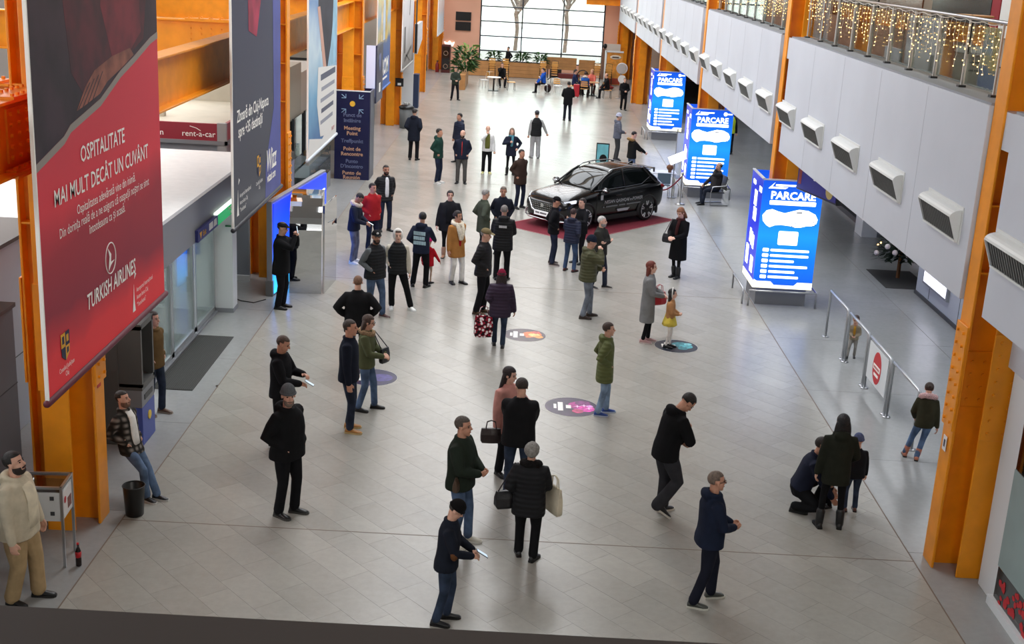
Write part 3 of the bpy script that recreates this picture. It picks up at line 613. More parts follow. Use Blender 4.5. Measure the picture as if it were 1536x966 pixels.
# ------------------------------------------------------------------ glass entrance lobby (left)
t = thing('entrance_lobby', 'white entrance lobby with grey fascia and sliding glass doors', 'entrance', (-8, 23.5, 0))
ob('roof', MB().box(-11.5, -5.92, 20.2, 28.0, 2.72, 2.92), pmat('lobby_roof_white', (222, 222, 220), 0.6, noise=0.03), t, True)
ob('fascia', MB().box(-5.92, -5.84, 20.2, 25.55, 2.2, 2.95), pmat('lobby_fascia_grey', (132, 134, 138), 0.5), t, True)
ob('soffit', MB().box(-11.5, -5.92, 20.2, 28.0, 2.2, 2.24), WHITE, t, True)
ob('end_wall', MB().box(-6.26, -5.86, 25.22, 25.6, 0.09, 2.2), WHITE, t, True); ob('plinth', MB().box(-6.27, -5.85, 25.2, 25.62, 0, 0.09), GREY, t, True)
for k, (a, b) in enumerate(((20.3, 21.95), (22.0, 23.55), (23.65, 25.2))):
    d = ob('glass_door', MB().box(-6.27, -6.25, a + 0.05, b - 0.05, 0.12, 2.14), GLASS, t, True)
    fm = MB().box(-6.29, -6.23, a, a + 0.06, 0.04, 2.2).box(-6.29, -6.23, b - 0.06, b, 0.04, 2.2).box(-6.29, -6.23, a, b, 0.04, 0.13).box(-6.29, -6.23, a, b, 2.12, 2.2)
    ob('door_frame', fm, pmat('pale_aluminium', (190, 194, 196), 0.35, metal=0.6), d)
ob('inner_wall', MB().box(-11.4, -6.3, 25.3, 25.5, 0, 2.2), WHITE, t, True)
ob('threshold', MB().box(-6.34, -6.18, 20.3, 25.2, 0.0, 0.03), GREY, t, True)
ob('poster', MB().box(-7.3, -6.55, 25.27, 25.295, 1.2, 2.0), pmat('poster_blue', (60, 110, 200), 0.5), t, True)
ob('side_wall', MB().box(-11.4, -6.1, 27.85, 28.0, 0, 2.72), pmat('grey_blue_wall', (150, 156, 164), 0.6), t, True)
ob('skirting', MB().box(-11.4, -6.08, 27.8, 27.86, 0, 0.12), WHITE, t, True)
area('lobby_lamp', (-8.5, 22.5, 2.15), (2.5, 4.0), 170, (0.97, 0.99, 1.0))
GREEN = pmat('exit_green', (30, 160, 84), 0.5, emit=(30, 170, 90), estr=0.5); NVS = pmat('sign_navy', (28, 32, 78), 0.5, emit=(28, 32, 78), estr=0.25)
s = thing('exit_sign', 'green and navy exit sign under the grey fascia', 'sign', (-5.8, 24.0, 2.25))
ob('green_field', MB().box(-5.835, -5.78, 23.7, 25.3, 2.2, 2.42), GREEN, s, True); ob('navy_field', MB().box(-5.835, -5.78, 22.2, 23.7, 2.2, 2.42), NVS, s, True)
ob('light_tube', MB().box(-5.835, -5.77, 23.6, 25.3, 2.42, 2.46), pmat('sign_tube', (255, 255, 255), 0.5, emit=(235, 255, 240), estr=1.2), s, True)
SM = lambda y, z: frame((-5.775, y, z), (0, 1, 0), (0, 0, 1))
text('lettering', 'Emergency\nExit', 0.10, SM(24.75, 2.31), LETTER, s); text('lettering', 'Exit', 0.15, SM(22.65, 2.30), YEL, s)
ob('arrow', MB().prism([(22.3, 2.36), (22.38, 2.24), (22.46, 2.36)], 'x', -5.779, -5.774), YEL, s, True)
ob('pictogram', MB().prism([(23.0, 2.25), (23.28, 2.25), (23.28, 2.38), (23.0, 2.38)], 'x', -5.779, -5.774).prism([(23.34, 2.25), (23.6, 2.25), (23.56, 2.38), (23.38, 2.38)], 'x', -5.779, -5.774), LETTER, s, True)
a = thing('arrow_decal', 'small green arrow on the white lobby end wall', 'sign', (-5.85, 25.4, 1.85))
ob('arrow', MB().prism([(-6.02, 1.86), (-5.92, 1.80), (-5.92, 1.84), (-5.70, 1.84), (-5.70, 1.88), (-5.92, 1.88), (-5.92, 1.92)], 'y', 25.205, 25.215).xform(Matrix(((1, 0, 0, 0), (0, 1, 0, 0), (0, 0, 1, 0), (0, 0, 0, 1)))) if False else MB().box(-6.0, -5.88, 25.195, 25.21, 1.84, 1.87), pmat('arrow_green', (20, 110, 60), 0.6), a, True)
MATM = pmat('ribbed_mat', (58, 58, 56), 0.9)
t = thing('entrance_mat', 'ribbed dark grey mat in front of the lobby doors', 'mat', (-5.9, 22, 0))
ob('mat_base', MB().box(-6.18, -5.47, 20.4, 23.55, 0, 0.008), MATM, t, True)
mb = MB()
for x in np.arange(-6.16, -5.48, 0.035): mb.box(x, x + 0.02, 20.42, 23.53, 0.008, 0.014)
ob('ribs', mb, pmat('mat_rib', (74, 74, 72), 0.9), t, True)
# ------------------------------------------------------------------ car hire booth and white rooftops behind
BURG = pmat('burgundy_fascia', (140, 24, 42), 0.5)
t = thing('car_hire_booth', 'car hire booth with burgundy fascia behind the lobby roof', 'booth', (-9.5, 32, 0))
ob('walls', MB().box(-12, -7.2, 30.1, 30.2, 0, 2.8).box(-7.3, -7.2, 30.2, 35, 0, 2.8), GREY, t, True)
ob('fascia', MB().box(-12, -7.2, 30.0, 30.08, 2.82, 3.24), BURG, t, True); ob('side_fascia', MB().box(-7.18, -7.1, 30.0, 35, 2.82, 3.24), BURG, t, True)
ob('corner_post', MB().box(-7.3, -7.09, 29.98, 30.12, 0, 3.26), pmat('booth_grey', (150, 150, 150), 0.5), t, True)
ob('trim', MB().box(-12, -7.05, 29.95, 30.0, 2.74, 2.83).box(-7.12, -7.05, 29.95, 35, 2.74, 2.83), pmat('booth_trim', (120, 122, 126), 0.5), t, True)
ob('top_board', MB().box(-12, -7.2, 30.1, 35, 3.1, 3.14), BEIGE, t, True)
ob('back_upstand', MB().box(-12, -7.1, 35, 35.1, 0, 3.7), BEIGE, t, True); ob('inner_upstand', MB().box(-12, -9.0, 31.5, 31.7, 3.14, 3.5), BEIGE, t, True)
XF = lambda x, z: frame((x, 29.995, z), (1, 0, 0), (0, 0, 1))
text('lettering', 'rent-a-van', 0.2, XF(-9.0, 2.98), LETTER, t); text('lettering', 'rent-a-car', 0.2, XF(-7.75, 2.98), LETTER, t)
ob('swoosh', MB().tube([(-7.95, 29.99, 3.16), (-7.8, 29.99, 3.12), (-7.7, 29.99, 3.06)], 0.008, 5), LETTER, t, True)
for k, (y0, z1, col) in enumerate(((36.5, 3.9, (150, 144, 130)), (40, 3.4, (176, 170, 158)), (47, 4.0, (150, 144, 132)), (56, 4.2, (160, 156, 146)))):
    q = struct('shop_unit', MB().box(-13.5, -7.0 - 0.3 * (k % 2), y0, y0 + (3.2, 5.5, 6, 7)[k], 0, z1), pmat('shop_unit_%d' % k, col, 0.7), 'plain beige shop block behind the column row')
    ob('top_band', MB().box(-13.5, -6.95 - 0.3 * (k % 2), y0 - 0.05, y0, z1 - 0.35, z1 - 0.28), BLACK, q); ob('top_band', MB().box(-13.5, -6.95 - 0.3 * (k % 2), y0 - 0.05, y0, z1 - 0.7, z1 - 0.63), BLACK, q)
# dark glass shopfront with orange and white fascia, black totem
t = thing('shopfront', 'dark glass shopfront with orange and white fascia', 'shop', (-7, 33, 0))
ob('glazing', MB().box(-6.95, -6.9, 31.0, 40.6, 0.05, 2.35), DARKGLASS, t, True)
for y in (31.0, 33.2, 35.4, 37.6, 39.6): ob('frame', MB().box(-6.9, -6.84, y, y + 0.08, 0, 2.4), DGREY, t, True)
ob('orange_fascia', MB().box(-6.98, -6.85, 31, 33.4, 2.4, 2.95), pmat('sign_orange', (236, 96, 20), 0.5, emit=(236, 96, 20), estr=0.35), t, True)
ob('white_fascia', MB().box(-6.98, -6.85, 33.4, 36.4, 2.4, 2.95), pmat('sign_white_lit', (240, 242, 248), 0.5, emit=(236, 240, 255), estr=0.8), t, True)
ob('blue_corner', MB().prism([(34.2, 2.4), (36.4, 2.4), (36.4, 2.6)], 'x', -6.85, -6.84), pmat('sign_blue', (60, 80, 190), 0.5), t, True)
ob('mark', MB().box(-6.85, -6.84, 31.9, 32.2, 2.5, 2.64), BLACK, t, True)
t = thing('display_totem', 'black display totem against the dark shopfront', 'display', (-6.3, 33.2, 0))
ob('case', MB().box(-6.55, -6.15, 32.9, 33.9, 0.0, 2.05), BLACK, t, True, bevel=0.02); ob('screen', MB().box(-6.15, -6.14, 33.0, 33.8, 0.35, 1.85), pmat('totem_screen', (30, 32, 76), 0.2, emit=(30, 34, 110), estr=0.25), t, True)
ob('cap', MB().box(-6.5, -6.2, 33.0, 33.8, 2.05, 2.07), pmat('totem_cap', (150, 150, 150), 0.4), t, True)
# counters seen behind the pillar gap
t = thing('display_case', 'low glass display case behind the pillar', 'display case', (-6.4, 36.8, 0))
ob('base', MB().box(-6.7, -6.1, 36.0, 40.0, 0, 0.5), GREY, t, True); ob('glass_box', MB().box(-6.7, -6.1, 36.0, 40.0, 0.5, 1.3), GLASS, t, True); ob('shelf', MB().box(-6.66, -6.14, 36.05, 39.95, 0.9, 0.92), GREY, t, True)
# ------------------------------------------------------------------ cash machine, blue cabinet, big grey cabinets at the left edge
t = thing('cash_machine', 'dark grey cash machine with blue base beside the column', 'cash machine', (-5.78, 18.0, 0))
ob('cabinet', MB().box(-6.5, -5.72, 18.55, 18.8, 0, 2.15), pmat('cash_blue', (26, 36, 120), 0.45), t, True, bevel=0.01)
ob('yellow_edge', MB().box(-6.5, -5.74, 18.5, 18.55, 0, 2.1), pmat('cash_yellow', (226, 190, 60), 0.5), t, True)
ob('body', MB().prism([(17.85, 0.0), (18.5, 0.0), (18.5, 1.95), (17.95, 1.95), (17.85, 1.2)], 'x', -6.45, -5.9), pmat('cash_grey', (74, 74, 72), 0.45), t, True, bevel=0.02)
hood = MB().box(-5.9, -5.55, 17.86, 17.92, 0.95, 1.92).box(-5.9, -5.55, 18.44, 18.5, 0.95, 1.92).box(-5.95, -5.55, 17.86, 18.5, 1.86, 1.95).box(-5.92, -5.55, 17.86, 18.5, 0.9, 1.0)
ob('hood', hood, pmat('cash_grey', (74, 74, 72), 0.45), t, True)
ob('screen', MB().box(-5.89, -5.87, 17.95, 18.4, 1.3, 1.75), pmat('cash_screen', (24, 30, 34), 0.15), t, True)
ob('keypad', MB().box(-5.88, -5.68, 18.02, 18.35, 1.0, 1.05), STEEL, t, True)
ob('blue_front', MB().box(-5.9, -5.56, 17.86, 18.5, 0.0, 0.62), pmat('cash_front_blue', (64, 82, 160), 0.45), t, True, bevel=0.01)
ob('grey_front', MB().box(-5.9, -5.56, 17.86, 18.5, 0.62, 0.9), pmat('cash_front_grey', (120, 122, 126), 0.45), t, True, bevel=0.01); ob('slot', MB().box(-5.56, -5.55, 17.98, 18.38, 0.72, 0.8), BLACK, t, True)
ob('badge', MB().tube([(-5.56, 18.2, 0.4), (-5.545, 18.2, 0.4)], 0.07, 12, False), pmat('cash_badge', (230, 196, 70), 0.5), t, True)
for k, (x0, x1, y0, y1, z1, col, lb) in enumerate(((-9.5, -7.15, 14.5, 17.15, 2.35, (104, 106, 110), 'tall grey cabinet at the left edge behind the bearded man'), (-9.8, -7.6, 17.7, 19.7, 3.0, (176, 182, 190), 'pale grey office box behind the nearest column'))):
    t = thing('office_unit', lb, 'cabinet', ((x0 + x1) / 2, (y0 + y1) / 2, 0))
    ob('body', MB().box(x0, x1, y0, y1, 0, z1), pmat('office_unit_%d' % k, col, 0.55), t, True, bevel=0.01)
    ob('top_edge', MB().box(x0 - 0.03, x1 + 0.03, y0 - 0.03, y1 + 0.03, z1, z1 + 0.06), pmat('office_edge', (86, 78, 72), 0.6), t, True)
    ob('panel_line', MB().box(x1, x1 + 0.004, y0, y1, 1.2, 1.215).box(x0, x1, y0 - 0.004, y0, 1.2, 1.215), DGREY, t, True)
struct('office_roof', MB().box(-13.9, -7.8, 9, 17.6, 3.0, 3.15), pmat('office_roof_grey', (120, 122, 124), 0.7))
# ------------------------------------------------------------------ glowing blue light box with mirror booth
BLUEL = bpy.data.materials.new('blue_light_box'); BLUEL.use_nodes = True
_nt = BLUEL.node_tree; _b = _nt.nodes['Principled BSDF']; _g = _nt.nodes.new('ShaderNodeNewGeometry'); _s = _nt.nodes.new('ShaderNodeSeparateXYZ'); _nt.links.new(_g.outputs['Position'], _s.inputs[0])
_m = _nt.nodes.new('ShaderNodeMapRange'); _m.inputs[1].default_value = 0.0; _m.inputs[2].default_value = 2.0; _nt.links.new(_s.outputs[2], _m.inputs[0])
_c = _nt.nodes.new('ShaderNodeValToRGB'); _nt.links.new(_m.outputs[0], _c.inputs[0]); _c.color_ramp.elements[0].color = (*srgb((60, 190, 255)), 1); _c.color_ramp.elements[1].color = (*srgb((24, 44, 235)), 1)
_e = _c.color_ramp.elements.new(0.5); _e.color = (*srgb((30, 80, 250)), 1)
_nt.links.new(_c.outputs[0], _b.inputs['Emission Color']); _b.inputs['Emission Strength'].default_value = 1.5; _b.inputs['Base Color'].default_value = (0.02, 0.05, 0.3, 1)
def yrot(o, d):
    n = math.hypot(*d); return frame((o[0], o[1], 0), (d[0] / n, d[1] / n, 0), (-d[1] / n, d[0] / n, 0))
t = thing('light_box', 'glowing blue light box wall beside the dark orange column', 'light box', (-5.3, 26.6, 0), math.atan2(4.3, 0.5))
ob('frame', MB().box(0, 4.3, 0.02, 0.14, 0.0, 2.12), pmat('light_box_frame', (150, 152, 156), 0.4, metal=0.3), t, bevel=0.006)
ob('lit_face', MB().box(0.06, 4.24, -0.01, 0.02, 0.05, 2.06), BLUEL, t)
ob('lit_logo', MB().prism([(3.0, 1.45), (3.5, 1.45), (4.1, 1.72), (3.6, 1.72)], 'y', -0.014, -0.01).xform(Matrix.Identity(4)) if False else MB().box(3.05, 4.1, -0.016, -0.01, 1.42, 1.7), pmat('lit_white_logo', (255, 255, 255), 0.5, emit=(255, 255, 255), estr=2.2), t)
ob('base_unit', MB().box(-0.02, 0.5, 0.0, 0.16, 0, 0.35), pmat('light_box_base', (120, 120, 118), 0.5), t)
MIRROR = pmat('mirror_film', (205, 206, 206), 0.03, metal=1.0)
t = thing('mirror_booth', 'mirror clad booth with rounded top reflecting the capped man', 'mirror booth', (-4.6, 27.6, 0))
pr = [(0.0, 0.0), (0.0, 1.45)] + [(0.62 * (1 - math.cos(k * math.pi / 2 / 8)), 1.45 + 0.70 * math.sin(k * math.pi / 2 / 8)) for k in range(1, 9)] + [(1.15, 2.15), (1.15, 0.0)]
D0, D1 = np.array([-5.0, 26.93]), np.array([-4.30, 27.0]); dn = np.array([-(D1 - D0)[1], (D1 - D0)[0]]); dn /= np.linalg.norm(dn)
def wallring(p): return [(p[0] + dn[0] * a, p[1] + dn[1] * a, z) for a, z in pr]
ob('mirror_front', MB().loft([wallring(D0), wallring(D1)], cap=False), MIRROR, t, True, smooth=False)
ob('mirror_side', MB().add([(*(D1 + dn * a), z) for a, z in pr], [tuple(range(len(pr)))]), MIRROR, t, True)
ob('far_side', MB().add([(*(D0 + dn * a), z) for a, z in pr], [tuple(range(len(pr)))[::-1]]), pmat('booth_white', (226, 228, 230), 0.4), t, True)
ob('mirror_wing', MB().prism([(-4.28, 27.05), (-4.20, 28.3), (-4.16, 28.3), (-4.24, 27.05)][::-1], 'z', 0.0, 2.0), MIRROR, t, True)
c = thing('power_cable', 'thin dark cable on the floor behind the light box', 'cable', (-6, 26.2, 0))
ob('cord', MB().tube([(-6.2, 26.4, 0.012), (-5.9, 26.1, 0.012), (-5.6, 26.0, 0.012), (-5.4, 26.3, 0.012)], 0.01, 6), BLACK, c, True)
# ------------------------------------------------------------------ meeting point pillar
t = thing('meeting_point_pillar', 'navy meeting point pillar with arrows and yellow dot', 'sign', (-5.58, 41.75, 0))
ob('board', MB().box(-6.16, -5.02, 41.2, 41.26, 0.0, 2.9), NAVY, t, True); ob('side_board', MB().box(-5.06, -5.0, 41.26, 42.35, 0.0, 2.9), pmat('navy_side', (52, 54, 78), 0.4), t, True)
ob('other_side', MB().box(-6.16, -6.1, 41.26, 42.35, 0, 2.9), NAVY, t, True); ob('rear_board', MB().box(-6.16, -5.0, 42.3, 42.36, 0, 2.9), NAVY, t, True)
ob('rim', MB().box(-6.17, -5.0, 41.19, 41.27, 2.9, 2.93), WHITE, t, True)
FX = lambda x, z: frame((x, 41.195, z), (1, 0, 0), (0, 0, 1))
WARM = pmat('sign_warm_text', (206, 160, 130), 0.6); COOL = pmat('sign_cool_text', (104, 112, 148), 0.6); ARR = pmat('sign_arrow', (140, 170, 200), 0.6)
for tx, m, zz in (('Punct de', COOL, 2.13), ('întâlnire', COOL, 1.95), ('Meeting', WARM, 1.70), ('Point', WARM, 1.53), ('Treffpunkt', COOL, 1.28), ('Point de', WARM, 1.02), ('Rencontre', WARM, 0.85), ('Punto', COOL, 0.61), ("D'incontro", COOL, 0.44), ('Punto de', WARM, 0.22), ('Reunión', WARM, 0.07)):
    text('lettering', tx, 0.17, FX(-5.58, zz), m, t, bold=0.004)
ob('dot', MB().tube([(-5.58, 41.2, 2.5), (-5.58, 41.19, 2.5)], 0.09, 16, False), pmat('sign_yellow_dot', (244, 190, 60), 0.5), t, True)
for sx in (-1, 1):
    for sz in (-1, 1):
        M_ = MB(); cx, cz = -5.58 + sx * 0.22, 2.5 + sz * 0.18
        M_.tube([(cx + sx * 0.13, 41.19, cz + sz * 0.11), (cx, 41.19, cz)], 0.013, 5); M_.tube([(cx, 41.19, cz), (cx + sx * 0.13, 41.19, cz + sz * 0.0)], 0.013, 5); M_.tube([(cx, 41.19, cz), (cx + sx * 0.0, 41.19, cz + sz * 0.12)], 0.013, 5)
        ob('arrow', M_, ARR, t, True)
t = thing('projecting_sign', 'tall navy sign box with white edge above the meeting pillar', 'sign', (-5.1, 42.5, 2.9))
ob('box', MB().box(-5.0, -4.95, 42.4, 44.2, 2.4, 4.3), pmat('navy_side', (52, 54, 78), 0.4), t, True); ob('white_edge', MB().box(-5.3, -5.0, 42.36, 42.42, 2.6, 4.3), pmat('sign_edge_white', (214, 222, 240), 0.4, emit=(200, 210, 255), estr=0.3), t, True)
ob('emblem', MB().tube([(-4.95, 43.3, 3.7), (-4.94, 43.3, 3.7)], 0.3, 16, False), COOL, t, True); ob('emblem', MB().box(-4.95, -4.94, 43.1, 43.5, 2.7, 3.0), LETTER, t, True)
# small things at the left row
t = thing('litter_bin', 'grey bin with black lid beside the fourth orange column', 'bin', (-5.0, 54.0, 0))
ob('drum', MB().lathe([(0.27, 0), (0.29, 0.05), (0.30, 0.85)], n=20), pmat('bin_grey', (96, 98, 98), 0.5), t, smooth=True); ob('lid', MB().lathe([(0.33, 0.85), (0.33, 0.9), (0.24, 0.97), (0.05, 1.0)], n=20), BLACK, t, smooth=True)
for k, (dx, dy) in enumerate(((-0.08, 0.0), (0.1, 0.05), (0.02, -0.12))):
    c = tag(ob('paper_cup', MB().lathe([(0.03, 0), (0.042, 0.1), (0.045, 0.105)], (-5.0 + dx, 54 + dy, 0.99), 10), pmat('cup_white', (236, 236, 232), 0.6), smooth=True), ('white paper cup at the left of the grey bin lid', 'white paper cup at the right of the grey bin lid', 'white paper cup at the front of the grey bin lid')[k], 'cup', 'cups on the bin lid')
t = thing('wall_phone', 'black wall box on the fourth orange column', 'box', (-5.3, 54.4, 1.9)); ob('case', MB().box(-5.55, -5.2, 54.44, 54.5, 1.7, 2.05), BLACK, t, True); ob('plate', MB().box(-5.45, -5.3, 54.43, 54.44, 1.75, 1.85), WHITE, t, True)
t = thing('door_mat', 'dark rectangular mat beyond the litter bin', 'mat', (-5.6, 58.5, 0)); ob('sheet', MB().box(-6.3, -5.0, 57.0, 60.2, 0, 0.012), MATM, t, True)
t = thing('white_partition', 'white partition with blue edge near the pale banner', 'partition', (-5.9, 62, 0)); ob('panel', MB().box(-6.6, -5.35, 61.0, 61.15, 0, 2.6), WHITE, t, True); ob('blue_edge', MB().box(-5.35, -5.1, 61.0, 61.6, 0, 1.6), pmat('edge_navy', (40, 54, 84), 0.5), t, True)
# ------------------------------------------------------------------ glowing parking kiosks around the columns
def lit(key, stops, s, axis=2, z0=0.4, z1=2.9):
    m = bpy.data.materials.new(key); m.use_nodes = True; nt = m.node_tree; b = nt.nodes['Principled BSDF']; MATS[key] = m
    tc = nt.nodes.new('ShaderNodeNewGeometry'); sx = nt.nodes.new('ShaderNodeSeparateXYZ'); nt.links.new(tc.outputs['Position'], sx.inputs[0])
    mr = nt.nodes.new('ShaderNodeMapRange'); mr.inputs[1].default_value = z0; mr.inputs[2].default_value = z1; nt.links.new(sx.outputs[axis], mr.inputs[0])
    cr = nt.nodes.new('ShaderNodeValToRGB'); nt.links.new(mr.outputs[0], cr.inputs[0]); e = cr.color_ramp.elements
    e[0].position, e[0].color = stops[0][0], (*srgb(stops[0][1]), 1); e[1].position, e[1].color = stops[-1][0], (*srgb(stops[-1][1]), 1)
    for p, c in stops[1:-1]: k = e.new(p); k.color = (*srgb(c), 1)
    nt.links.new(cr.outputs[0], b.inputs['Emission Color']); b.inputs['Emission Strength'].default_value = s; b.inputs['Base Color'].default_value = (0.01, 0.03, 0.2, 1); b.inputs['Roughness'].default_value = 0.3
    return m
KB = lit('kiosk_blue_lit', [(0, (0, 88, 226)), (0.3, (0, 128, 246)), (0.5, (20, 160, 255)), (0.75, (0, 118, 240)), (1, (0, 80, 220))], 0.85)
KS = lit('kiosk_side_lit', [(0, (20, 30, 200)), (0.5, (24, 40, 225)), (1, (20, 34, 190))], 0.75)
KW = pmat('kiosk_white_lit', (255, 255, 255), 0.4, emit=(245, 250, 255), estr=1.8)
KY = pmat('kiosk_base_lit', (250, 246, 220), 0.4, emit=(255, 250, 215), estr=1.1)
KGREY = pmat('kiosk_print_grey', (120, 130, 150), 0.5)
def rrect(x0, x1, z0, z1, r=0.03):
    pts = []
    for cx, cz, a0 in ((x1 - r, z0 + r, -90), (x1 - r, z1 - r, 0), (x0 + r, z1 - r, 90), (x0 + r, z0 + r, 180)):
        for k in range(4): a = R(a0 + k * 30); pts.append((cx + r * math.cos(a), cz + r * math.sin(a)))
    return pts
def fprism(pts, y0, y1):
    """polygon in (x, z) extruded along y, seen from the hall entrance side"""
    n = len(pts); vs = [(x, y0, z) for x, z in pts] + [(x, y1, z) for x, z in pts]
    return MB().add(vs, [tuple(range(n)), tuple(range(2 * n - 1, n - 1, -1))] + [(i, i + n, (i + 1) % n + n, (i + 1) % n) for i in range(n)])
CAR_SIL = [(-0.62, 1.78), (-0.6, 1.62), (-0.52, 1.5), (-0.44, 1.44), (-0.34, 1.5), (-0.2, 1.52), (0.0, 1.5), (0.1, 1.46), (0.22, 1.47), (0.36, 1.52), (0.5, 1.53), (0.56, 1.6), (0.58, 1.72), (0.52, 1.86), (0.36, 1.96), (0.16, 1.98), (0.0, 1.92), (-0.14, 1.86), (-0.28, 1.9), (-0.42, 1.96), (-0.54, 1.92)]
def kiosk(cy, label):
    x0, x1, y0, y1, z0, z1 = 5.50, 6.86, cy - 0.68, cy + 0.72, 0.42, 2.92
    t = thing('parking_kiosk', label, 'kiosk', (6.18, cy, 0), 0, 'lit parking signs wrapped round the columns'); ty = y0
    ob('front_panel', MB().box(x0, x1, y0, y0 + 0.04, z0, z1), KB, t, True); ob('side_panel', MB().box(x0, x0 + 0.04, y0 + 0.04, y1, z0, z1), KS, t, True)
    ob('rear_panel', MB().box(x0, x1, y1, y1 + 0.04, z0, z1), KB, t, True); ob('side_panel', MB().box(x1 - 0.04, x1, y0 + 0.04, y1, z0, z1), KS, t, True)
    ob('rim', MB().box(x0 - 0.01, x1 + 0.01, y0 - 0.005, y0 + 0.05, z1, z1 + 0.03).box(x0 - 0.01, x0 + 0.05, y0, y1 + 0.05, z1, z1 + 0.03), pmat('kiosk_rim', (214, 214, 220), 0.4), t, True)
    cx = 6.2; yf = y0 - 0.006
    def P(name, pts, m=KW, d=0.006): return ob(name, fprism([(cx + a, b) for a, b in pts], y0 - d, y0), m, t, True)
    bar = [(-0.69, 0.42), (-0.69, 0.62), (-0.62, 0.58), (-0.3, 0.58), (-0.22, 0.50), (0.24, 0.50), (0.32, 0.58), (0.66, 0.58), (0.66, 0.42)][::-1]
    P('base_band', bar, KY); ob('base_band', MB().box(x0 - 0.006, x0, y0, y1, 0.42, 0.58), KY, t, True)
    P('car_picture', [(a * 1.05, 1.85 + (c - 1.44) * 0.8) for a, c in CAR_SIL])
    for px, pz, r in ((0.08, 1.93, 0.055), (0.52, 1.97, 0.045)): ob('car_picture_mark', MB().ring((cx + px, y0 - 0.008, pz), r, 0.008, 14, 5, rot=((1, 0, 0), (0, 0, 1), (0, 1, 0))), KGREY, t, True)
    P('car_picture_mark', [(0.1, 2.19), (0.24, 2.2), (0.24, 2.23), (0.12, 2.22)], KGREY, 0.009)
    P('code_square', rrect(-0.24, 0.21, 1.45, 1.77)); P('caption_bar', rrect(-0.52, 0.53, 2.37, 2.47, 0.02))
    for k in range(6):
        z = 1.32 - k * 0.126; P('bullet', rrect(-0.56, -0.42, z - 0.04, z + 0.04, 0.02)); P('text_line', rrect(-0.38, (0.5, 0.5, 0.18, 0.5, 0.22, 0.32)[k], z - 0.028, z + 0.028, 0.02))
    P('logo_mark', [(-0.58, 2.74), (-0.2, 2.74), (-0.14, 2.78), (-0.5, 2.78), (-0.44, 2.88)]); P('logo_mark', [(-0.42, 2.80), (0.02, 2.80), (0.04, 2.84), (-0.42, 2.84)])
    P('key_mark', rrect(0.34, 0.46, 2.74, 2.86, 0.05)); P('key_mark', [(0.44, 2.78), (0.62, 2.78), (0.62, 2.82), (0.44, 2.82)])
    text('lettering', 'PARCARE', 0.24, frame((cx + 0.0, y0 - 0.004, 2.58), (1, 0, 0), (0, 0, 1)), KW, t, bold=0.007, sx=1.0)
    sidepts = [(0.9, 0.7, 2.2, 2.55), (0.85, 0.6, 1.86, 2.16), (1.0, 0.92, 1.3, 1.62), (0.8, 0.72, 1.26, 1.58), (0.6, 0.52, 1.22, 1.54)]
    for a, b, c, d in sidepts: ob('side_print', MB().box(x0 - 0.006, x0, y0 + b - 0.1, y0 + a - 0.0, c, d), KW, t, True)
    for a, b, c, d in ((0.95, 1.25, 0.75, 1.2), (0.3, 0.62, 0.68, 1.05), (0.12, 0.4, 2.6, 2.72), (0.9, 1.2, 2.65, 2.75)): ob('side_print', MB().box(x0 - 0.006, x0, y0 + a, y0 + b, c, d), KW, t, True)
    ob('plinth', MB().box(x0 + 0.1, x1 - 0.1, y0 + 0.1, y1 - 0.1, 0.0, 0.42), pmat('kiosk_plinth', (120, 121, 124), 0.5), t, True)
    rail = MB()
    for (ax, ay, bx, by) in ((x0 - 0.08, y0 - 0.08, x1 + 0.12, y0 - 0.08), (x0 - 0.2, y0 + 0.05, x0 - 0.2, y1 + 0.05), (x1 + 0.12, y0 - 0.05, x1 + 0.12, y1)):
        rail.tube([(ax, ay, 0.0), (ax, ay, 0.36), (bx, by, 0.36), (bx, by, 0.0)], 0.022, 8, False)
    ob('bumper_rail', rail, STEEL, t, True, smooth=True)
    ob('top_cover', MB().box(x0 + 0.04, x1 - 0.04, y0 + 0.04, y1, z1 - 0.5, z1 - 0.48), GREY, t, True)
kiosk(CY[1] + 0.13, 'nearest glowing blue parking kiosk, beside the steel railing'); kiosk(CY[2] + 0.13, 'middle glowing blue parking kiosk behind the seated man'); kiosk(CY[3] + 0.13, 'farthest glowing blue parking kiosk near the security guard')
# hanging promotional screen under the balcony
t = thing('promo_screen', 'dark promotional screen hanging under the balcony in front of kiosk', 'screen', (6.35, 26.6, 2.9), R(-76))
ob('housing', MB().box(-0.95, 0.95, 0, 0.12, -0.05, 0.95), BLACK, t, bevel=0.02); ob('picture', MB().box(-0.9, 0.9, -0.01, 0, 0.0, 0.9), pmat('promo_picture', (34, 32, 78), 0.3, noise=1, nscale=2.5, col2=(20, 18, 40), emit=(36, 34, 110), estr=0.5), t)
ob('picture_disc', MB().tube([(0.62, -0.012, 0.18), (0.62, -0.02, 0.18)], 0.16, 14, False), pmat('promo_yellow', (210, 190, 110), 0.4), t)
ob('picture_strip', MB().box(-0.85, -0.72, -0.015, -0.01, 0.1, 0.8), pmat('promo_red', (150, 60, 40), 0.4), t)
text('lettering', 'AS', 0.4, frame((0.1, -0.014, 0.42), (1, 0, 0), (0, 0, 1)), LETTER, t, world=False, bold=0.02, shear=0.2)
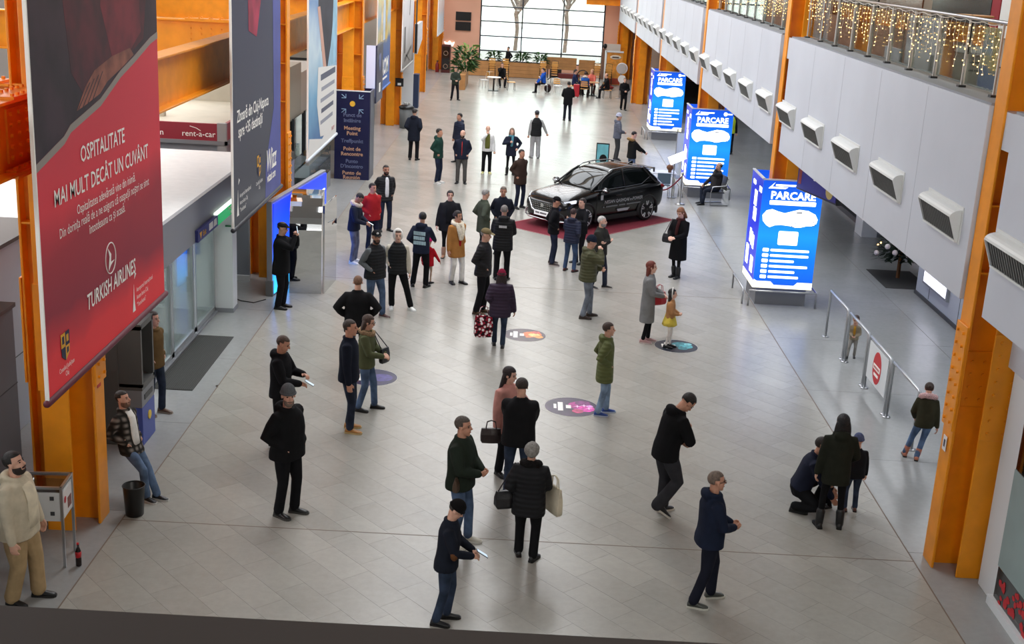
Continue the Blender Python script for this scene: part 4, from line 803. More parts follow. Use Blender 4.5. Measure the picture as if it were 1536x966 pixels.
# ------------------------------------------------------------------ steel crowd railing with no entry sign
t = thing('steel_railing', 'tubular steel railing carrying a no entry sign', 'railing', (6.72, 22.6, 0))
for a, b in ((25.75, 24.22), (24.05, 22.62), (22.48, 21.08), (20.94, 19.42)):
    mb = MB().tube([(6.72, a, 0.02), (6.72, a, 1.0), (6.72, a - 0.03, 1.03), (6.72, b + 0.03, 1.03), (6.72, b, 1.0), (6.72, b, 0.02)], 0.027, 10, False); ob('hoop', mb, STEEL, t, True, smooth=True)
    for y in (a, b): ob('floor_flange', MB().lathe([(0.075, 0), (0.075, 0.015), (0.03, 0.02)], (6.72, y, 0), 14), STEEL, t, True, smooth=True)
s = thing('no_entry_sign', 'white board with red no entry disc on steel railing', 'sign', (6.7, 21.8, 0.35))
ob('board', MB().box(6.69, 6.705, 21.14, 22.38, 0.28, 0.98), WHITE, s, True)
mb = MB().prism([(21.76 + 0.26 * math.cos(k * math.pi / 14), 0.63 + 0.30 * math.sin(k * math.pi / 14)) for k in range(28)], 'x', 6.684, 6.69); ob('red_disc', mb, pmat('sign_red', (200, 30, 38), 0.5), s, True)
ob('bar', MB().box(6.68, 6.686, 21.55, 21.97, 0.58, 0.68), LETTER, s, True)
SX = lambda y, z: frame((6.678, y, z), (0, -1, 0), (0, 0, 1))
ob('text_mark', MB().box(6.676, 6.68, 21.6, 21.92, 0.61, 0.65), pmat('sign_red_pale', (196, 120, 120), 0.5), s, True); ob('text_mark', MB().box(6.68, 6.684, 21.62, 21.90, 0.47, 0.52), LETTER, s, True)
# ------------------------------------------------------------------ shop front at the right edge
t = thing('shop_corner', 'white framed shop window with frosted glass and red pattern', 'shop', (6.4, 12.5, 0))
ob('frame_post', MB().box(6.25, 6.9, 14.25, 14.8, 0, 3.3), WHITE, t, True, bevel=0.008); ob('lower_rail', MB().box(6.18, 6.3, 8.5, 14.3, 0, 0.12), WHITE, t, True)
ob('window_glass', MB().box(6.24, 6.26, 8.5, 14.25, 0.12, 3.1), glass_mat('shop_window_glass', (150, 156, 156), 0.1), t, True)
ob('frosted_band', MB().box(6.228, 6.24, 8.5, 14.25, 0.55, 1.85), pmat('frosted_film', (146, 164, 162), 0.5, noise=0.05, nscale=2), t, True)
REDP = pmat('red_flower_print', (196, 36, 44), 0.6)
mb = MB(); rg = random.Random(3)
for i in range(170):
    y = rg.uniform(9, 14.2); z = rg.uniform(0.14, 0.5); r = rg.uniform(0.04, 0.085); pts = [(y + r * rg.uniform(0.6, 1.1) * math.cos(k * 1.05), z + r * rg.uniform(0.5, 1.0) * math.sin(k * 1.05)) for k in range(6)]
    x = 6.236 - i * 1e-5; mb.add([(x, a, b) for a, b in pts][::-1], [tuple(range(6))])
o = ob('red_pattern', mb, REDP, t, True); o['kind'] = 'stuff'
ob('red_flower', MB().prism([(13.55 + (0.16 if k % 2 else 0.08) * math.cos(k * 0.628), 2.5 + (0.2 if k % 2 else 0.1) * math.sin(k * 0.628)) for k in range(10)], 'x', 6.225, 6.235), REDP, t, True)
ob('dark_interior', MB().box(7.6, 7.7, 8.5, 14.3, 0, 3.3), pmat('shop_dark', (52, 50, 50), 0.8), t, True)
ob('upper_panel', MB().box(6.2, 6.3, 8.5, 14.9, 2.95, 3.75), WHITE_PANEL, t, True); ob('panel_seam', MB().box(6.195, 6.2, 12.9, 12.92, 2.97, 3.6), DGREY, t, True)
# ------------------------------------------------------------------ arcade under the balcony
AW = pmat('arcade_wall', (184, 190, 198), 0.5)
aw = struct('wall_arcade', MB().box(9.9, 10.1, 18, 30.0, 0, 3.6), AW, 'pale panelled wall under the balcony')
for y in (20.2, 22.4, 24.6, 26.9, 29.0): ob('panel_gap', MB().box(9.895, 9.9, y, y + 0.02, 0.1, 3.6), DGREY, aw)
ob('skirting', MB().box(9.86, 9.9, 18, 30, 0, 0.08), pmat('skirting_dark', (60, 62, 66), 0.5), aw)
t = thing('light_poster', 'white glowing poster frame on the arcade wall', 'poster', (9.88, 28.4, 1.0)); ob('frame', MB().box(9.83, 9.9, 27.6, 29.4, 0.42, 1.95), GREY, t, True); ob('sheet', MB().box(9.82, 9.83, 27.68, 29.32, 0.48, 1.88), pmat('poster_lit', (244, 244, 250), 0.5, emit=(240, 240, 255), estr=0.9), t, True)
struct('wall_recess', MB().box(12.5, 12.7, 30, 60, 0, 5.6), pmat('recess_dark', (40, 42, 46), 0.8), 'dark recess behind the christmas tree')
struct('wall_return', MB().box(10.1, 12.6, 29.85, 30.0, 0, 3.6), AW)
t = thing('glass_partition', 'dark glass partition beside the christmas tree', 'partition', (10.9, 33, 0)); ob('pane', MB().box(10.9, 10.94, 30.2, 36.0, 0.1, 3.5), DARKGLASS, t, True); ob('rail', MB().box(10.86, 10.98, 30.2, 36.0, 0.0, 0.1).box(10.86, 10.98, 30.2, 36.0, 1.0, 1.06), STEEL, t, True)
t = thing('white_post_box', 'white square pillar beside the stone planter', 'pillar', (10.4, 36.6, 0)); ob('shaft', MB().box(10.15, 10.6, 36.3, 37.1, 0, 3.6), WHITE, t, True); ob('grey_side', MB().box(10.6, 11.0, 36.4, 36.9, 0, 3.6), GREY, t, True)
# rock planter
t = thing('stone_planter', 'planter bed with rounded stones under the balcony', 'planter', (10.9, 41, 0)); ob('kerb', MB().box(10.5, 10.62, 37.6, 45, 0, 0.16), DGREY, t, True); ob('soil', MB().box(10.62, 12.4, 37.6, 45, 0, 0.1), pmat('planter_soil', (52, 46, 40), 0.95), t, True)
rg = random.Random(5); STN = [pmat('river_stone_%d' % k, c, 0.8, noise=0.15, nscale=6) for k, c in enumerate(((150, 144, 136), (112, 108, 104), (176, 170, 160), (110, 60, 54)))]
for k in range(26):
    r = rg.uniform(0.12, 0.26); q = MB().ell((rg.uniform(10.85, 11.6), 37.9 + k * 0.27, 0.1 + r * 0.5), (r, r * rg.uniform(0.8, 1.2), r * 0.7), None, 9, 6)
    tag(ob('stone', q, STN[k % 4], smooth=True), '%s stone, %s in the planter row' % (('grey', 'dark grey', 'pale', 'reddish')[k % 4], ORDN[k].replace(' nearest', ' from its near end').replace('nearest', 'first from its near end')), 'stone', 'stones in the planter bed')
LEAF = pmat('leaf_green', (52, 88, 40), 0.6, noise=0.3, nscale=5); DLEAF = pmat('fir_green', (26, 44, 26), 0.7, noise=0.3, nscale=8)
def leafy(t, c, h, n, spread, L, mat, seed, name='leaves', wdt=0.16):
    rg = random.Random(seed); mb = MB()
    for k in range(n):
        a = rg.uniform(0, 6.28); el = rg.uniform(-0.2, 1.2); z0 = c[2] + h * rg.random(); l = L * rg.uniform(0.6, 1.2)
        o = np.array([c[0] + spread * 0.3 * math.cos(a), c[1] + spread * 0.3 * math.sin(a), z0]); d = np.array([math.cos(a) * math.cos(el), math.sin(a) * math.cos(el), math.sin(el)]); s = np.array([-math.sin(a), math.cos(a), 0]) * l * wdt
        m_ = o + d * l * 0.5; e = o + d * l - np.array([0, 0, l * 0.25]); mb.add([o, m_ + s, e, m_ - s + np.array([0, 0, 0.01])], [(0, 1, 2), (0, 2, 3)])
    return ob(name, mb, mat, t, True)
pt = thing('planter_shrub', 'small green shrub among the planter stones', 'plant', (11.2, 38.4, 0.1)); ob('stem', MB().tube([(11.2, 38.4, 0.1), (11.2, 38.4, 0.5)], 0.02, 6), pmat('stem_brown', (86, 66, 44), 0.8), pt, True); leafy(pt, (11.2, 38.4, 0.25), 0.5, 90, 0.4, 0.35, LEAF, 1)
# christmas tree
t = thing('christmas_tree', 'small christmas tree with lights under the balcony', 'tree', (9.85, 31.4, 0)); ob('trunk', MB().tube([(9.85, 31.4, 0), (9.85, 31.4, 2.0)], 0.05, 8), pmat('trunk_brown', (120, 78, 40), 0.8), t, True)
mb = MB(); rg = random.Random(9)
for k in range(1500):
    z = 0.55 + 1.75 * (rg.random() ** 1.2); rr = 0.78 * (2.4 - z) / 1.85 * rg.uniform(0.45, 1.0); a = rg.uniform(0, 6.28); o = np.array([9.85 + rr * math.cos(a), 31.4 + rr * math.sin(a), z]); d = np.array([math.cos(a + rg.uniform(-0.7, 0.7)), math.sin(a + rg.uniform(-0.7, 0.7)), rg.uniform(-0.4, 0.3)]) * 0.16
    s = np.array([-d[1], d[0], 0.02]) * 0.3; mb.add([o - d * 0.6, o + s, o + d, o - s], [(0, 1, 2), (0, 2, 3)])
o = ob('branches', mb, DLEAF, t, True); o['kind'] = 'stuff'
mb = MB()
for k in range(26): z = 0.7 + 1.5 * k / 26; rr = 0.74 * (2.4 - z) / 1.85; a = k * 2.4; mb.ell((9.85 + rr * math.cos(a), 31.4 + rr * math.sin(a), z), 0.022, None, 6, 4)
o = ob('tree_lights', mb, BULB, t, True); o['kind'] = 'stuff'
for k, a in enumerate((3.4, 4.2, 3.9)): ob('bauble', MB().ell((9.85 + 0.7 * math.cos(a), 31.4 + 0.7 * math.sin(a), 0.68 + 0.12 * k), 0.07, None, 10, 7), pmat('bauble_white', (220, 205, 200), 0.3), t, True, smooth=True)
t = thing('tree_mat', 'square dark mat under the christmas tree', 'mat', (9.8, 31.2, 0)); ob('sheet', MB().box(9.25, 10.4, 30.3, 32.2, 0, 0.012), MATM, t, True)
# glazed doors far under the balcony
t = thing('glazed_arcade', 'row of tall glazed doors far under the balcony', 'doors', (11, 52, 0))
for k in range(9):
    y = 44.5 + k * 2.0; ob('glass_door', MB().box(11.0, 11.04, y + 0.08, y + 1.92, 0.1, 3.4), pmat('arcade_glass_%d' % (k % 2), ((120, 132, 136), (150, 160, 164))[k % 2], 0.12), t, True); ob('door_post', MB().box(10.94, 11.08, y - 0.06, y + 0.06, 0, 3.5), WHITE, t, True)
    ob('door_bar', MB().box(10.95, 11.05, y, y + 2, 1.1, 1.16), GREY, t, True)
# ------------------------------------------------------------------ upper floor behind the balustrade
uw = struct('wall_upper', MB().box(12.0, 12.2, 9, 80, 6.05, 10.2), pmat('upper_wall', (150, 134, 116), 0.7), 'upper floor shop wall behind the balustrade')
for k, (a, b, c) in enumerate(((22, 29, (60, 56, 50)), (33.6, 38.5, (24, 27, 28)), (39.5, 43.5, (110, 72, 50)), (44.5, 50, (40, 38, 36)), (51, 56.5, (90, 60, 42)), (58.5, 66, (245, 248, 255)), (67, 75, (60, 44, 34)))):
    if c[0] > 200: ob('bright_window', MB().box(11.9, 12.0, a, b, 6.3, 8.0), pmat('bright_window_lit', c, 0.5, emit=c, estr=2.5), uw)
    else: ob('dark_window', MB().box(11.95, 12.0, a, b, 6.3, 8.6), pmat('upper_dark_%d' % k, c, 0.2), uw)
ob('red_panel', MB().box(11.93, 12.0, 32.9, 33.5, 6.1, 8.8), pmat('upper_red', (140, 30, 44), 0.6), uw); ob('white_panel', MB().box(11.92, 12.0, 31.6, 32.8, 6.1, 8.8), WHITE, uw)
fl = struct('floor_upper', MB().box(6.1, 12.0, 9, 80, 6.05, 6.065), pmat('upper_floor', (104, 94, 84), 0.4))
for k, (x, y, lb) in enumerate(((8.6, 17.4, 'nearer'), (8.4, 22.4, 'middle'), (8.9, 26.0, 'farther'))):
    t = thing('cafe_table', 'brown cafe table on the upper floor, the %s of three' % lb, 'table', (x, y, 6.065), 0, 'tables on the upper floor')
    ob('top', MB().lathe([(0.42, 0.72), (0.42, 0.75)], n=18), WOOD, t); ob('stem', MB().tube([(0, 0, 0), (0, 0, 0.72)], 0.04, 8), BLACK, t); ob('base', MB().lathe([(0.25, 0), (0.25, 0.02)], n=16), BLACK, t)
t = thing('potted_fir', 'dark potted fir on the upper floor behind the glass', 'plant', (7.4, 16.9, 6.065)); ob('pot', MB().lathe([(0.16, 0), (0.2, 0.3)], (7.4, 16.9, 6.065), 14), BLACK, t, True); leafy(t, (7.4, 16.9, 6.35), 0.9, 160, 0.5, 0.36, DLEAF, 4, 'branches')
for k, (x, y, c, lb) in enumerate(((9.6, 21.0, (170, 110, 50), 'orange brown sofa on the upper floor behind the balustrade'), (9.8, 18.6, (190, 180, 168), 'pale sofa on the upper floor behind the balustrade'))):
    t = thing('sofa', lb, 'sofa', (x, y, 6.065)); m = pmat('sofa_%d' % k, c, 0.8); ob('seat', MB().box(-0.4, 0.4, -0.9, 0.9, 0.12, 0.45), m, t, bevel=0.05); ob('backrest', MB().box(0.3, 0.5, -0.9, 0.9, 0.3, 0.9), m, t, bevel=0.05); ob('arm', MB().box(-0.4, 0.45, -1.0, -0.85, 0.1, 0.62), m, t, bevel=0.03); ob('arm', MB().box(-0.4, 0.45, 0.85, 1.0, 0.1, 0.62), m, t, bevel=0.03); ob('leg', MB().box(-0.35, -0.3, -0.85, -0.8, 0, 0.12).box(0.3, 0.35, 0.8, 0.85, 0, 0.12), BLACK, t)
# parapet of the gallery the viewer stands on
g = struct('gallery_parapet', MB().box(-7, 7, 0.82, 1.02, 6.0, 7.02), pmat('gallery_parapet_dark', (92, 82, 78), 0.6), 'dark gallery parapet in front of the viewer')
struct('floor_gallery', MB().box(-16, 16, -3, 0.9, 5.6, 6.0), GREY)
# ------------------------------------------------------------------ cafe at the far end
def planks(parent, x0, x1, y, z0, z1, n, mat, name='plank'):
    h = (z1 - z0) / n
    for k in range(n): ob(name, MB().box(x0, x1, y - 0.02, y, z0 + k * h + 0.006, z0 + (k + 1) * h - 0.006), mat, parent, True)
t = thing('wooden_planter_wall', 'long low oak planter wall behind the cafe tables', 'planter', (-1.3, 79, 0))
ob('core', MB().box(-3.5, 1.25, 78.5, 79.2, 0, 0.92), pmat('planter_core', (120, 86, 52), 0.7), t, True); planks(t, -3.5, -1.05, 78.5, 0.02, 0.92, 4, WOOD); planks(t, -1.0, 1.25, 78.5, 0.02, 0.92, 4, WOOD)
ob('soil', MB().box(-3.4, 1.2, 78.55, 79.15, 0.92, 0.94), pmat('planter_soil2', (44, 38, 32), 0.95), t, True)
t = thing('wooden_screen', 'tall oak slat screen right of the planter wall', 'screen', (2.3, 79.4, 0)); ob('core', MB().box(1.3, 3.15, 79.3, 79.36, 0.55, 1.3), pmat('planter_core', (120, 86, 52), 0.7), t, True); planks(t, 1.3, 3.15, 79.3, 0.55, 1.3, 4, WOOD, 'slat'); ob('leg', MB().box(1.35, 1.42, 79.3, 79.36, 0, 0.55), DGREY, t, True); ob('leg', MB().box(3.0, 3.07, 79.3, 79.36, 0, 0.55), DGREY, t, True)
t = thing('wooden_screen', 'narrow oak slat screen beside the bright gap', 'screen', (3.8, 79.4, 0)); ob('core', MB().box(3.3, 4.3, 79.3, 79.36, 0.3, 1.22), pmat('planter_core', (120, 86, 52), 0.7), t, True); planks(t, 3.3, 4.3, 79.3, 0.3, 1.22, 4, WOOD, 'slat'); ob('leg', MB().box(3.35, 3.42, 79.3, 79.36, 0, 0.3), DGREY, t, True); ob('leg', MB().box(4.2, 4.27, 79.3, 79.36, 0, 0.3), DGREY, t, True)
for k, (x, lb) in enumerate(((-1.95, 'round leafy plant left of the waiter in the planter wall'), (-0.2, 'spreading green plant in the middle of the planter wall'), (0.9, 'small leafy plant at the right end of the planter wall'))):
    p = thing('planter_plant', lb, 'plant', (x, 78.85, 0.92)); ob('stem', MB().tube([(x, 78.85, 0.92), (x, 78.85, 1.25)], 0.02, 6), pmat('stem_brown', (86, 66, 44), 0.8), p, True); leafy(p, (x, 78.85, 0.98), 0.42, 70, 0.7, 0.42, LEAF, 20 + k)
p = thing('tall_potted_plant', 'tall green plant in a slim oak box behind the far man', 'plant', (-3.4, 72, 0)); ob('oak_box', MB().box(-3.6, -3.28, 70.0, 73.6, 0, 0.82), WOOD, p, True, bevel=0.01); leafy(p, (-3.42, 71.6, 0.82), 1.2, 170, 1.2, 0.55, LEAF, 31); leafy(p, (-3.2, 72.8, 1.2), 1.0, 70, 0.8, 0.5, pmat('leaf_bright', (110, 150, 60), 0.6), 32)
# chairs and tables
CH_W = pmat('chair_wood', (226, 166, 84), 0.5); CH_M = pmat('chair_metal', (52, 46, 42), 0.4, metal=0.5)
def chair(x, y, z, rz, label, group, white=False):
    t = thing('cafe_chair', label, 'chair', (x, y, z), rz, group); leg = pmat('chair_white', (226, 226, 224), 0.5) if white else CH_M
    ob('seat', MB().box(-0.21, 0.21, -0.21, 0.21, 0.44, 0.47), pmat('chair_white', (226, 226, 224), 0.5) if white else CH_W, t, bevel=0.01)
    for sx in (-1, 1):
        ob('leg', MB().tube([(sx * 0.2, -0.2, 0), (sx * 0.18, -0.18, 0.45)], 0.014, 6), leg, t); ob('leg', MB().tube([(sx * 0.2, 0.22, 0), (sx * 0.18, 0.18, 0.45), (sx * 0.19, 0.25, 0.88)], 0.014, 6), leg, t)
    for k in range(3): ob('back_slat', MB().box(-0.2, 0.2, 0.205 + k * 0.012, 0.225 + k * 0.012, 0.58 + k * 0.11, 0.65 + k * 0.11), CH_W, t)
    ob('back_rail', MB().tube([(-0.19, 0.25, 0.88), (0, 0.27, 0.91), (0.19, 0.25, 0.88)], 0.014, 6), leg, t)
    return t
chair(-2.3, 71.6, 0, R(-60), 'wooden chair left of the round cafe table with black foot', 'chairs at the left cafe table', True); chair(-0.75, 71.2, 0, R(100), 'wooden chair right of the round cafe table', 'chairs at the left cafe table'); chair(-1.35, 72.9, 0, R(10), 'chair holding the person in black at the cafe table', 'chairs at the left cafe table')
chair(1.05, 70.7, 0, R(100), 'white legged chair under the person in the blue jacket', 'chairs in the cafe middle', True); chair(1.85, 70.5, 0, R(160), 'empty wooden backed white chair beside the blue jacket', 'chairs in the cafe middle', True)
chair(4.55, 69.6, 0, R(95), 'chair under the bald man in black at the far table', 'chairs at the crowded far table'); chair(2.75, 70.9, 0, R(-80), 'chair under the person in navy at the far table', 'chairs at the crowded far table')
for sname, sx_, sy_ in (('first', -2.0, 76.6), ('second', -1.2, 76.7), ('third', 1.05, 76.5), ('fourth', 1.75, 76.6), ('fifth', 4.3, 76.8), ('sixth', 5.0, 76.7)):
    for k in range(4): chair(sx_, sy_ - 0.05 * k, 0.14 * k, R(180), '%s wooden cafe chair of the %s stack from the left' % (('lowest', 'second lowest', 'second highest', 'topmost')[k], sname), 'stacked cafe chairs')
def ctable(x, y, label, top):
    t = thing('cafe_table', label, 'table', (x, y, 0), 0, 'tables of the far cafe'); ob('top', MB().lathe([(0.4, 0.72), (0.4, 0.75)], n=20), top, t); ob('stem', MB().tube([(0, 0, 0.02), (0, 0, 0.72)], 0.045, 8), BLACK, t); ob('foot', MB().box(-0.28, 0.28, -0.28, 0.28, 0, 0.03), BLACK, t)
ctable(-1.72, 70.5, 'round white cafe table with square black foot', pmat('table_white', (224, 216, 204), 0.4)); ctable(3.75, 70.6, 'cafe table hidden among the four seated people', WOOD)
# end wall details
for k, z in enumerate((3.08, 2.46)):
    tag(ob('wall_screen', MB().box(-4.6, -3.62, 81.9, 82.0, z, z + 0.53), BLACK), '%s black wall screen on the salmon wall' % ('upper', 'lower')[k], 'screen', 'black screens on the end wall')
t = thing('crown_sign', 'white crown shaped sign above the dark cabinet', 'sign', (-4.85, 81.9, 1.6)); ob('crown', fprism([(-5.2, 1.45), (-4.72, 1.45), (-4.62, 1.72), (-4.8, 1.62), (-4.94, 1.78), (-5.08, 1.62), (-5.28, 1.72)], 81.92, 81.96), pmat('crown_lit', (255, 250, 240), 0.5, emit=(255, 250, 240), estr=1.5), t, True); ob('crown_base', MB().box(-5.18, -4.74, 81.9, 81.98, 1.4, 1.45), WHITE, t, True)
t = thing('display_cabinet', 'dark red vending cabinet against the salmon wall', 'cabinet', (-4.9, 79.5, 0)); ob('case', MB().box(-5.25, -4.7, 79.2, 79.9, 0, 1.7), pmat('cabinet_dark_red', (74, 22, 18), 0.4), t, True, bevel=0.02); ob('glass', MB().box(-5.2, -4.75, 79.18, 79.2, 0.2, 1.6), DARKGLASS, t, True)
for z in (0.4, 1.2): ob('print', MB().ring((-4.98, 79.17, z), 0.13, 0.02, 16, 5, rot=((1, 0, 0), (0, 0, 1), (0, 1, 0))), pmat('cabinet_print', (150, 120, 100), 0.5), t, True)
t = thing('fire_extinguisher', 'red fire extinguisher by the dark cabinet', 'extinguisher', (-5.5, 79.3, 0)); ob('bottle', MB().lathe([(0.1, 0), (0.11, 0.05), (0.11, 0.5), (0.05, 0.6), (0.04, 0.66)], (-5.5, 79.3, 0), 12), pmat('extinguisher_red', (120, 16, 16), 0.4), t, True, smooth=True); ob('valve', MB().box(-5.55, -5.42, 79.27, 79.33, 0.66, 0.72), BLACK, t, True)
t = thing('olive_shutter', 'olive slatted board beside the orange end column', 'board', (-6.5, 80, 0)); ob('board', MB().box(-7.0, -6.2, 80.0, 80.1, 0.0, 2.6), pmat('olive_board', (96, 92, 48), 0.7), t, True)
for z in np.arange(0.5, 2.5, 0.3): ob('slat', MB().box(-6.95, -6.25, 79.96, 80.0, z, z + 0.1), pmat('olive_slat', (130, 124, 84), 0.7), t, True)
# ice cream stand, round sign, red bag at the right end
t = thing('ice_cream_stand', 'orange ice cream stand at the right of the gable window', 'stand', (5.4, 77.5, 0))
ob('cabinet', MB().box(4.85, 5.85, 77.2, 78.0, 0, 1.95), pmat('stand_orange', (224, 150, 60), 0.5, noise=0.25, nscale=3), t, True, bevel=0.02); ob('white_edge', MB().box(4.8, 4.87, 77.15, 78.0, 0, 1.98).box(4.8, 5.87, 77.15, 77.25, 1.93, 2.02), WHITE, t, True); ob('brand_oval', MB().ell((5.4, 77.18, 1.65), (0.34, 0.02, 0.13), None, 18, 8), pmat('stand_oval', (226, 216, 196), 0.5), t, True); ob('oval_print', MB().box(5.2, 5.6, 77.14, 77.16, 1.61, 1.69), pmat('stand_letter', (96, 80, 70), 0.6), t, True); ob('red_trim', MB().box(4.9, 5.8, 77.18, 77.2, 0.05, 0.4), pmat('stand_red', (160, 60, 40), 0.5), t, True)
t = thing('white_booth', 'white booth with dark lamp beside the ice cream stand', 'booth', (4.7, 80, 0)); ob('panel', MB().box(4.9, 5.9, 80.5, 80.6, 0, 2.2), pmat('booth_cream', (216, 206, 194), 0.6), t, True); ob('lamp', MB().ell((4.92, 80.45, 2.05), (0.12, 0.06, 0.16), None, 10, 7), BLACK, t, True); ob('column', MB().box(4.75, 4.95, 80.4, 80.6, 0, 1.9), pmat('booth_brown', (130, 96, 78), 0.6), t, True)
t = thing('round_sign', 'round white sign on a pole behind the guard', 'sign', (5.25, 70.0, 0)); ob('pole', MB().tube([(5.25, 70, 0), (5.25, 70, 1.5)], 0.03, 8), STEEL, t, True)
RX = ((1, 0, 0), (0, 0, 1), (0, 1, 0)); ob('disc', MB().tube([(5.25, 69.96, 1.62), (5.25, 70.0, 1.62)], 0.27, 20, False), pmat('sign_disc_grey', (178, 176, 174), 0.5), t, True); ob('rim', MB().ring((5.3, 70.02, 1.62), 0.28, 0.03, 20, 6, RX), WHITE, t, True); ob('disc', MB().tube([(5.33, 69.96, 1.05), (5.33, 70.0, 1.05)], 0.22, 20, False), WHITE, t, True); ob('foot', MB().lathe([(0.2, 0), (0.2, 0.02), (0.03, 0.04)], (5.25, 70, 0), 14), STEEL, t, True)
t = thing('red_pouf', 'dark red pouf lying by the ice cream stand', 'pouf', (4.8, 74.2, 0)); ob('cushion', MB().ell((4.8, 74.2, 0.13), (0.42, 0.3, 0.13), None, 14, 8), pmat('pouf_red', (130, 36, 34), 0.7), t, True, smooth=True); ob('knot', MB().ell((4.85, 74.2, 0.27), (0.2, 0.16, 0.06), None, 10, 6), pmat('pouf_red2', (150, 60, 50), 0.7), t, True)
t = thing('red_cart', 'dark red display cart with a wheel beside the slat screen', 'cart', (2.9, 77.5, 0)); ob('bed', MB().prism([(1.6, 0.25), (3.4, 0.25), (3.2, 0.5), (2.2, 0.55), (1.6, 0.8)], 'y', -78, -77.4).xform(Matrix(((0, 0, 1, 0), (0, 1, 0, 0), (1, 0, 0, 0), (0, 0, 0, 1))) @ Matrix.Identity(4)) if False else MB().box(2.0, 3.3, 77.4, 77.9, 0.2, 0.5), pmat('cart_red', (104, 36, 34), 0.6), t, True, bevel=0.03); ob('wheel', MB().ring((3.5, 77.4, 0.42), 0.34, 0.03, 20, 6, RX), BLACK, t, True); ob('shaft', MB().tube([(1.4, 77.4, 0.1), (2.0, 77.5, 0.6)], 0.03, 6), CH_M, t, True); ob('board', MB().box(1.5, 2.2, 77.6, 77.66, 0.2, 0.72), BLACK, t, True)
t = thing('red_suitcase', 'red suitcase standing by the crowded far table', 'suitcase', (2.9, 69.2, 0)); ob('shell', MB().box(2.68, 3.0, 69.1, 69.4, 0.05, 0.72), pmat('suitcase_red', (176, 26, 40), 0.45), t, True, bevel=0.04); ob('handle', MB().tube([(2.76, 69.25, 0.7), (2.76, 69.25, 0.85), (2.92, 69.25, 0.85), (2.92, 69.25, 0.7)], 0.012, 6), BLACK, t, True)
for x in (2.74, 2.94): ob('wheel', MB().tube([(x - 0.02, 69.2, 0.035), (x + 0.02, 69.2, 0.035)], 0.035, 10, False), BLACK, t, True)
t = thing('dark_backpack', 'dark backpack under the blue jacket chair', 'bag', (1.0, 70.6, 0)); ob('sack', MB().ell((1.3, 71.0, 0.24), (0.2, 0.15, 0.24), None, 12, 8), pmat('bag_maroon', (46, 16, 18), 0.8), t, True, smooth=True); ob('pocket', MB().ell((1.3, 70.87, 0.18), (0.13, 0.06, 0.12), None, 10, 6), BLACK, t, True)
# inner doorway under the balcony far right
for k, (y, z1) in enumerate(((61.5, 3.5), (73.5, 3.5))):
    d = struct('door_%d' % (k + 1), MB().box(7.0, 7.1, y, y + 3.5, 0, z1), pmat('dark_doorway', (30, 26, 24), 0.6), 'dark doorway under the balcony'); ob('door_frame', MB().box(6.94, 7.0, y - 0.1, y, 0, z1).box(6.94, 7.0, y, y + 3.5, z1, z1 + 0.1), WHITE, d)
struct('wall_inner', MB().box(7.1, 7.2, 60.5, 82, 0, 3.6), pmat('inner_wall_brown', (120, 84, 60), 0.7))
# ------------------------------------------------------------------ outdoors beyond the gable window
PAVE = pmat('pale_paving', (214, 214, 212), 0.9)
struct('ground', MB().box(-60, 60, 82.4, 170, -0.4, -0.05), PAVE, 'pale paving outside the gable window')
FAC = pmat('facade_pale', (226, 222, 212), 0.9); b = thing('building', 'pale office block outside the gable window', 'building', (0, 130, 0)); ob('wall', MB().box(-30, 30, 130, 140, 0, 14), FAC, b, True)
for x, z, ww, hh in ((-4.8, 3.8, 1.6, 1.2), (-2.6, 3.8, 1.8, 1.2), (1.2, 3.7, 1.6, 1.2), (3.2, 3.7, 1.6, 1.2), (11, 1.2, 2.0, 3.2), (13.5, 1.2, 2.2, 3.2)):
    w_ = ob('window', MB().box(x, x + ww, 129.9, 130, z, z + hh), pmat('far_window', (58, 64, 70), 0.3), b, True); ob('pane', MB().box(x + 0.1, x + ww / 2 - 0.05, 129.88, 129.9, z + 0.1, z + hh - 0.1), pmat('far_pane', (40, 46, 54), 0.2), w_)
BARK = pmat('bark_brown', (92, 76, 66), 0.9, noise=0.2, nscale=5)
def bare_tree(x, y, h, seed, label):
    t = thing('bare_tree', label, 'tree', (x, y, 0)); rg = random.Random(seed); mb = MB().tube([(x, y, -0.1), (x + 0.1, y, h * 0.3), (x - 0.05, y, h * 0.5), (x + 0.2, y, h * 0.65)], [0.17, 0.15, 0.18, 0.14], 8); ob('trunk', mb, BARK, t, True); mb = MB()
    for k in range(16):
        a = rg.uniform(0, 6.28); l = rg.uniform(0.8, 2.4); z = h * rg.uniform(0.5, 0.66); p = np.array([x + 0.1, y, z]); d = np.array([math.cos(a) * 0.7, math.sin(a) * 0.4, 0.9]); mb.tube([p, p + d * l * 0.5, p + d * l + np.array([0, 0, 0.2])], [0.1, 0.06, 0.02], 6)
    ob('branches', mb, BARK, t, True)
bare_tree(-0.9, 100, 5.6, 2, 'bare pollarded tree left of centre outside the window'); bare_tree(3.0, 101, 6.2, 3, 'bare leaning tree right of centre outside the window')
t = thing('street_lamp', 'grey street lamp post outside the gable window', 'lamp', (-3.9, 104, 0)); ob('pole', MB().tube([(-3.9, 104, 0), (-3.9, 104, 5.2)], 0.09, 8), pmat('lamp_grey', (120, 124, 128), 0.5), t, True); ob('head', MB().box(-4.3, -3.5, 103.9, 104.1, 5.0, 5.3), pmat('lamp_grey', (120, 124, 128), 0.5), t, True)
for k, (x, c) in enumerate(((9.0, (206, 130, 90)), (9.6, (206, 150, 120)), (10.6, (130, 160, 200)), (11.1, (90, 120, 150)))): t = thing('flag_post', '%s parked roll outside the window at right' % ('orange', 'pale orange', 'pale blue', 'steel blue')[k], 'post', (x, 118, 0)); ob('post', MB().tube([(x, 118, 0), (x - 0.3, 118, 3.2)], 0.12, 8), pmat('roll_%d' % k, c, 0.7), t, True)
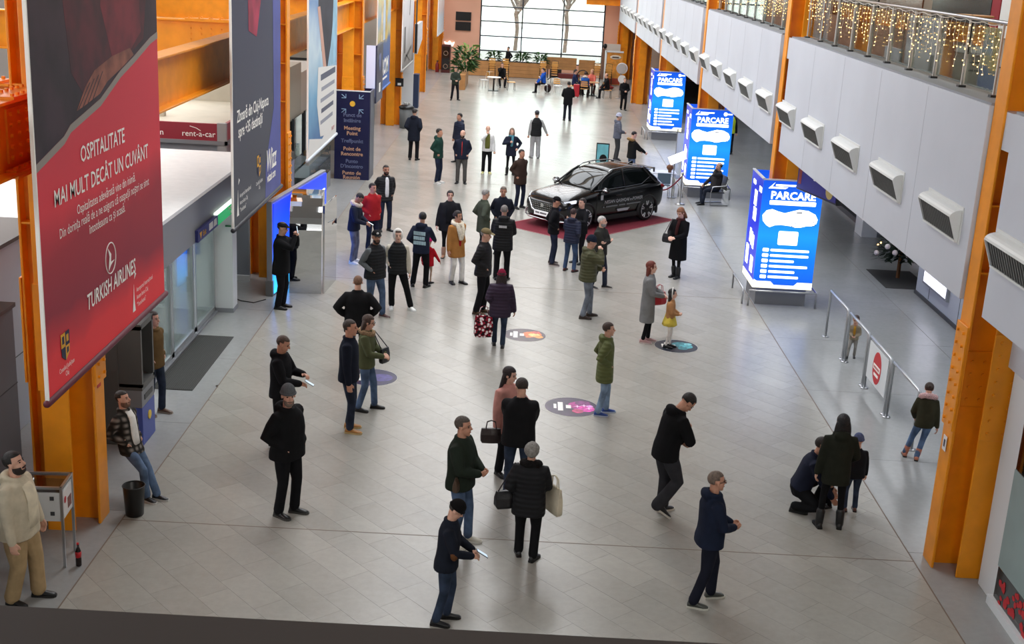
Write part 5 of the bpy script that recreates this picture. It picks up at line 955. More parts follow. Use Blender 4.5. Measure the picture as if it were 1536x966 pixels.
# ------------------------------------------------------------------ the black crossover on its red carpet
CARP = pmat('red_carpet', (112, 24, 40), 0.95, noise=0.12, nscale=30, bump=0.3, bscale=160)
t = thing('display_carpet', 'dark red carpet under the black crossover', 'carpet', (2.16, 36.37, 0), R(49.7)); ob('pile', MB().box(-2.45, 2.4, -1.35, 1.35, 0, 0.012), CARP, t); ob('border', MB().box(-2.48, 2.43, -1.38, -1.35, 0, 0.01).box(-2.48, 2.43, 1.35, 1.38, 0, 0.01).box(2.4, 2.43, -1.35, 1.35, 0, 0.01).box(-2.48, -2.45, -1.35, 1.35, 0, 0.01), pmat('carpet_edge', (170, 120, 120), 0.9), t)
PAINT = pmat('black_car_paint', (9, 9, 10), 0.22, coat=0.35, spec=0.35); CGLASS = pmat('car_glass', (16, 20, 20), 0.04, spec=0.28); CLAD = pmat('car_cladding', (24, 24, 25), 0.55); CHROME = pmat('car_chrome', (210, 212, 214), 0.12, metal=1.0)
LAMP = pmat('headlamp_glass', (226, 232, 238), 0.08, emit=(235, 240, 255), estr=0.35); RUB = pmat('tyre_rubber', (20, 20, 21), 0.8); RIM = pmat('rim_silver', (206, 208, 210), 0.25, metal=0.25); RIMD = pmat('rim_dark', (18, 18, 19), 0.3)
car = thing('black_crossover', 'black crossover car on the dark red carpet', 'car', (2.27, 36.73, 0.012), math.atan2(-1.88, -1.93))
# stations from the front (x = 2.21) to the rear (x = -2.21): x, half width, sill z, shoulder z, deck z (bonnet or window base), deck half width
stn = [(2.21, 0.50, 0.36, 0.62, 0.70, 0.40), (2.15, 0.72, 0.26, 0.66, 0.80, 0.60), (2.02, 0.84, 0.22, 0.74, 0.90, 0.72), (1.80, 0.895, 0.22, 0.84, 0.965, 0.76), (1.36, 0.92, 0.22, 0.90, 1.03, 0.78), (0.95, 0.92, 0.22, 0.94, 1.08, 0.78),
       (0.60, 0.92, 0.22, 0.95, 1.09, 0.78), (0.0, 0.92, 0.22, 0.97, 1.10, 0.79), (-0.8, 0.92, 0.22, 0.99, 1.12, 0.79), (-1.36, 0.93, 0.22, 1.01, 1.15, 0.78), (-1.8, 0.92, 0.26, 1.03, 1.19, 0.75), (-2.05, 0.87, 0.32, 1.03, 1.18, 0.70), (-2.17, 0.78, 0.38, 1.0, 1.10, 0.62), (-2.21, 0.66, 0.42, 0.95, 1.02, 0.52)]
rings = []
for x, wd, zs, zsh, zd, dw in stn:
    half = [(wd * 0.80, zs), (wd * 0.96, zs + 0.08), (wd * 0.985, zs + 0.28), (wd, (zs + zsh) / 2 + 0.12), (wd * 0.995, zsh - 0.05), (wd * 0.965, zsh + 0.01), (dw, zd - 0.015), (dw * 0.6, zd + 0.012), (0.0, zd + 0.02)]
    rings.append([(x, yv, zv) for yv, zv in half] + [(x, -yv, zv) for yv, zv in half[-2::-1]])
body = ob('body', MB().loft([r[::-1] for r in rings]), PAINT, car, smooth=True)
sb = body.modifiers.new('s', 'SUBSURF'); sb.levels = 2; sb.render_levels = 2
# wheel wells cut out of the body
wells = MB()
for wx in (1.36, -1.33):
    for s in (1, -1): wells.tube([(wx, s * 0.62, 0.33), (wx, s * 1.1, 0.33)], 0.405, 28, False)
wc = link('well_cutter', wells.mesh('well_cutter')); bo = body.modifiers.new('b', 'BOOLEAN'); bo.operation = 'DIFFERENCE'; bo.object = wc; bo.solver = 'FAST'; PENDING.append(body); body['_sm'] = 1
# cabin: glasshouse and roof
def cab(inset, z_add):
    st_ = [(0.98, 0.60, 1.07, 1.075), (0.72, 0.66, 1.08, 1.22), (0.36, 0.655, 1.09, 1.44), (0.10, 0.65, 1.09, 1.54), (-0.4, 0.645, 1.10, 1.60), (-0.9, 0.635, 1.12, 1.60), (-1.35, 0.615, 1.14, 1.56), (-1.62, 0.59, 1.16, 1.49), (-1.85, 0.56, 1.17, 1.34), (-2.05, 0.56, 1.17, 1.18)]
    R_ = []
    for x, rw, zb, zt in st_:
        bw = 0.80 if x < 0.9 else 0.74; hgt = zt - zb
        half = [(bw - inset, zb - 0.03), (bw - inset, zb), (bw - (bw - rw) * 0.55 - inset, zb + hgt * 0.55), (rw + 0.02 - inset, zb + hgt * 0.90), (rw - 0.06 - inset, zb + hgt * 0.985 + z_add), (rw * 0.5, zt + 0.015 + z_add), (0, zt + 0.02 + z_add)]
        R_.append([(x, a, b) for a, b in half] + [(x, -a, b) for a, b in half[-2::-1]])
    return R_
cr = cab(0.0, 0.0); k = len(cr[0])
gh = MB().loft([r[::-1] for r in cr]); gho = ob('glasshouse', gh, CGLASS, car, smooth=True); q = gho.modifiers.new('s', 'SUBSURF'); q.levels = 2; PENDING.append(gho); gho['_sm'] = 1
# roof skin just proud of the glass, pillars
rr = []
for (x, rw, zt) in ((0.12, 0.60, 1.553), (-0.15, 0.61, 1.597), (-0.4, 0.615, 1.622), (-0.9, 0.605, 1.624), (-1.35, 0.585, 1.585), (-1.66, 0.57, 1.515), (-1.80, 0.55, 1.48)):
    rr.append([(x, a, zt - 0.045 * (abs(a) / rw) ** 3) for a in np.linspace(-rw, rw, 13)] + [(x, a, zt - 0.02 - 0.045 * (abs(a) / rw) ** 3) for a in np.linspace(rw, -rw, 13)])
ob('roof', MB().loft(rr), PAINT, car, smooth=True, )
for s in (1, -1):
    ob('pillar', MB().tube([(1.0, s * 0.735, 1.08), (0.72, s * 0.70, 1.22), (0.36, s * 0.665, 1.425), (0.10, s * 0.64, 1.53)], 0.03, 8), PAINT, car, smooth=True)
    ob('pillar', MB().tube([(-0.36, s * 0.80, 1.10), (-0.36, s * 0.655, 1.57)], [0.035, 0.03], 8), PAINT, car, smooth=True)
    ob('pillar', MB().tube([(-1.75, s * 0.77, 1.16), (-1.45, s * 0.66, 1.45), (-1.35, s * 0.63, 1.54)], [0.10, 0.07, 0.05], 8), PAINT, car, smooth=True)
    ob('roof_rail', MB().tube([(0.15, s * 0.60, 1.55), (0.0, s * 0.60, 1.61), (-0.5, s * 0.61, 1.645), (-1.1, s * 0.60, 1.635), (-1.55, s * 0.575, 1.55)], 0.018, 8), CHROME, car, smooth=True)
    ob('window_trim', MB().tube([(0.92, s * 0.80, 1.075), (0.3, s * 0.815, 1.085), (-0.5, s * 0.82, 1.10), (-1.1, s * 0.815, 1.12), (-1.55, s * 0.74, 1.30)], 0.013, 6), CHROME, car)
    m = ob('mirror', MB().ell((0.66, s * 1.0, 1.10), (0.10, 0.13, 0.085), None, 14, 9), PAINT, car, smooth=True); ob('mirror_stalk', MB().tube([(0.68, s * 0.80, 1.05), (0.66, s * 0.95, 1.07)], 0.025, 6), PAINT, m); ob('mirror_light', MB().ell((0.70, s * 1.0, 1.10), (0.075, 0.11, 0.05), None, 10, 7), CHROME, m, smooth=True)
    ob('headlight', MB().loft([[(2.08, s * 0.50, 0.80), (2.10, s * 0.50, 0.71), (2.14, s * 0.48, 0.70), (2.12, s * 0.48, 0.80)], [(1.98, s * 0.74, 0.85), (2.03, s * 0.74, 0.75), (2.05, s * 0.73, 0.75), (2.03, s * 0.72, 0.85)], [(1.75, s * 0.90, 0.90), (1.78, s * 0.915, 0.82), (1.80, s * 0.905, 0.82), (1.79, s * 0.87, 0.905)]]), LAMP, car)
    ob('fog_trim', MB().tube([(2.14, s * 0.62, 0.52), (2.10, s * 0.76, 0.44), (2.06, s * 0.80, 0.33)], 0.03, 8), CHROME if s < 0 else CLAD, car, smooth=True)
    ob('sill_cladding', MB().box(-0.92, 0.95, s * 0.86, s * 0.925, 0.20, 0.34), CLAD, car, bevel=0.02)
    ob('tail_light', MB().ell((-2.02, s * 0.78, 0.98), (0.14, 0.13, 0.07), None, 12, 8), pmat('tail_red', (120, 14, 18), 0.2), car, smooth=True)
    for xa in (0.92, -0.36, -1.05): ob('door_gap', MB().tube([(xa, s * 0.922, 0.36), (xa - (0.05 if xa < -0.5 else 0), s * 0.924, 0.75), (xa, s * 0.905, 0.98)], 0.006, 4), BLACK, car)
    for xa in (0.0, -0.92): ob('door_handle', MB().tube([(xa - 0.1, s * 0.93, 0.90), (xa + 0.1, s * 0.93, 0.895)], 0.02, 8), PAINT, car, smooth=True)
    for wx in (1.36, -1.33):
        arch = [(wx + 0.43 * math.cos(a), s * 0.915, 0.33 + 0.43 * math.sin(a)) for a in np.linspace(-0.25, math.pi + 0.25, 18)]; ob('wheel_arch', MB().tube(arch, 0.035, 8), CLAD, car, smooth=True)
        wl = thing('w', '', None) if False else None
        tyre = ob('wheel', MB().lathe([(0.25, -0.11), (0.32, -0.105), (0.34, -0.07), (0.345, 0.0), (0.34, 0.07), (0.32, 0.105), (0.25, 0.11)], n=32).xform(Matrix.Translation((wx, s * 0.80, 0.345)) @ Matrix.Rotation(R(90), 4, 'X')), RUB, car, smooth=True)
        ob('rim_disc', MB().tube([(wx, s * 0.84, 0.345), (wx, s * 0.875, 0.345)], 0.25, 28, False), RIMD, tyre); ob('rim_edge', MB().ring((wx, s * 0.90, 0.345), 0.25, 0.014, 30, 6, rotxm := np.array([[1, 0, 0], [0, 0, 1], [0, 1, 0]])), RIM, tyre, smooth=True)
        sp = MB()
        for k_ in range(5):
            for da in (-0.16, 0.16):
                a = k_ * 2 * math.pi / 5 + 0.3; sp.tube([(wx + 0.05 * math.cos(a), s * 0.885, 0.345 + 0.05 * math.sin(a)), (wx + 0.245 * math.cos(a + da), s * 0.90, 0.345 + 0.245 * math.sin(a + da))], [0.02, 0.026], 6)
        ob('rim_spokes', sp, RIM, tyre); ob('hub_cap', MB().ell((wx, s * 0.90, 0.345), (0.05, 0.015, 0.05), None, 12, 6), RIMD, tyre)
ob('floor_pan', MB().box(-2.0, 2.0, -0.75, 0.75, 0.2, 0.4), CLAD, car)
ob('grille', MB().prism([(-0.42, 0.46), (0.42, 0.46), (0.50, 0.74), (-0.50, 0.74)], 'x', 2.12, 2.20), pmat('grille_black', (16, 16, 17), 0.4), car)
mesh_ = MB()
for yy in np.arange(-0.42, 0.43, 0.07):
    for zz in (0.54, 0.60, 0.66, 0.71): mesh_.box(2.2, 2.208, yy - 0.018, yy + 0.018, zz - 0.012, zz + 0.012)
o = ob('grille_mesh', mesh_, CHROME, car); o['kind'] = 'stuff'
ob('grille_trim', MB().tube([(2.20, -0.55, 0.76), (2.215, -0.40, 0.50), (2.22, -0.2, 0.43), (2.22, 0.2, 0.43), (2.215, 0.40, 0.50), (2.20, 0.55, 0.76)], 0.03, 8), CHROME, car, smooth=True)
ob('badge', MB().tube([(2.2, 0, 0.66), (2.225, 0, 0.66)], 0.06, 16, False), CHROME, car); ob('bumper_lip', MB().tube([(2.05, -0.82, 0.28), (2.19, -0.55, 0.26), (2.22, 0, 0.26), (2.19, 0.55, 0.26), (2.05, 0.82, 0.28)], 0.03, 8), CHROME, car, smooth=True)
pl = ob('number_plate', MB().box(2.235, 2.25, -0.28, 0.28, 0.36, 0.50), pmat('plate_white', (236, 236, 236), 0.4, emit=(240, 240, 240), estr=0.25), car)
[ob('plate_mark', MB().box(2.25, 2.253, ya, ya + wa, 0.41, 0.455), pmat('plate_grey', (110, 110, 112), 0.5), pl) for ya, wa in ((-0.23, 0.16), (-0.04, 0.26))]
ob('rear_spoiler', MB().box(-1.98, -1.78, -0.55, 0.55, 1.47, 1.50), PAINT, car, bevel=0.01); ob('antenna_fin', MB().prism([(-1.55, 1.545), (-1.30, 1.575), (-1.52, 1.64)], 'y', -0.015, 0.015).xform(Matrix(((0, 0, 1, 0), (0, 1, 0, 0), (1, 0, 0, 0), (0, 0, 0, 1)))) if False else MB().loft([[(-1.56, -0.02, 1.56), (-1.32, -0.012, 1.59), (-1.32, 0.012, 1.59), (-1.56, 0.02, 1.56)], [(-1.56, -0.004, 1.65), (-1.5, -0.004, 1.645), (-1.5, 0.004, 1.645), (-1.56, 0.004, 1.65)]]), PAINT, car)
ob('wiper', MB().tube([(0.93, 0.5, 1.11), (0.86, -0.1, 1.16)], 0.008, 5), BLACK, car); ob('exhaust', MB().box(-2.3, -2.1, 0.3, 0.5, 0.25, 0.3), BLACK, car)
ob('dashboard', MB().box(0.55, 0.85, -0.62, 0.62, 0.95, 1.05), CLAD, car)
DEC = pmat('decal_silver', (170, 172, 176), 0.4); DS = lambda x, z: frame((x, 0.935, z), (-1, 0, 0), (0, 0, 1))
text('decal', 'NISSAN QASHQAI e-POWER', 0.135, DS(-0.22, 0.74), DEC, car, world=False, sx=0.98, shear=0.15, spacing=1.0); [ob('decal_line', MB().box(xa - wa, xa, 0.931, 0.936, 0.585, 0.625), pmat('decal_grey', (110, 112, 114), 0.4), car) for xa, wa in ((0.66, 0.05), (0.54, 0.5), (-0.02, 0.28), (-0.36, 0.62))]; ob('decal_logo', MB().add([(0.02, 0.937, 0.42), (-0.42, 0.937, 0.42), (-0.5, 0.937, 0.50), (0.06, 0.937, 0.50)], [(0, 1, 2, 3)]), DEC, car); ob('decal_mark', MB().box(0.68, 0.78, 0.93, 0.937, 0.82, 0.96), DEC, car)
# pull the lettering of both body sides a touch proud of the doors
# ------------------------------------------------------------------ stand and things around the car
t = thing('info_board', 'turquoise poster board standing behind the car roof', 'poster', (2.62, 40.2, 0), R(-8)); ob('frame', MB().box(-0.21, 0.21, -0.02, 0.02, 0.6, 1.8), BLACK, t, bevel=0.01); ob('sheet', MB().box(-0.18, 0.18, -0.026, -0.02, 0.64, 1.76), pmat('poster_turquoise', (120, 196, 206), 0.4, noise=0.15, nscale=3), t); ob('car_print', MB().ell((0.03, -0.028, 1.3), (0.12, 0.006, 0.14), None, 14, 8), BLACK, t); ob('foot', MB().box(-0.22, 0.22, -0.2, 0.2, 0, 0.03).box(-0.03, 0.03, -0.02, 0.02, 0.03, 0.62), DGREY, t)
def stanchion(x, y, lb):
    t = thing('stanchion', lb, 'stanchion', (x, y, 0), 0, 'rope stanchions by the car'); ob('base', MB().lathe([(0.16, 0), (0.16, 0.02), (0.03, 0.05)], n=18), STEEL, t, smooth=True); ob('post', MB().tube([(0, 0, 0.03), (0, 0, 0.95)], 0.025, 10), STEEL, t, smooth=True); ob('finial', MB().ell((0, 0, 1.0), (0.05, 0.05, 0.045), None, 12, 8), STEEL, t, smooth=True)
stanchion(4.0, 40.6, 'chrome rope stanchion left of the small display table'); stanchion(5.2, 39.9, 'chrome rope stanchion right of the small display table')
t = thing('barrier_rope', 'dark red rope sagging between chrome stanchions', 'rope', (4.6, 40.2, 0)); ob('rope', MB().tube([(4.0 + 1.2 * u, 40.6 - 0.7 * u, 0.92 - 0.55 * math.sin(math.pi * u)) for u in np.linspace(0, 1, 12)], 0.022, 8), pmat('rope_red', (120, 24, 48), 0.7), t, True, smooth=True); ob('rope', MB().tube([(4.0 - 0.5 * u, 40.6 + 0.5 * u, 0.92 - 0.12 * u) for u in np.linspace(0, 1, 5)], 0.022, 8), pmat('rope_red', (120, 24, 48), 0.7), t, True, smooth=True)
t = thing('display_table', 'small white table behind the red rope', 'table', (4.7, 41.6, 0)); ob('top', MB().box(-0.5, 0.5, -0.35, 0.35, 0.72, 0.75), pmat('table_pale', (214, 218, 224), 0.3), t, bevel=0.01)
for sx in (-1, 1):
    for sy in (-1, 1): ob('leg', MB().tube([(sx * 0.45, sy * 0.3, 0), (sx * 0.45, sy * 0.3, 0.72)], 0.015, 6), STEEL, t)
t = thing('blue_chair', 'blue grey plastic chair behind the red rope', 'chair', (4.72, 40.95, 0)); PLB = pmat('chair_blue', (84, 104, 122), 0.5)
ob('seat', MB().box(-0.22, 0.22, -0.22, 0.22, 0.43, 0.46), PLB, t, bevel=0.015); ob('backrest', MB().box(-0.22, 0.22, -0.26, -0.22, 0.5, 0.85), PLB, t, bevel=0.02)
for sx in (-1, 1):
    for sy in (-1, 1): ob('leg', MB().tube([(sx * 0.22, sy * 0.24, 0), (sx * 0.19, sy * 0.2, 0.44)], 0.012, 6), STEEL, t)
tag(ob('cup_holder', MB().lathe([(0.03, 0), (0.035, 0.14)], (4.45, 41.5, 0.75), 10), BLACK, smooth=True), 'black beaker on the small display table', 'cup')
t = thing('flower_pot', 'brown flower pot on the small display table', 'plant', (4.98, 41.5, 0.75)); ob('pot', MB().lathe([(0.05, 0), (0.07, 0.1)], n=12), pmat('pot_brown', (96, 62, 40), 0.7), t, smooth=True); ob('flowers', MB().ell((0, 0, 0.17), (0.12, 0.12, 0.1), None, 10, 7), pmat('flower_brown', (110, 70, 44), 0.9, bump=1, bscale=40), t, smooth=True)
t = thing('tilted_panel', 'small white tilted panel on a pole beside the kiosk', 'sign', (5.05, 41.0, 0)); ob('pole', MB().tube([(0, 0, 0), (0, 0, 1.25)], 0.02, 8), STEEL, t); ob('panel', MB().box(-0.28, 0.28, -0.02, 0.02, -0.14, 0.14).xform(Matrix.Translation((0.08, 0, 1.32)) @ Matrix.Rotation(R(-25), 4, 'Y') @ Matrix.Rotation(R(-30), 4, 'X')), pmat('panel_white_lit', (250, 250, 250), 0.4, emit=(255, 255, 255), estr=0.8), t); ob('foot', MB().lathe([(0.15, 0), (0.15, 0.02)], n=16), STEEL, t)
# brochure stand between the kiosks
t = thing('brochure_stand', 'narrow steel brochure stand between two kiosks', 'stand', (5.6, 45.3, 0)); ob('post', MB().tube([(0, 0, 0), (0, 0, 1.7)], 0.02, 8), STEEL, t); ob('post', MB().tube([(0.45, -0.4, 0), (0.45, -0.4, 1.6)], 0.02, 8), STEEL, t); ob('sheet', MB().box(-0.02, 0.42, -0.25, -0.23, 0.7, 1.6), pmat('brochure_white', (220, 226, 236), 0.5), t); ob('foot', MB().box(-0.1, 0.55, -0.5, 0.1, 0, 0.02), STEEL, t)
# ------------------------------------------------------------------ people
SKINS = [pmat('skin_%d' % k, c, 0.55, noise=0.06, nscale=20) for k, c in enumerate(((214, 164, 140), (196, 142, 116), (164, 112, 90), (224, 176, 154)))]
LIP = pmat('lip_rose', (140, 78, 72), 0.5); EYE = pmat('eye_dark', (28, 22, 20), 0.25)
def nrm(v): v = np.asarray(v, float); return v / (np.linalg.norm(v) + 1e-9)
def ik(a, t, l1, l2, pole):
    a, t = np.asarray(a, float), np.asarray(t, float); d = t - a; L = np.linalg.norm(d); m = (l1 + l2) * 0.998
    if L > m: t = a + d / L * m; d = t - a; L = m
    L = max(L, abs(l1 - l2) + 0.02); u = d / (np.linalg.norm(d) + 1e-9); c = (l1 * l1 + L * L - l2 * l2) / (2 * l1 * L); c = max(-1, min(1, c))
    p = np.asarray(pole, float); p = p - u * np.dot(p, u); p = nrm(p)
    return a + u * l1 * c + p * l1 * math.sqrt(max(0, 1 - c * c)), t
def rotx(a): c, s = math.cos(a), math.sin(a); return np.array([[1, 0, 0], [0, c, -s], [0, s, c]])
def rotz(a): c, s = math.cos(a), math.sin(a); return np.array([[c, -s, 0], [s, c, 0], [0, 0, 1]])
HANDS = {  # wrist target for the left side: lateral, forward, height (of a 1.75 m person), elbow pole (lateral, forward, up)
    'down': ((0.265, 0.04, 0.84), (0.5, -1, 0)), 'pocket': ((0.168, 0.06, 1.02), (0.5, -1, 0)), 'belly': ((0.07, 0.24, 1.06), (0.9, -0.6, -0.4)), 'phone': ((0.07, 0.32, 1.16), (0.7, -0.3, -0.8)),
    'phone_low': ((0.09, 0.30, 1.06), (0.7, -0.4, -0.7)), 'face': ((0.05, 0.20, 1.46), (0.7, 0.3, -0.9)), 'ear': ((0.10, 0.12, 1.52), (0.8, 0.4, -0.7)), 'eyes': ((0.05, 0.27, 1.50), (0.6, 0.3, -0.9)), 'cross': ((-0.10, 0.17, 1.16), (0.9, 0.1, -0.5)),
    'back': ((0.10, -0.17, 0.98), (1, -0.4, 0)), 'hip': ((0.235, 0.06, 1.02), (1, -0.8, 0)), 'reach': ((0.17, 0.42, 1.05), (0.6, -0.2, -0.8)), 'bag': ((0.30, 0.0, 0.82), (0.6, -1, 0)), 'hold': ((0.20, 0.26, 0.98), (0.6, -0.7, -0.4)),
    'lap': ((0.13, 0.36, 0.98), (0.8, -0.4, -0.4)), 'out': ((0.42, 0.12, 0.92), (0.4, -1, 0)), 'up': ((0.16, 0.34, 1.22), (0.7, -0.2, -0.8)), 'scarf': ((0.08, 0.2, 1.25), (0.9, 0, -0.6))}
class Fig: pass
def hand(mb, w, d, inward, thumb, s, curl, lod):
    d = nrm(d); n = np.asarray(inward, float); n = nrm(n - d * np.dot(n, d)); t = np.cross(d, n)
    if np.dot(t, thumb) < 0: t = -t
    if lod == 2: mb.ell(w + d * 0.07 * s, (0.05 * s,) * 3, None, 8, 6); return w + d * 0.1 * s
    Rm = np.stack([d, t, n], 1); mb.ell(w + d * 0.048 * s, np.array((0.056, 0.040, 0.019)) * s, Rm, 10, 7); mb.tube([w - d * 0.03 * s, w + d * 0.03 * s], [0.028 * s, 0.026 * s], 8)
    for k, (off, L) in enumerate(((0.030, 0.070), (0.010, 0.080), (-0.010, 0.075), (-0.029, 0.058))):
        p0 = w + d * 0.085 * s + t * off * s; d1 = nrm(d * math.cos(curl * 0.6) + n * math.sin(curl * 0.6)); d2 = nrm(d * math.cos(curl * 1.5) + n * math.sin(curl * 1.5))
        p1 = p0 + d1 * L * 0.5 * s; mb.tube([p0 - d * 0.02 * s, p0, p1, p1 + d2 * L * 0.48 * s], [0.0105 * s, 0.0105 * s, 0.0095 * s, 0.0085 * s], 7)
    p0 = w + d * 0.02 * s + t * 0.028 * s; p1 = p0 + nrm(d * 0.8 + t * 0.7 + n * 0.3) * 0.045 * s; mb.tube([p0, p1, p1 + nrm(d + n * 0.5) * 0.032 * s], [0.013 * s, 0.0115 * s, 0.0095 * s], 7)
    return w + d * 0.09 * s
def remesh(o, vox, smooth=3):
    r = o.modifiers.new('remesh', 'REMESH'); r.mode = 'VOXEL'; r.voxel_size = vox; r.use_smooth_shade = True
    if smooth: q = o.modifiers.new('smooth', 'SMOOTH'); q.factor = 0.5; q.iterations = smooth
    PENDING.append(o); o['_sm'] = 1
    return o
def pulled(mb_c, r, keep, nu=20, nv=14, inner=0.6):
    m = MB().ell((0, 0, 0), r, None, nu, nv); v = m.v[0]
    for i in range(len(v)):
        if not keep(v[i] + mb_c): v[i] *= inner
    m.v[0] = v + np.asarray(mb_c); return m
def person(x, y, h, hd, label, arms='down', look=0, nod=0, lean=0, stance=None, top=('jacket', (30, 30, 34)), legs=('trousers', (30, 30, 34)), shoes=((22, 22, 24), None), hair=('short', (50, 36, 28)), hat=None,
           girth=1.0, skin=0, pose='stand', seat=0.46, child=False, beard=None, glasses=False, lod=None, group='travellers in the hall', neck=0, shift=0.0):
    """stance: ((left lateral, forward, toe angle), (right ...)); top: kind, colour, options dict"""
    t = thing('person', label, 'person', (x, y, 0), R(hd), group)
    if lod is None: lod = 0 if y < 23 else (1 if y < 36 else 2)
    vb, vc = ((0.0095, 0.014), (0.014, 0.019), (0.021, 0.026))[lod]
    hs = (h / 1.75) * 1.05 if not child else max(h / 1.75, 0.80 + 0.08 * (h - 0.9)); S = (h - 0.235 * hs) / 1.515; g = girth
    tk, tc = top[0], top[1]; to = top[2] if len(top) > 2 else {}
    pz = {'stand': 0.95, 'sit': (seat + 0.10) / S, 'squat': 0.36}[pose] * S; la = R(lean); skm = SKINS[skin]
    if pose == 'stand' and stance: pz = min(pz, min(math.sqrt(max(0.1, (0.84 * S) ** 2 - (st_[0] * S - 0.09 * S) ** 2 - (st_[1] * S - shift) ** 2)) + 0.112 * S for st_ in stance))
    P0 = np.array([0, -shift, pz]); Rl = rotx(la)      # forward is -y, so a positive angle about +x leans forward
    def up(lx, f, z): return P0 + Rl @ np.array([lx, -f, z * S - 0.95 * S]) if True else None
    def loc(lx, f, z): return np.array([lx * S, -f * S, z * S])
    def U(lx, f, z): return P0 + Rl @ (np.array([lx, -f, z - 0.95]) * S)
    F = Fig(); F.root = t; F.M = ROOTM[t.name]
    # joints
    sh = {s: U(s * 0.172 * (0.5 + 0.5 * g), 0.0, 1.385) for s in (1, -1)}; hip = {s: P0 + np.array([s * 0.09 * S * (0.5 + 0.5 * g), 0, -0.03 * S]) for s in (1, -1)}
    st = stance or ((0.12, 0.0, 14), (0.12, 0.0, 14))
    foot = {1: np.array([st[0][0] * S, -st[0][1] * S, 0.0]), -1: np.array([-st[1][0] * S, -st[1][1] * S, 0.0])}; toe = {1: R(st[0][2]), -1: -R(st[1][2])}
    fpitch = {1: R(st[0][3]) if len(st[0]) > 3 else 0, -1: R(st[1][3]) if len(st[1]) > 3 else 0}
    knee, ank = {}, {}
    for s in (1, -1):
        tgt = foot[s] + np.array([0, 0.0, 0.085 * S + (0.10 * S if fpitch[s] else 0)]); pole = np.array([s * (0.15 if pose == 'stand' else 0.35), -1, 0.2 if pose == 'stand' else 0.8])
        knee[s], ank[s] = ik(hip[s], tgt, 0.430 * S, 0.412 * S, pole)
    if isinstance(arms, str): arms = (arms, arms)
    elb, wr = {}, {}
    for s, a in zip((1, -1), arms):
        (lx, f, z), pole = HANDS[a] if isinstance(a, str) else a
        wt = U(s * lx * (0.4 + 0.6 * g if a in ('down', 'pocket', 'hip', 'bag') else 1), f + (g - 1) * 0.16, z) if pose == 'stand' or a not in ('lap',) else U(s * lx, f, z)
        elb[s], wr[s] = ik(sh[s], wt, 0.285 * S, 0.255 * S, Rl @ np.array([s * pole[0], -pole[1], pole[2]]))
    nk = U(0, 0.0, 1.49); Rh = Rl @ rotz(R(look)) @ rotx(R(nod)); hc = nk + (Rl @ rotx(R(neck + nod * 0.4)) @ np.array([0, -0.018, 0.145])) * hs
    def HP(lx, f, z): return hc + Rh @ (np.array([lx, -f, z]) * hs)
    def hx(mb): return mb.xform(Matrix.Translation(Vector(hc)) @ Matrix(Rh.tolist()).to_4x4() @ Matrix.Diagonal((hs, -hs, hs, 1)))
    # body
    mb = MB(); q = MB()
    q.ell((0, -0.012, 0.03), (0.076, 0.096, 0.088)).ell((0, 0.024, -0.045), (0.057, 0.068, 0.073)).ell((0, 0.062, -0.100), (0.028, 0.024, 0.020)).tube([(0, 0.086, 0.012), (0, 0.104, -0.022)], [0.009, 0.015], 7)
    for s in (1, -1): q.ell((s * 0.077, -0.006, -0.008), (0.011, 0.022, 0.031), None, 8, 6)
    hx(q); mb.add(np.concatenate(q.v), q.f)
    mb.tube([HP(0, -0.02, -0.04), nk, U(0, 0, 1.40)], [0.054 * hs, 0.056 * hs, 0.07 * S], 10)
    mb.tube([U(0, 0, 0.93), U(0, 0, 1.1), U(0, 0, 1.3), U(0, 0, 1.41)], [0.10 * S * g, 0.095 * S * g, 0.105 * S * g, 0.08 * S], 10)
    tips = {}
    for s in (1, -1):
        mb.tube([U(0, 0, 1.40), sh[s], elb[s], wr[s]], [0.05 * S, 0.045 * S, 0.034 * S, 0.025 * S], 8); mb.tube([P0, hip[s], knee[s], ank[s], ank[s] - np.array([0, 0, 0.03 * S])], [0.09 * S, 0.062 * S, 0.038 * S, 0.029 * S, 0.026 * S], 8)
        inn = np.array([-s, -0.4, 0.0]); arm = arms[0 if s == 1 else 1]
        dd = nrm(wr[s] - elb[s]) if arm != 'pocket' else nrm(Rl @ np.array([-s * 0.2, 0.0, -1.0])); tips[s] = hand(mb, wr[s], dd, Rl @ (np.array([-s, 0, -0.3]) if abs(dd[2]) > 0.6 else np.array([-s * 0.6, 0, -1.0 if arm in ('phone', 'phone_low') else 0.3])), np.array([0, -1, 0.6]) if abs(dd[2]) > 0.6 else np.array([-s * 0.3, 0, 1.0]), S * (1.08 if not child else 1.15), 0.75 if arm not in ('reach',) else 0.4, lod)
    o = ob('body', mb, skm, t); remesh(o, vb, 2)
    F.hand = {s: F.M @ Vector(tips[s]) for s in tips}; F.S = S; F.U = lambda a, b, c: F.M @ Vector(U(a, b, c)); F.wr = wr; F.tips = tips
    # face
    if lod < 2:
        for s in (1, -1):
            ob('eye', hx(MB().ell((s * 0.031, 0.076, 0.004), (0.012, 0.008, 0.007), None, 8, 6)), EYE, t, smooth=True)
            if hair[1]: ob('eyebrow', hx(MB().tube([(s * 0.016, 0.084, 0.024), (s * 0.032, 0.082, 0.028), (s * 0.047, 0.071, 0.024)], 0.0045, 5)), pmat('brow_%d_%d_%d' % hair[1], tuple(int(c * 0.7) for c in hair[1]), 0.9), t)
        ob('mouth', hx(MB().ell((0, 0.090, -0.064), (0.023, 0.007, 0.006), None, 8, 6)), LIP, t, smooth=True)
    # hair and hats
    hk, hcol = hair
    hm = pmat('hair_%d_%d_%d' % (hcol or (0, 0, 0)), hcol, 0.6, noise=0.25, nscale=40, bump=0.6, bscale=70) if hcol else None
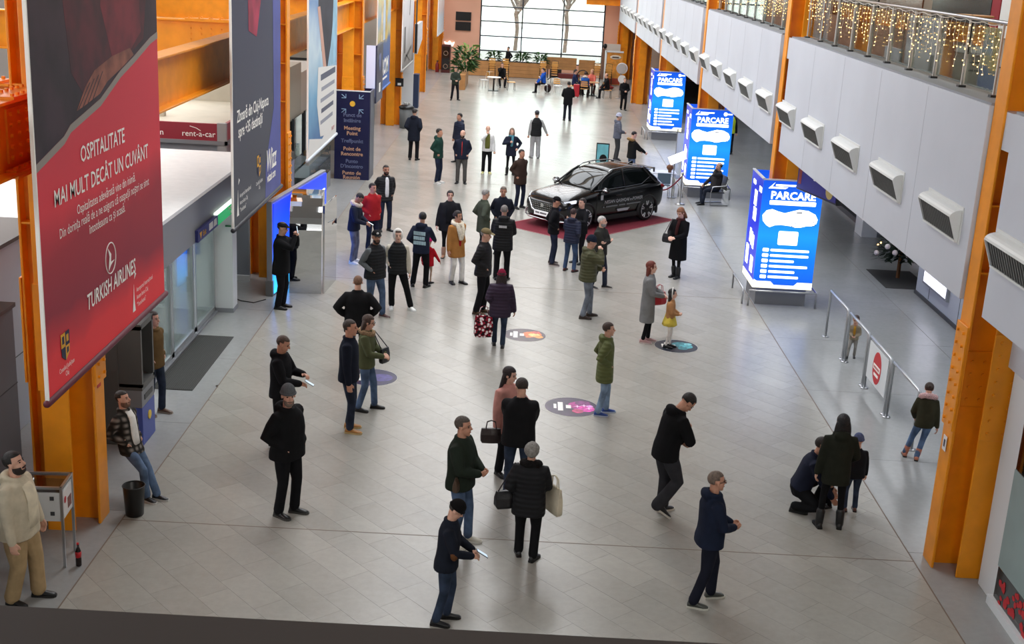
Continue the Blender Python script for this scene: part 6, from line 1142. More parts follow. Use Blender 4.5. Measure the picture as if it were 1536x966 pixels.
    if hk == 'short': keep = lambda v: not ((v[1] > 0.03 and v[2] < 0.062) or v[2] < -0.035 or (v[1] > -0.02 and v[2] < 0.01)); m = pulled(np.array([0, -0.018, 0.034]), (0.084, 0.102, 0.094), keep)
    elif hk == 'crop': keep = lambda v: not ((v[1] > 0.03 and v[2] < 0.07) or v[2] < -0.03 or (v[1] > -0.02 and v[2] < 0.02)); m = pulled(np.array([0, -0.016, 0.032]), (0.079, 0.098, 0.090), keep)
    elif hk == 'balding': keep = lambda v: v[2] < 0.05 and v[2] > -0.04 and v[1] < 0.02; m = pulled(np.array([0, -0.018, 0.03]), (0.081, 0.097, 0.088), keep)
    elif hk == 'curly': keep = lambda v: not ((v[1] > 0.035 and v[2] < 0.05 and abs(v[0]) < 0.06) or v[2] < -0.07); m = pulled(np.array([0, -0.022, 0.03]), (0.098, 0.112, 0.105), keep)
    elif hk in ('long', 'bob', 'bun'):
        keep = lambda v: not ((v[1] > 0.035 and v[2] < 0.062 and abs(v[0]) < 0.064) or v[2] < -0.06); m = pulled(np.array([0, -0.02, 0.032]), (0.088, 0.105, 0.097), keep)
        if hk != 'bun':
            L = 0.34 if hk == 'long' else 0.21; rings = []
            for k in range(6):
                u = k / 5; a = np.arange(14) * 2 * math.pi / 14; rings.append(np.stack([np.cos(a) * (0.088 + (0.018 if hk == 'long' else 0.05) * u * (1.4 - u)), -0.045 - 0.02 * u + np.sin(a) * (0.062 - 0.022 * u), np.full(14, 0.03 - L * u)], 1))
            m.loft(rings)
        else: m.ell((0, -0.125, 0.01), (0.04, 0.04, 0.045), None, 10, 7)
    else: m = None
    if m is not None:
        if hk == 'curly': m.v = [v + RNG.uniform(-0.006, 0.006, v.shape) for v in m.v]
        ob('hair', hx(m), hm, t, smooth=True)
    if beard: ob('beard', hx(pulled(np.array([0, 0.022, -0.068]), (0.063, 0.080, 0.069), lambda v: v[2] < (-0.084 if abs(v[0]) < 0.032 else -0.046) and v[1] > -0.03, 24, 20, 0.7).tube([(-0.03, 0.088, -0.056), (0, 0.099, -0.050), (0.03, 0.088, -0.056)], 0.007, 6)), pmat('beard_%d_%d_%d' % beard, beard, 0.9, bump=0.6, bscale=80), t, smooth=True)
    if hat:
        kind, hcx = hat[0], hat[1]; hm2 = cloth(hcx, 'knit' if kind in ('beanie', 'pompom') else 'plain')
        if kind in ('beanie', 'pompom'):
            m = pulled(np.array([0, -0.012, 0.045]), (0.088, 0.106, 0.105), lambda v: v[2] > 0.018, 20, 14, 0.8); b_ = ob('knit_hat', hx(m), hm2, t, smooth=True)
            ob('hat_brim', hx(MB().ring((0, -0.01, 0.035), 0.094, 0.014, 20, 7, None, (0.93, 1.08))), hm2, b_, smooth=True)
            if kind == 'pompom': ob('pompom', hx(MB().ell((0, -0.02, 0.185), 0.05, None, 10, 7)), cloth(hat[2], 'fur'), b_, smooth=True)
        elif kind in ('cap', 'flatcap'):
            m = pulled(np.array([0, -0.012, 0.045]), (0.086, 0.106, 0.088 if kind == 'cap' else 0.07), lambda v: v[2] > 0.035, 20, 14, 0.8); b_ = ob('cap', hx(m), hm2, t, smooth=True)
            L = 0.075 if kind == 'cap' else 0.035
            ob('visor', hx(MB().loft([[(0.075 * math.cos(a) * k, 0.06 + (L + 0.035) * math.sin(a) * k, zz - 0.012 * math.sin(a)) for a in np.linspace(0, math.pi, 12)] for k, zz in ((1, 0.05), (1, 0.057))])), hm2, b_)
            if len(hat) > 2: ob('cap_patch', hx(MB().ell((0, 0.083, 0.083), (0.025, 0.01, 0.022), None, 8, 6)), cloth(hat[2]), b_)
        elif kind == 'hood': ob('hood', hx(pulled(np.array([0, -0.03, 0.01]), (0.105, 0.125, 0.135), lambda v: not (v[1] > 0.03 and abs(v[0]) < 0.075 and v[2] < 0.1), 20, 14, 0.75)), hm2, t, smooth=True)
        elif kind == 'headband': ob('headband', hx(MB().ring((0, -0.01, 0.02), 0.1, 0.016, 22, 7, rotx(R(90)) @ np.eye(3), (0.92, 1.2))), hm2, t, smooth=True)
    if glasses:
        m = MB()
        for s in (1, -1): m.ring((s * 0.033, 0.098, 0.004), 0.021, 0.0025, 14, 5, rotx(R(90))); m.tube([(s * 0.054, 0.095, 0.008), (s * 0.08, 0.0, 0.006)], 0.0025, 4)
        m.tube([(-0.012, 0.1, 0.006), (0.012, 0.1, 0.006)], 0.0025, 4); ob('glasses', hx(m), BLACK, t)
    # trousers
    lk, lc = legs; m = MB(); bag = {'jeans': 0.0, 'trousers': 0.006, 'baggy': 0.022, 'leggings': -0.014, 'skirt': -0.014, 'tights': -0.018}[lk]; lm = cloth(lc, 'denim' if lk == 'jeans' else 'plain')
    m.tube([P0 + np.array([0, 0, 0.04 * S]), P0 - np.array([0, 0, 0.03 * S])], [0.135 * S * g, 0.14 * S * g], 12, True, (1.12, 0.9))
    for s in (1, -1):
        b0 = knee[s] * 0.5 + hip[s] * 0.5; m.tube([hip[s], b0, knee[s], knee[s] * 0.45 + ank[s] * 0.55, ank[s] + np.array([0, 0, 0.012 * S])], [(0.098 * (0.4 + 0.6 * g) + bag * 0.5) * S, (0.084 * (0.5 + 0.5 * g) + bag) * S, (0.066 + bag) * S, (0.061 + bag) * S, (0.062 + bag * 1.1) * S], 12)
    remesh(ob('trousers' if lk not in ('tights', 'leggings') else lk, m, lm, t), vc, 2)
    # shoes
    sc, so = shoes[0], shoes[1]; sm = cloth(sc, 'leather'); kind = shoes[2] if len(shoes) > 2 else 'shoe'; sl = S * (1.0 if not child else 1.12)
    for s in (1, -1):
        prof = [(-0.075, 0.020, 0.045), (-0.066, 0.034, 0.085), (-0.02, 0.038, 0.098), (0.03, 0.038, 0.088), (0.08, 0.044, 0.066), (0.13, 0.046, 0.052), (0.165, 0.038, 0.044), (0.188, 0.018, 0.030)]
        Mf = Matrix.Translation(Vector(foot[s]) + Vector((0, 0, 0.0))) @ Matrix.Rotation(toe[s], 4, 'Z')
        if fpitch[s]: Mf = Matrix.Translation(Vector((0, 0, 0.02))) @ Mf @ Matrix.Translation((0, -0.15 * sl, 0)) @ Matrix.Rotation(fpitch[s], 4, 'X') @ Matrix.Translation((0, 0.15 * sl, 0))
        rg_ = []
        for f, wd, ht in prof:
            a = np.linspace(0, math.pi, 9); pts = [(wd * math.cos(q_) * sl, -f * sl, (0.024 + (ht - 0.024) * math.sin(q_) ** 0.8) * sl) for q_ in a]; rg_.append(pts)
        so_ = ob('shoe' if kind == 'shoe' else 'boot', MB().loft(rg_).xform(Mf), sm, t, smooth=True)
        rg_ = [[(k * wd * 1.08 * sl, -(f + (0.006 if f > 0 else -0.004)) * sl, z * sl) for k, z in ((1, 0.0), (1, 0.026), (-1, 0.026), (-1, 0.0))] for f, wd, ht in prof]
        ob('sole', MB().loft(rg_).xform(Mf), cloth(so, 'leather') if so else BLACK, so_)
        if kind == 'boot':
            ob('boot_shaft', MB().tube([ank[s] + np.array([0, 0, -0.02]), ank[s] * 0.6 + knee[s] * 0.4], [0.056 * S, 0.064 * S], 12), sm, so_, smooth=True)
    # upper clothing
    def garment(name, col, kind, pad, hem, sleeves=True, sleevecol=None, body=True, cuff=1.0, hemw=0.0):
        m = MB(); rings = []
        lev = [(1.485, 0.062, 0.06), (1.46, 0.085, 0.07), (1.425, 0.128, 0.09), (1.38, 0.162, 0.105), (1.32, 0.182, 0.118), (1.20, 0.176, 0.118), (1.08, 0.168, 0.116), (0.98, 0.176, 0.122)]
        low = [z for z in (0.90, 0.80, 0.70, 0.60, 0.50, 0.42) if z > hem + 0.04] + [hem] if pose == 'stand' and hem < 0.95 else [0.93]
        if body:
            for z, a, b in lev: rings.append((z, a, b))
            for z in low: rings.append((z, 0.180 + (0.93 - z) * (0.03 + hemw), 0.128 + (0.93 - z) * (0.03 + hemw)))
            R_ = []
            for z, a, b in rings:
                gg = 0.35 + 0.65 * g if z > 1.3 else g; a = (a * gg + pad); b = (b * gg + pad)
                fo = 0.03 * (g - 1) * 2 if z < 1.3 and z > 0.9 else 0
                th = np.arange(20) * 2 * math.pi / 20; c, s_ = np.cos(th), np.sin(th); ex = 0.8
                px = np.sign(c) * np.abs(c) ** ex * a * S; pf = np.sign(s_) * np.abs(s_) ** ex * b * S
                if z >= 0.95 or pose != 'stand': R_.append(np.array([P0 + Rl @ np.array([u, -(v + fo * S), (z - 0.95) * S]) for u, v in zip(px, pf)]))
                else:
                    k_ = (0.95 - z) / 0.95; cen = P0 * (1 - k_) + (foot[1] + foot[-1]) / 2 * k_; R_.append(np.array([np.array([cen[0] + u, cen[1] - v, z * S + (pz - 0.95 * S)]) for u, v in zip(px, pf)]))
            m.loft(R_[::-1])
        if sleeves:
            for s in (1, -1):
                e = elb[s]; m.tube([U(s * 0.10, 0, 1.375), sh[s], sh[s] * 0.5 + e * 0.5, e, e * 0.5 + wr[s] * 0.5, wr[s] - nrm(wr[s] - e) * 0.0 * S], [(0.062 + pad) * S, (0.062 + pad) * S, (0.06 + pad * 0.9) * S, (0.052 + pad * 0.8) * S, (0.047 + pad * 0.7) * S, (0.040 + pad * 0.6) * cuff * S], 12)
        if to.get('hoodback') and name not in ('sweater',): m.ell(U(0, -0.10, 1.475), np.array((0.125, 0.06, 0.075)) * S, Rl, 14, 9); m.ring(U(0, -0.012, 1.485), 0.098 * S, 0.032 * S, 18, 8, Rl @ rotx(R(14)))
        elif name not in ('sweater',): m.ring(U(0, 0.0, 1.485), 0.075 * S + 0.004, 0.024 * S, 16, 8, Rl @ rotx(R(8)))
        return remesh(ob(name, m, cloth(col, kind), t), vc, 3)
    hem = {'hip': 0.82, 'waist': 0.92, 'thigh': 0.66, 'midthigh': 0.72, 'knee': 0.46, 'calf': 0.36}[to.get('len', 'hip')]; kind = to.get('fab', 'puffer' if tk == 'puffer' else 'plain'); pad = {'jacket': 0.017, 'puffer': 0.026, 'coat': 0.020, 'hoodie': 0.016, 'sweater': 0.010, 'vest': 0.03}[tk] + to.get('pad', 0)
    if tk == 'vest':
        garment('sweater', to['sleeve'], 'plain', 0.012, 0.86); garment('vest', tc, 'puffer', 0.030, hem, False)
    else: garment({'puffer': 'puffer_jacket'}.get(tk, tk), tc, kind, pad, hem, hemw=to.get('flare', 0.0))
    def strip(name, col, wd, z0, z1, d, kind='plain', off=0.0):
        R_ = []
        for z in np.linspace(z0, z1, 6):
            gg = g if z < 1.3 else 0.35 + 0.65 * g; b = (0.118 * gg + pad) if z < 1.38 else (0.095 + pad * 0.6) - (z - 1.38) * 0.35; fo = 0.03 * (g - 1) * 2 if 0.9 < z < 1.3 else 0
            w2 = wd * (1.15 - 0.3 * abs((z - z0) / (z1 - z0) - 0.3)); R_.append(np.array([U(off + w2 * math.cos(a), fo + b * 0.93 + (d) * math.sin(a), z) for a in np.arange(12) * math.pi / 6]))
        return ob(name, MB().loft(R_), cloth(col, kind), t, smooth=True)
    if 'shirt' in to: strip('shirt', to['shirt'], to.get('shirtw', 0.055), 0.94, 1.47, 0.022)
    if 'zip' in to: strip('zip', to['zip'], 0.012, 0.9, 1.46, 0.018)
    if 'scarf' in to:
        m = MB().ring(U(0, 0.01, 1.47), 0.082 * S, 0.034 * S, 18, 8, Rl); m.tube([U(0.03, 0.12, 1.44), U(0.02, 0.165, 1.3), U(0.0, 0.165, 1.12)], 0.034 * S, 8, True, (1.3, 0.6)); ob('scarf', m, cloth(to['scarf'], 'knit'), t, smooth=True)
    if 'fur' in to:
        m = MB().ring(U(0, to.get('furf', 0.0), to.get('furz', 1.475)), 0.11 * S * to.get('furs', 1), 0.05 * S * to.get('furs', 1), 26, 10, Rl @ rotx(R(16)))
        if to.get('furlong'): m.tube([U(0.07, 0.09, 1.45), U(0.05, 0.165, 1.3), U(0.02, 0.17, 1.12)], [0.055 * S, 0.06 * S, 0.035 * S], 10); m.tube([U(-0.07, 0.09, 1.45), U(-0.05, 0.165, 1.3), U(-0.02, 0.17, 1.12)], [0.055 * S, 0.06 * S, 0.035 * S], 10)
        m.v = [v + RNG.uniform(-0.008, 0.008, v.shape) for v in m.v]; ob('fur_collar', m, cloth(to['fur'], 'fur'), t, smooth=True)
    if 'skirt' in to:
        R_ = [np.array([P0 + np.array([(a + 0.012 * math.cos(8 * q_)) * math.cos(q_), (a * 0.8 + 0.012 * math.cos(8 * q_)) * math.sin(q_), z]) * np.array([S, S, S]) for q_ in np.arange(32) * math.pi / 16]) for z, a in ((0.12, 0.15), (0.0, 0.19), (-0.12, 0.235), (-0.24, 0.27))]
        ob('skirt', MB().loft(R_[::-1]), cloth(to['skirt']), t, smooth=True)
    if 'patch' in to:
        for s in (1, -1): ob('elbow_patch', MB().ell(elb[s] + nrm(elb[s] - (sh[s] + wr[s]) / 2) * 0.028 * S, np.array((0.052, 0.052, 0.07)) * S, None, 10, 7), cloth(to['patch']), t, smooth=True)
    if 'print' in to:   # lettering on the back or sleeve
        body, sz, z, colr, side = to['print']
        if side == 'back': Mt = frame(U(0, -(0.118 * g + pad) - 0.004, z), Rl @ np.array([-1, 0, 0]), Rl @ np.array([0, 0, 1]))
        else: s = side; c = sh[s] * 0.25 + elb[s] * 0.75; Mt = frame(c + np.array([s * (0.052 + pad) * S, 0, 0]) + 0, (0, s * 1.0, 0), (0, 0, 1))
        if body.startswith('#'):
            m = MB(); rg = random.Random(4)
            for row in range(int(body[1])):
                xa = -sz * 1.3
                while xa < sz * 1.2: w_ = sz * rg.uniform(0.2, 0.5); m.box(xa, min(xa + w_, sz * 1.4), -sz * (row + 0.75), -sz * row, -0.01, 0.006); xa += w_ + sz * 0.08
            ob('print', m.xform(Mt), cloth(colr), t)['kind'] = 'stuff'
        else: me = text_mesh(body, sz, bold=0.003, depth=0.004); me.transform(Mt); me.materials.clear(); link('print', me, cloth(colr), t)
    return F
# ------------------------------------------------------------------ the crowd: position, height, heading (0 faces the viewer, 90 faces right)
K = (24, 24, 27); NV = (28, 32, 48); DJ = (44, 55, 74); BJ = (76, 94, 122); LJ = (122, 142, 166); GJ = (112, 118, 128); DB = (42, 32, 26); BR = (74, 50, 36); GY = (150, 146, 140); BLK = (18, 16, 16); WH = (226, 224, 220); TAN = (170, 120, 66)
def phone(pos, rz, tilt, label, col=(18, 18, 20), lit=True):
    t = thing('phone', label, 'phone', tuple(pos), rz); M_ = Matrix.Rotation(tilt, 4, 'X')
    ob('case', MB().box(-0.037, 0.037, -0.078, 0.078, -0.005, 0.004).xform(M_), pmat('phone_case_%d' % col[0], col, 0.4), t); ob('screen', MB().box(-0.033, 0.033, -0.073, 0.073, 0.004, 0.0055).xform(M_), pmat('phone_screen', (200, 215, 225), 0.2, emit=(200, 220, 235), estr=0.6 if lit else 0.0), t)
def bag(name, label, pos, rz, size, col, kind='leather', handle=0.16, strap=None):
    w_, d_, h_ = size; t = thing(name, label, 'bag', tuple(pos), rz); m = cloth(col, kind)
    R_ = [[(sx * w_ / 2 * k, sy * d_ / 2 * kk, z) for sx, sy in ((-1, -1), (0, -1.25), (1, -1), (1, 1), (0, 1.25), (-1, 1))] for z, k, kk in ((0, 0.85, 0.8), (0.04, 1, 1), (h_ * 0.6, 1.0, 0.9), (h_, 0.92, 0.35))]
    ob('pouch', MB().loft(R_), m, t, smooth=False, bevel=0.01); mb = MB()
    for sy in (-1, 1): mb.tube([(-w_ * 0.25, sy * d_ * 0.2, h_ * 0.96), (-w_ * 0.2, sy * d_ * 0.12, h_ + handle * 0.8), (0, sy * d_ * 0.06, h_ + handle), (w_ * 0.2, sy * d_ * 0.12, h_ + handle * 0.8), (w_ * 0.25, sy * d_ * 0.2, h_ * 0.96)], 0.007, 6)
    if strap is not None:
        q = ROOTM[t.name].inverted() @ Vector(strap); mb = MB().tube([(-w_ * 0.4, 0, h_ * 0.95), tuple(q + Vector((-0.02, 0, 0))), tuple(q + Vector((0.02, 0, 0))), (w_ * 0.4, 0, h_ * 0.95)], 0.009, 6)
    ob('strap' if strap is not None else 'handle', mb, m, t, smooth=True); ob('clasp', MB().box(-0.02, 0.02, -d_ * 0.36, -d_ * 0.3, h_ * 0.72, h_ * 0.76), CHROME, t)
    return t
# --- nearest people
f = person(-0.61, 13.11, 1.57, 88, 'man in black knit cap and navy jacket reading a phone, nearest the viewer', arms=('phone_low', 'phone_low'), nod=32, lean=4, top=('jacket', (26, 30, 40), dict(patch=(92, 58, 34), len='hip')), legs=('jeans', DJ), hair=('crop', (60, 52, 46)), hat=('beanie', BLK), girth=1.12, stance=((0.10, 0.02, 8), (0.10, -0.1, 10)), skin=0)
phone((f.hand[1] + f.hand[-1]) / 2 + Vector((0.05, 0, 0.03)), R(-80), R(-35), 'bright phone held by the man in the black knit cap')
f = person(2.54, 13.92, 1.76, 98, 'grey cropped man with glasses in navy hooded jacket, hands clasped', arms='belly', top=('jacket', (27, 34, 52), dict(hoodback=1)), legs=('trousers', (26, 28, 40)), shoes=((66, 68, 62), (200, 198, 186)), hair=('crop', (112, 96, 84)), glasses=True, girth=1.18, stance=((0.10, 0.12, 6), (0.13, -0.16, 20)), skin=1)
person(-2.95, 15.74, 1.88, 62, 'man in grey knit cap and black parka looking at the viewer', arms='pocket', look=-38, top=('coat', (20, 20, 22), dict(hoodback=1, len='hip', pad=0.014)), legs=('trousers', (20, 20, 23)), shoes=((24, 24, 24), (70, 68, 64)), hair=('crop', (120, 112, 106)), hat=('beanie', (92, 94, 97)), beard=(130, 112, 100), girth=1.2, stance=((0.11, 0.03, 20), (0.11, -0.05, 4)))
person(-5.56, 13.1, 1.88, 84, 'bearded man in cream jacket and beige trousers at the left edge', arms='down', nod=-14, top=('jacket', (196, 184, 160), dict(shirt=(214, 202, 176), shirtw=0.10, hoodback=1)), legs=('baggy', (172, 146, 108)), shoes=((20, 20, 22), (30, 30, 30)), hair=('short', (26, 22, 20)), beard=(46, 36, 32), girth=1.32, stance=((0.12, 0.12, 10), (0.12, -0.06, 14)))
f = person(0.34, 14.78, 1.64, 172, 'grey haired woman in black puffer coat carrying a white tote', arms=('pocket', 'belly'), top=('puffer', (22, 22, 25), dict(len='midthigh', fur=(26, 24, 24))), legs=('trousers', (20, 20, 22)), shoes=((22, 22, 22), None), hair=('curly', (138, 134, 128)), girth=1.15, stance=((0.12, 0.12, 16), (0.10, 0.0, 20)))
bag('shoulder_bag', 'black leather shoulder bag of the grey haired woman', f.U(0.30, 0.0, 0.78), R(20), (0.34, 0.12, 0.24), (24, 22, 24), 'leather', 0.4, f.U(0.20, 0.0, 1.46))
bag('tote_bag', 'white cloth tote with dark print on the grey haired woman', f.U(-0.33, 0.12, 0.72), R(-60), (0.34, 0.08, 0.38), (206, 194, 170), 'plain', 0.14)
f = person(-0.57, 15.16, 1.8, 72, 'grey haired man in dark green jacket and blue jeans, arms folded low', arms='belly', top=('jacket', (36, 44, 36), dict(len='hip', pad=0.012)), legs=('jeans', BJ), shoes=((196, 190, 176), (210, 206, 196)), hair=('short', (84, 74, 66)), girth=1.15, skin=1, stance=((0.11, 0.10, 10), (0.11, -0.02, 20)))
bag('waist_pouch', 'brown waist pouch on the man in the dark green jacket', f.U(-0.22, 0.04, 0.84), R(75), (0.18, 0.07, 0.18), (72, 52, 36), 'leather', 0.02)
person(0.18, 16.72, 1.8, 176, 'man in black jacket seen from behind, kissing the woman in pink', arms='reach', nod=16, look=22, lean=3, top=('jacket', (24, 24, 26), dict(len='hip', pad=0.016)), legs=('jeans', DJ), hair=('short', (48, 36, 28)), girth=1.15)
person(-0.01, 17.57, 1.7, 48, 'long haired woman in pink coat embraced by the man in black', arms=('up', 'down'), nod=12, look=20, top=('coat', (206, 148, 138), dict(len='midthigh')), legs=('trousers', (24, 24, 28)), shoes=((20, 20, 22), None, 'boot'), hair=('long', (36, 24, 24)), skin=3)
bag('handbag', 'black handbag with gold clasp beside the pink coat', (-0.22, 17.0, 0.72), R(5), (0.30, 0.12, 0.22), (40, 24, 22), 'leather', 0.12)
person(1.63, 20.33, 1.65, 92, 'man with tied brown hair in long olive parka and light jeans', arms='pocket', top=('puffer', (92, 98, 58), dict(len='thigh', hoodback=1, fab='puffer')), legs=('jeans', LJ), shoes=((34, 66, 140), (180, 190, 210)), hair=('short', (62, 44, 34)), girth=1.0, stance=((0.10, 0.08, 6), (0.10, -0.08, 10)))
person(2.25, 16.38, 1.9, 112, 'tall stooping man in black hoodie and baggy charcoal trousers, head bowed', arms=('belly', 'scarf'), nod=42, lean=14, neck=18, top=('hoodie', (18, 18, 20), dict(hoodback=1, len='hip', pad=0.012, print=('13', 0.09, 0, (220, 220, 220), 1))), legs=('baggy', (50, 50, 54)), shoes=((24, 22, 22), (206, 198, 184)), hair=('short', (30, 24, 22)), stance=((0.10, 0.08, 5), (0.09, -0.10, 12, 35)), skin=1)
person(4.31, 16.86, 1.78, 78, 'crouching man in navy jacket holding a small child', arms='reach', pose='squat', lean=20, nod=-12, top=('jacket', (30, 34, 50), dict()), legs=('trousers', (18, 18, 21)), hair=('crop', (36, 28, 24)), girth=1.15, stance=((0.16, 0.26, 10), (0.15, -0.04, 10)), skin=1)
person(4.78, 16.98, 0.95, -80, 'small child in black patterned hooded coat held by the crouching man', arms='down', child=True, girth=1.15, top=('jacket', (52, 50, 46), dict(fab='camo')), legs=('trousers', (20, 20, 22)), hair=(None, None), hat=('hood', (26, 26, 28)))
person(4.63, 16.22, 1.72, 176, 'black haired woman in dark green parka seen from behind, beside a child', arms=('down', 'hold'), top=('jacket', (36, 38, 30), dict(len='midthigh', hoodback=1)), legs=('leggings', (18, 18, 20)), shoes=((22, 22, 24), None, 'boot'), hair=('bob', (18, 16, 18)), stance=((0.15, 0.02, 10), (0.15, 0.05, 10)))
person(5.07, 16.86, 1.19, 186, 'child in blue knit hat and black jacket beside the woman', arms=('hold', 'down'), child=True, girth=1.2, top=('jacket', (24, 24, 28)), legs=('jeans', DJ), shoes=((90, 52, 40), None), hair=(None, None), hat=('beanie', (84, 92, 124)))
person(6.72, 18.97, 1.33, 166, 'girl in olive parka with pink fur hood leaning on the railing', arms=('hold', 'down'), child=True, lean=12, nod=20, top=('jacket', (56, 54, 40), dict(fur=(222, 182, 182), len='hip', furs=1.25)), legs=('jeans', (88, 112, 146)), shoes=((186, 116, 92), None, 'boot'), hair=('bun', (56, 36, 26)), stance=((0.30, 0.14, 5), (-0.06, 0.0, 5)))
person(6.95, 24.4, 0.92, -20, 'toddler in beige coat behind the railing posts', arms='belly', child=True, lean=10, top=('coat', (150, 138, 118), dict(shirt=(190, 140, 50))), legs=('trousers', (150, 146, 140)), shoes=((30, 28, 28), None), hair=('short', (60, 42, 34)), stance=((0.10, 0.0, 10), (0.16, 0.26, 5)))
# --- middle left
f = person(-3.51, 18.19, 1.8, 84, 'man in black hoodie holding a phone behind the grey knit cap', arms=('phone', 'phone_low'), nod=22, top=('hoodie', (20, 20, 23), dict(hoodback=1, pad=0.01)), legs=('trousers', (24, 24, 26)), shoes=((24, 24, 26), (220, 220, 218)), hair=('crop', (76, 58, 46)), girth=1.05, skin=1, stance=((0.1, 0.04, 5), (0.12, -0.08, 10)))
phone(f.hand[-1] + Vector((0.07, 0, 0.03)), R(-90), R(-30), 'grey phone held by the man in the black hoodie', (60, 70, 84))
person(-2.57, 18.97, 1.87, 88, 'man in navy jacket, dark jeans and tan boots on the round floor sticker', arms='down', top=('jacket', (25, 29, 42), dict(len='hip')), legs=('jeans', (38, 46, 62)), shoes=((176, 122, 60), (196, 170, 120)), hair=('crop', (56, 44, 36)), girth=1.08, skin=1, stance=((0.10, 0.0, 8), (0.12, 0.05, 5)))
f = person(-2.41, 19.95, 1.68, 84, 'woman with glasses in green parka and flared jeans', arms=('phone_low', 'phone_low'), nod=14, top=('jacket', (84, 88, 62), dict(fur=(150, 124, 96), furz=1.46)), legs=('jeans', BJ), shoes=((22, 22, 24), None), hair=('bob', (66, 46, 36)), glasses=True, stance=((0.10, 0.14, 5), (0.12, -0.1, 10)), girth=1.02)
bag('shoulder_bag', 'small black bag of the woman in the green parka', f.U(0.12, 0.30, 0.88), R(60), (0.22, 0.08, 0.26), (22, 22, 24), 'leather', 0.3, f.U(0.16, 0.09, 1.44))
person(-2.84, 22.04, 1.78, 186, 'man in black coat seen from behind near the two men in vests', arms='hip', top=('coat', (22, 22, 24), dict(len='midthigh', pad=0.01)), legs=('trousers', (22, 22, 24)), hair=('crop', (112, 78, 56)), girth=1.15)
person(-2.92, 25.41, 1.88, 52, 'moustached man in black cap and vest with grey sleeves', arms='pocket', look=-30, top=('vest', (26, 27, 30), dict(sleeve=(98, 102, 104))), legs=('jeans', BJ), shoes=((70, 34, 28), (190, 186, 180)), hair=('crop', (30, 26, 24)), hat=('cap', (22, 22, 24), (220, 220, 220)), beard=(40, 32, 28), girth=1.12, stance=((0.13, 0.10, 10), (0.12, -0.1, 10)), skin=1)
person(-2.53, 26.16, 1.78, 8, 'man in black vest with white hood up and white trainers', arms=('down', 'pocket'), look=4, top=('vest', (27, 28, 30), dict(sleeve=(196, 188, 172))), legs=('trousers', (20, 20, 22)), shoes=((232, 230, 226), (236, 236, 234)), hair=('short', (70, 50, 38)), hat=('hood', (224, 220, 214)), stance=((0.30, 0.06, 30), (0.10, -0.02, 6)), skin=3)
f = person(-4.95, 25.74, 1.88, 84, 'man in flat cap and black coat photographing beside the blue light', arms='eyes', nod=12, top=('coat', (20, 20, 22), dict(len='midthigh')), legs=('trousers', (22, 22, 26)), hair=('crop', (60, 52, 46)), hat=('flatcap', (28, 26, 27)), girth=1.12, stance=((0.1, 0.0, 4), (0.1, -0.04, 4)))
phone(f.hand[1] + Vector((0.03, 0.0, 0.06)), R(90), R(80), 'dark phone raised by the man in the flat cap', lit=False)
person(-2.17, 28.03, 1.77, 164, 'man in navy hoodie with white print on the back', arms=('pocket', 'reach'), look=30, top=('hoodie', (32, 38, 56), dict(hoodback=1, print=('#3', 0.11, 1.34, (170, 196, 206), 'back'))), legs=('trousers', (20, 20, 23)), hair=('short', (22, 20, 20)), stance=((0.18, 0.0, 25), (0.12, 0.04, 10)))
person(-1.72, 31.1, 1.72, 6, 'broad smiling woman in black cardigan behind the red coated child', arms='down', top=('coat', (30, 30, 34), dict(shirt=(22, 22, 26), shirtw=0.1, len='midthigh')), legs=('leggings', (22, 22, 24)), shoes=((176, 134, 108), None, 'boot'), hair=('bun', (34, 26, 24)), girth=1.38, skin=3)
person(-1.39, 28.61, 1.73, 40, 'woman in camel coat with cream fur collar and white trousers', arms=('pocket', 'down'), look=10, top=('coat', (168, 116, 62), dict(len='thigh', fur=(232, 222, 202), furlong=1, shirt=(170, 28, 40), shirtw=0.035, flare=0.02)), legs=('trousers', (226, 222, 216)), shoes=((28, 26, 26), None, 'boot'), hair=('bun', (34, 24, 22)), skin=1, stance=((0.10, 0.12, 10), (0.12, 0.0, 16)))
person(-2.03, 28.42, 1.09, 160, 'small child in red coat and pink pompom hat', arms=('down', 'out'), child=True, girth=1.15, top=('coat', (186, 26, 40), dict(len='midthigh')), legs=('tights', (190, 160, 140)), shoes=((26, 24, 26), None), hair=(None, None), hat=('pompom', (220, 40, 120), (150, 146, 146)))
f = person(-3.99, 30.01, 1.77, 80, 'man in navy jacket with white hood looking down at a phone', arms='phone_low', nod=40, lean=6, top=('jacket', (32, 36, 52), dict(fur=(206, 190, 176), furz=1.48)), legs=('jeans', (98, 102, 124)), shoes=((222, 220, 222), (232, 232, 232)), hair=('crop', (26, 22, 22)), skin=2)
phone(f.hand[-1] + Vector((0.05, 0, 0.03)), R(-90), R(-30), 'small phone held by the man with the white hood', lit=False)
person(-3.71, 31.37, 1.75, 42, 'man in red jacket with hands in pockets', arms='pocket', look=8, top=('jacket', (158, 32, 38), dict(pad=0.008)), legs=('jeans', (30, 36, 56)), hair=('short', (34, 26, 24)), girth=1.1, skin=1)
person(-3.64, 33.77, 1.82, 24, 'bearded man in black puffer over white shirt behind the red jacket', arms='pocket', top=('puffer', (28, 29, 32), dict(shirt=(220, 220, 222), shirtw=0.05)), legs=('jeans', (34, 40, 58)), hair=('crop', (40, 32, 28)), beard=(44, 34, 30), skin=1)
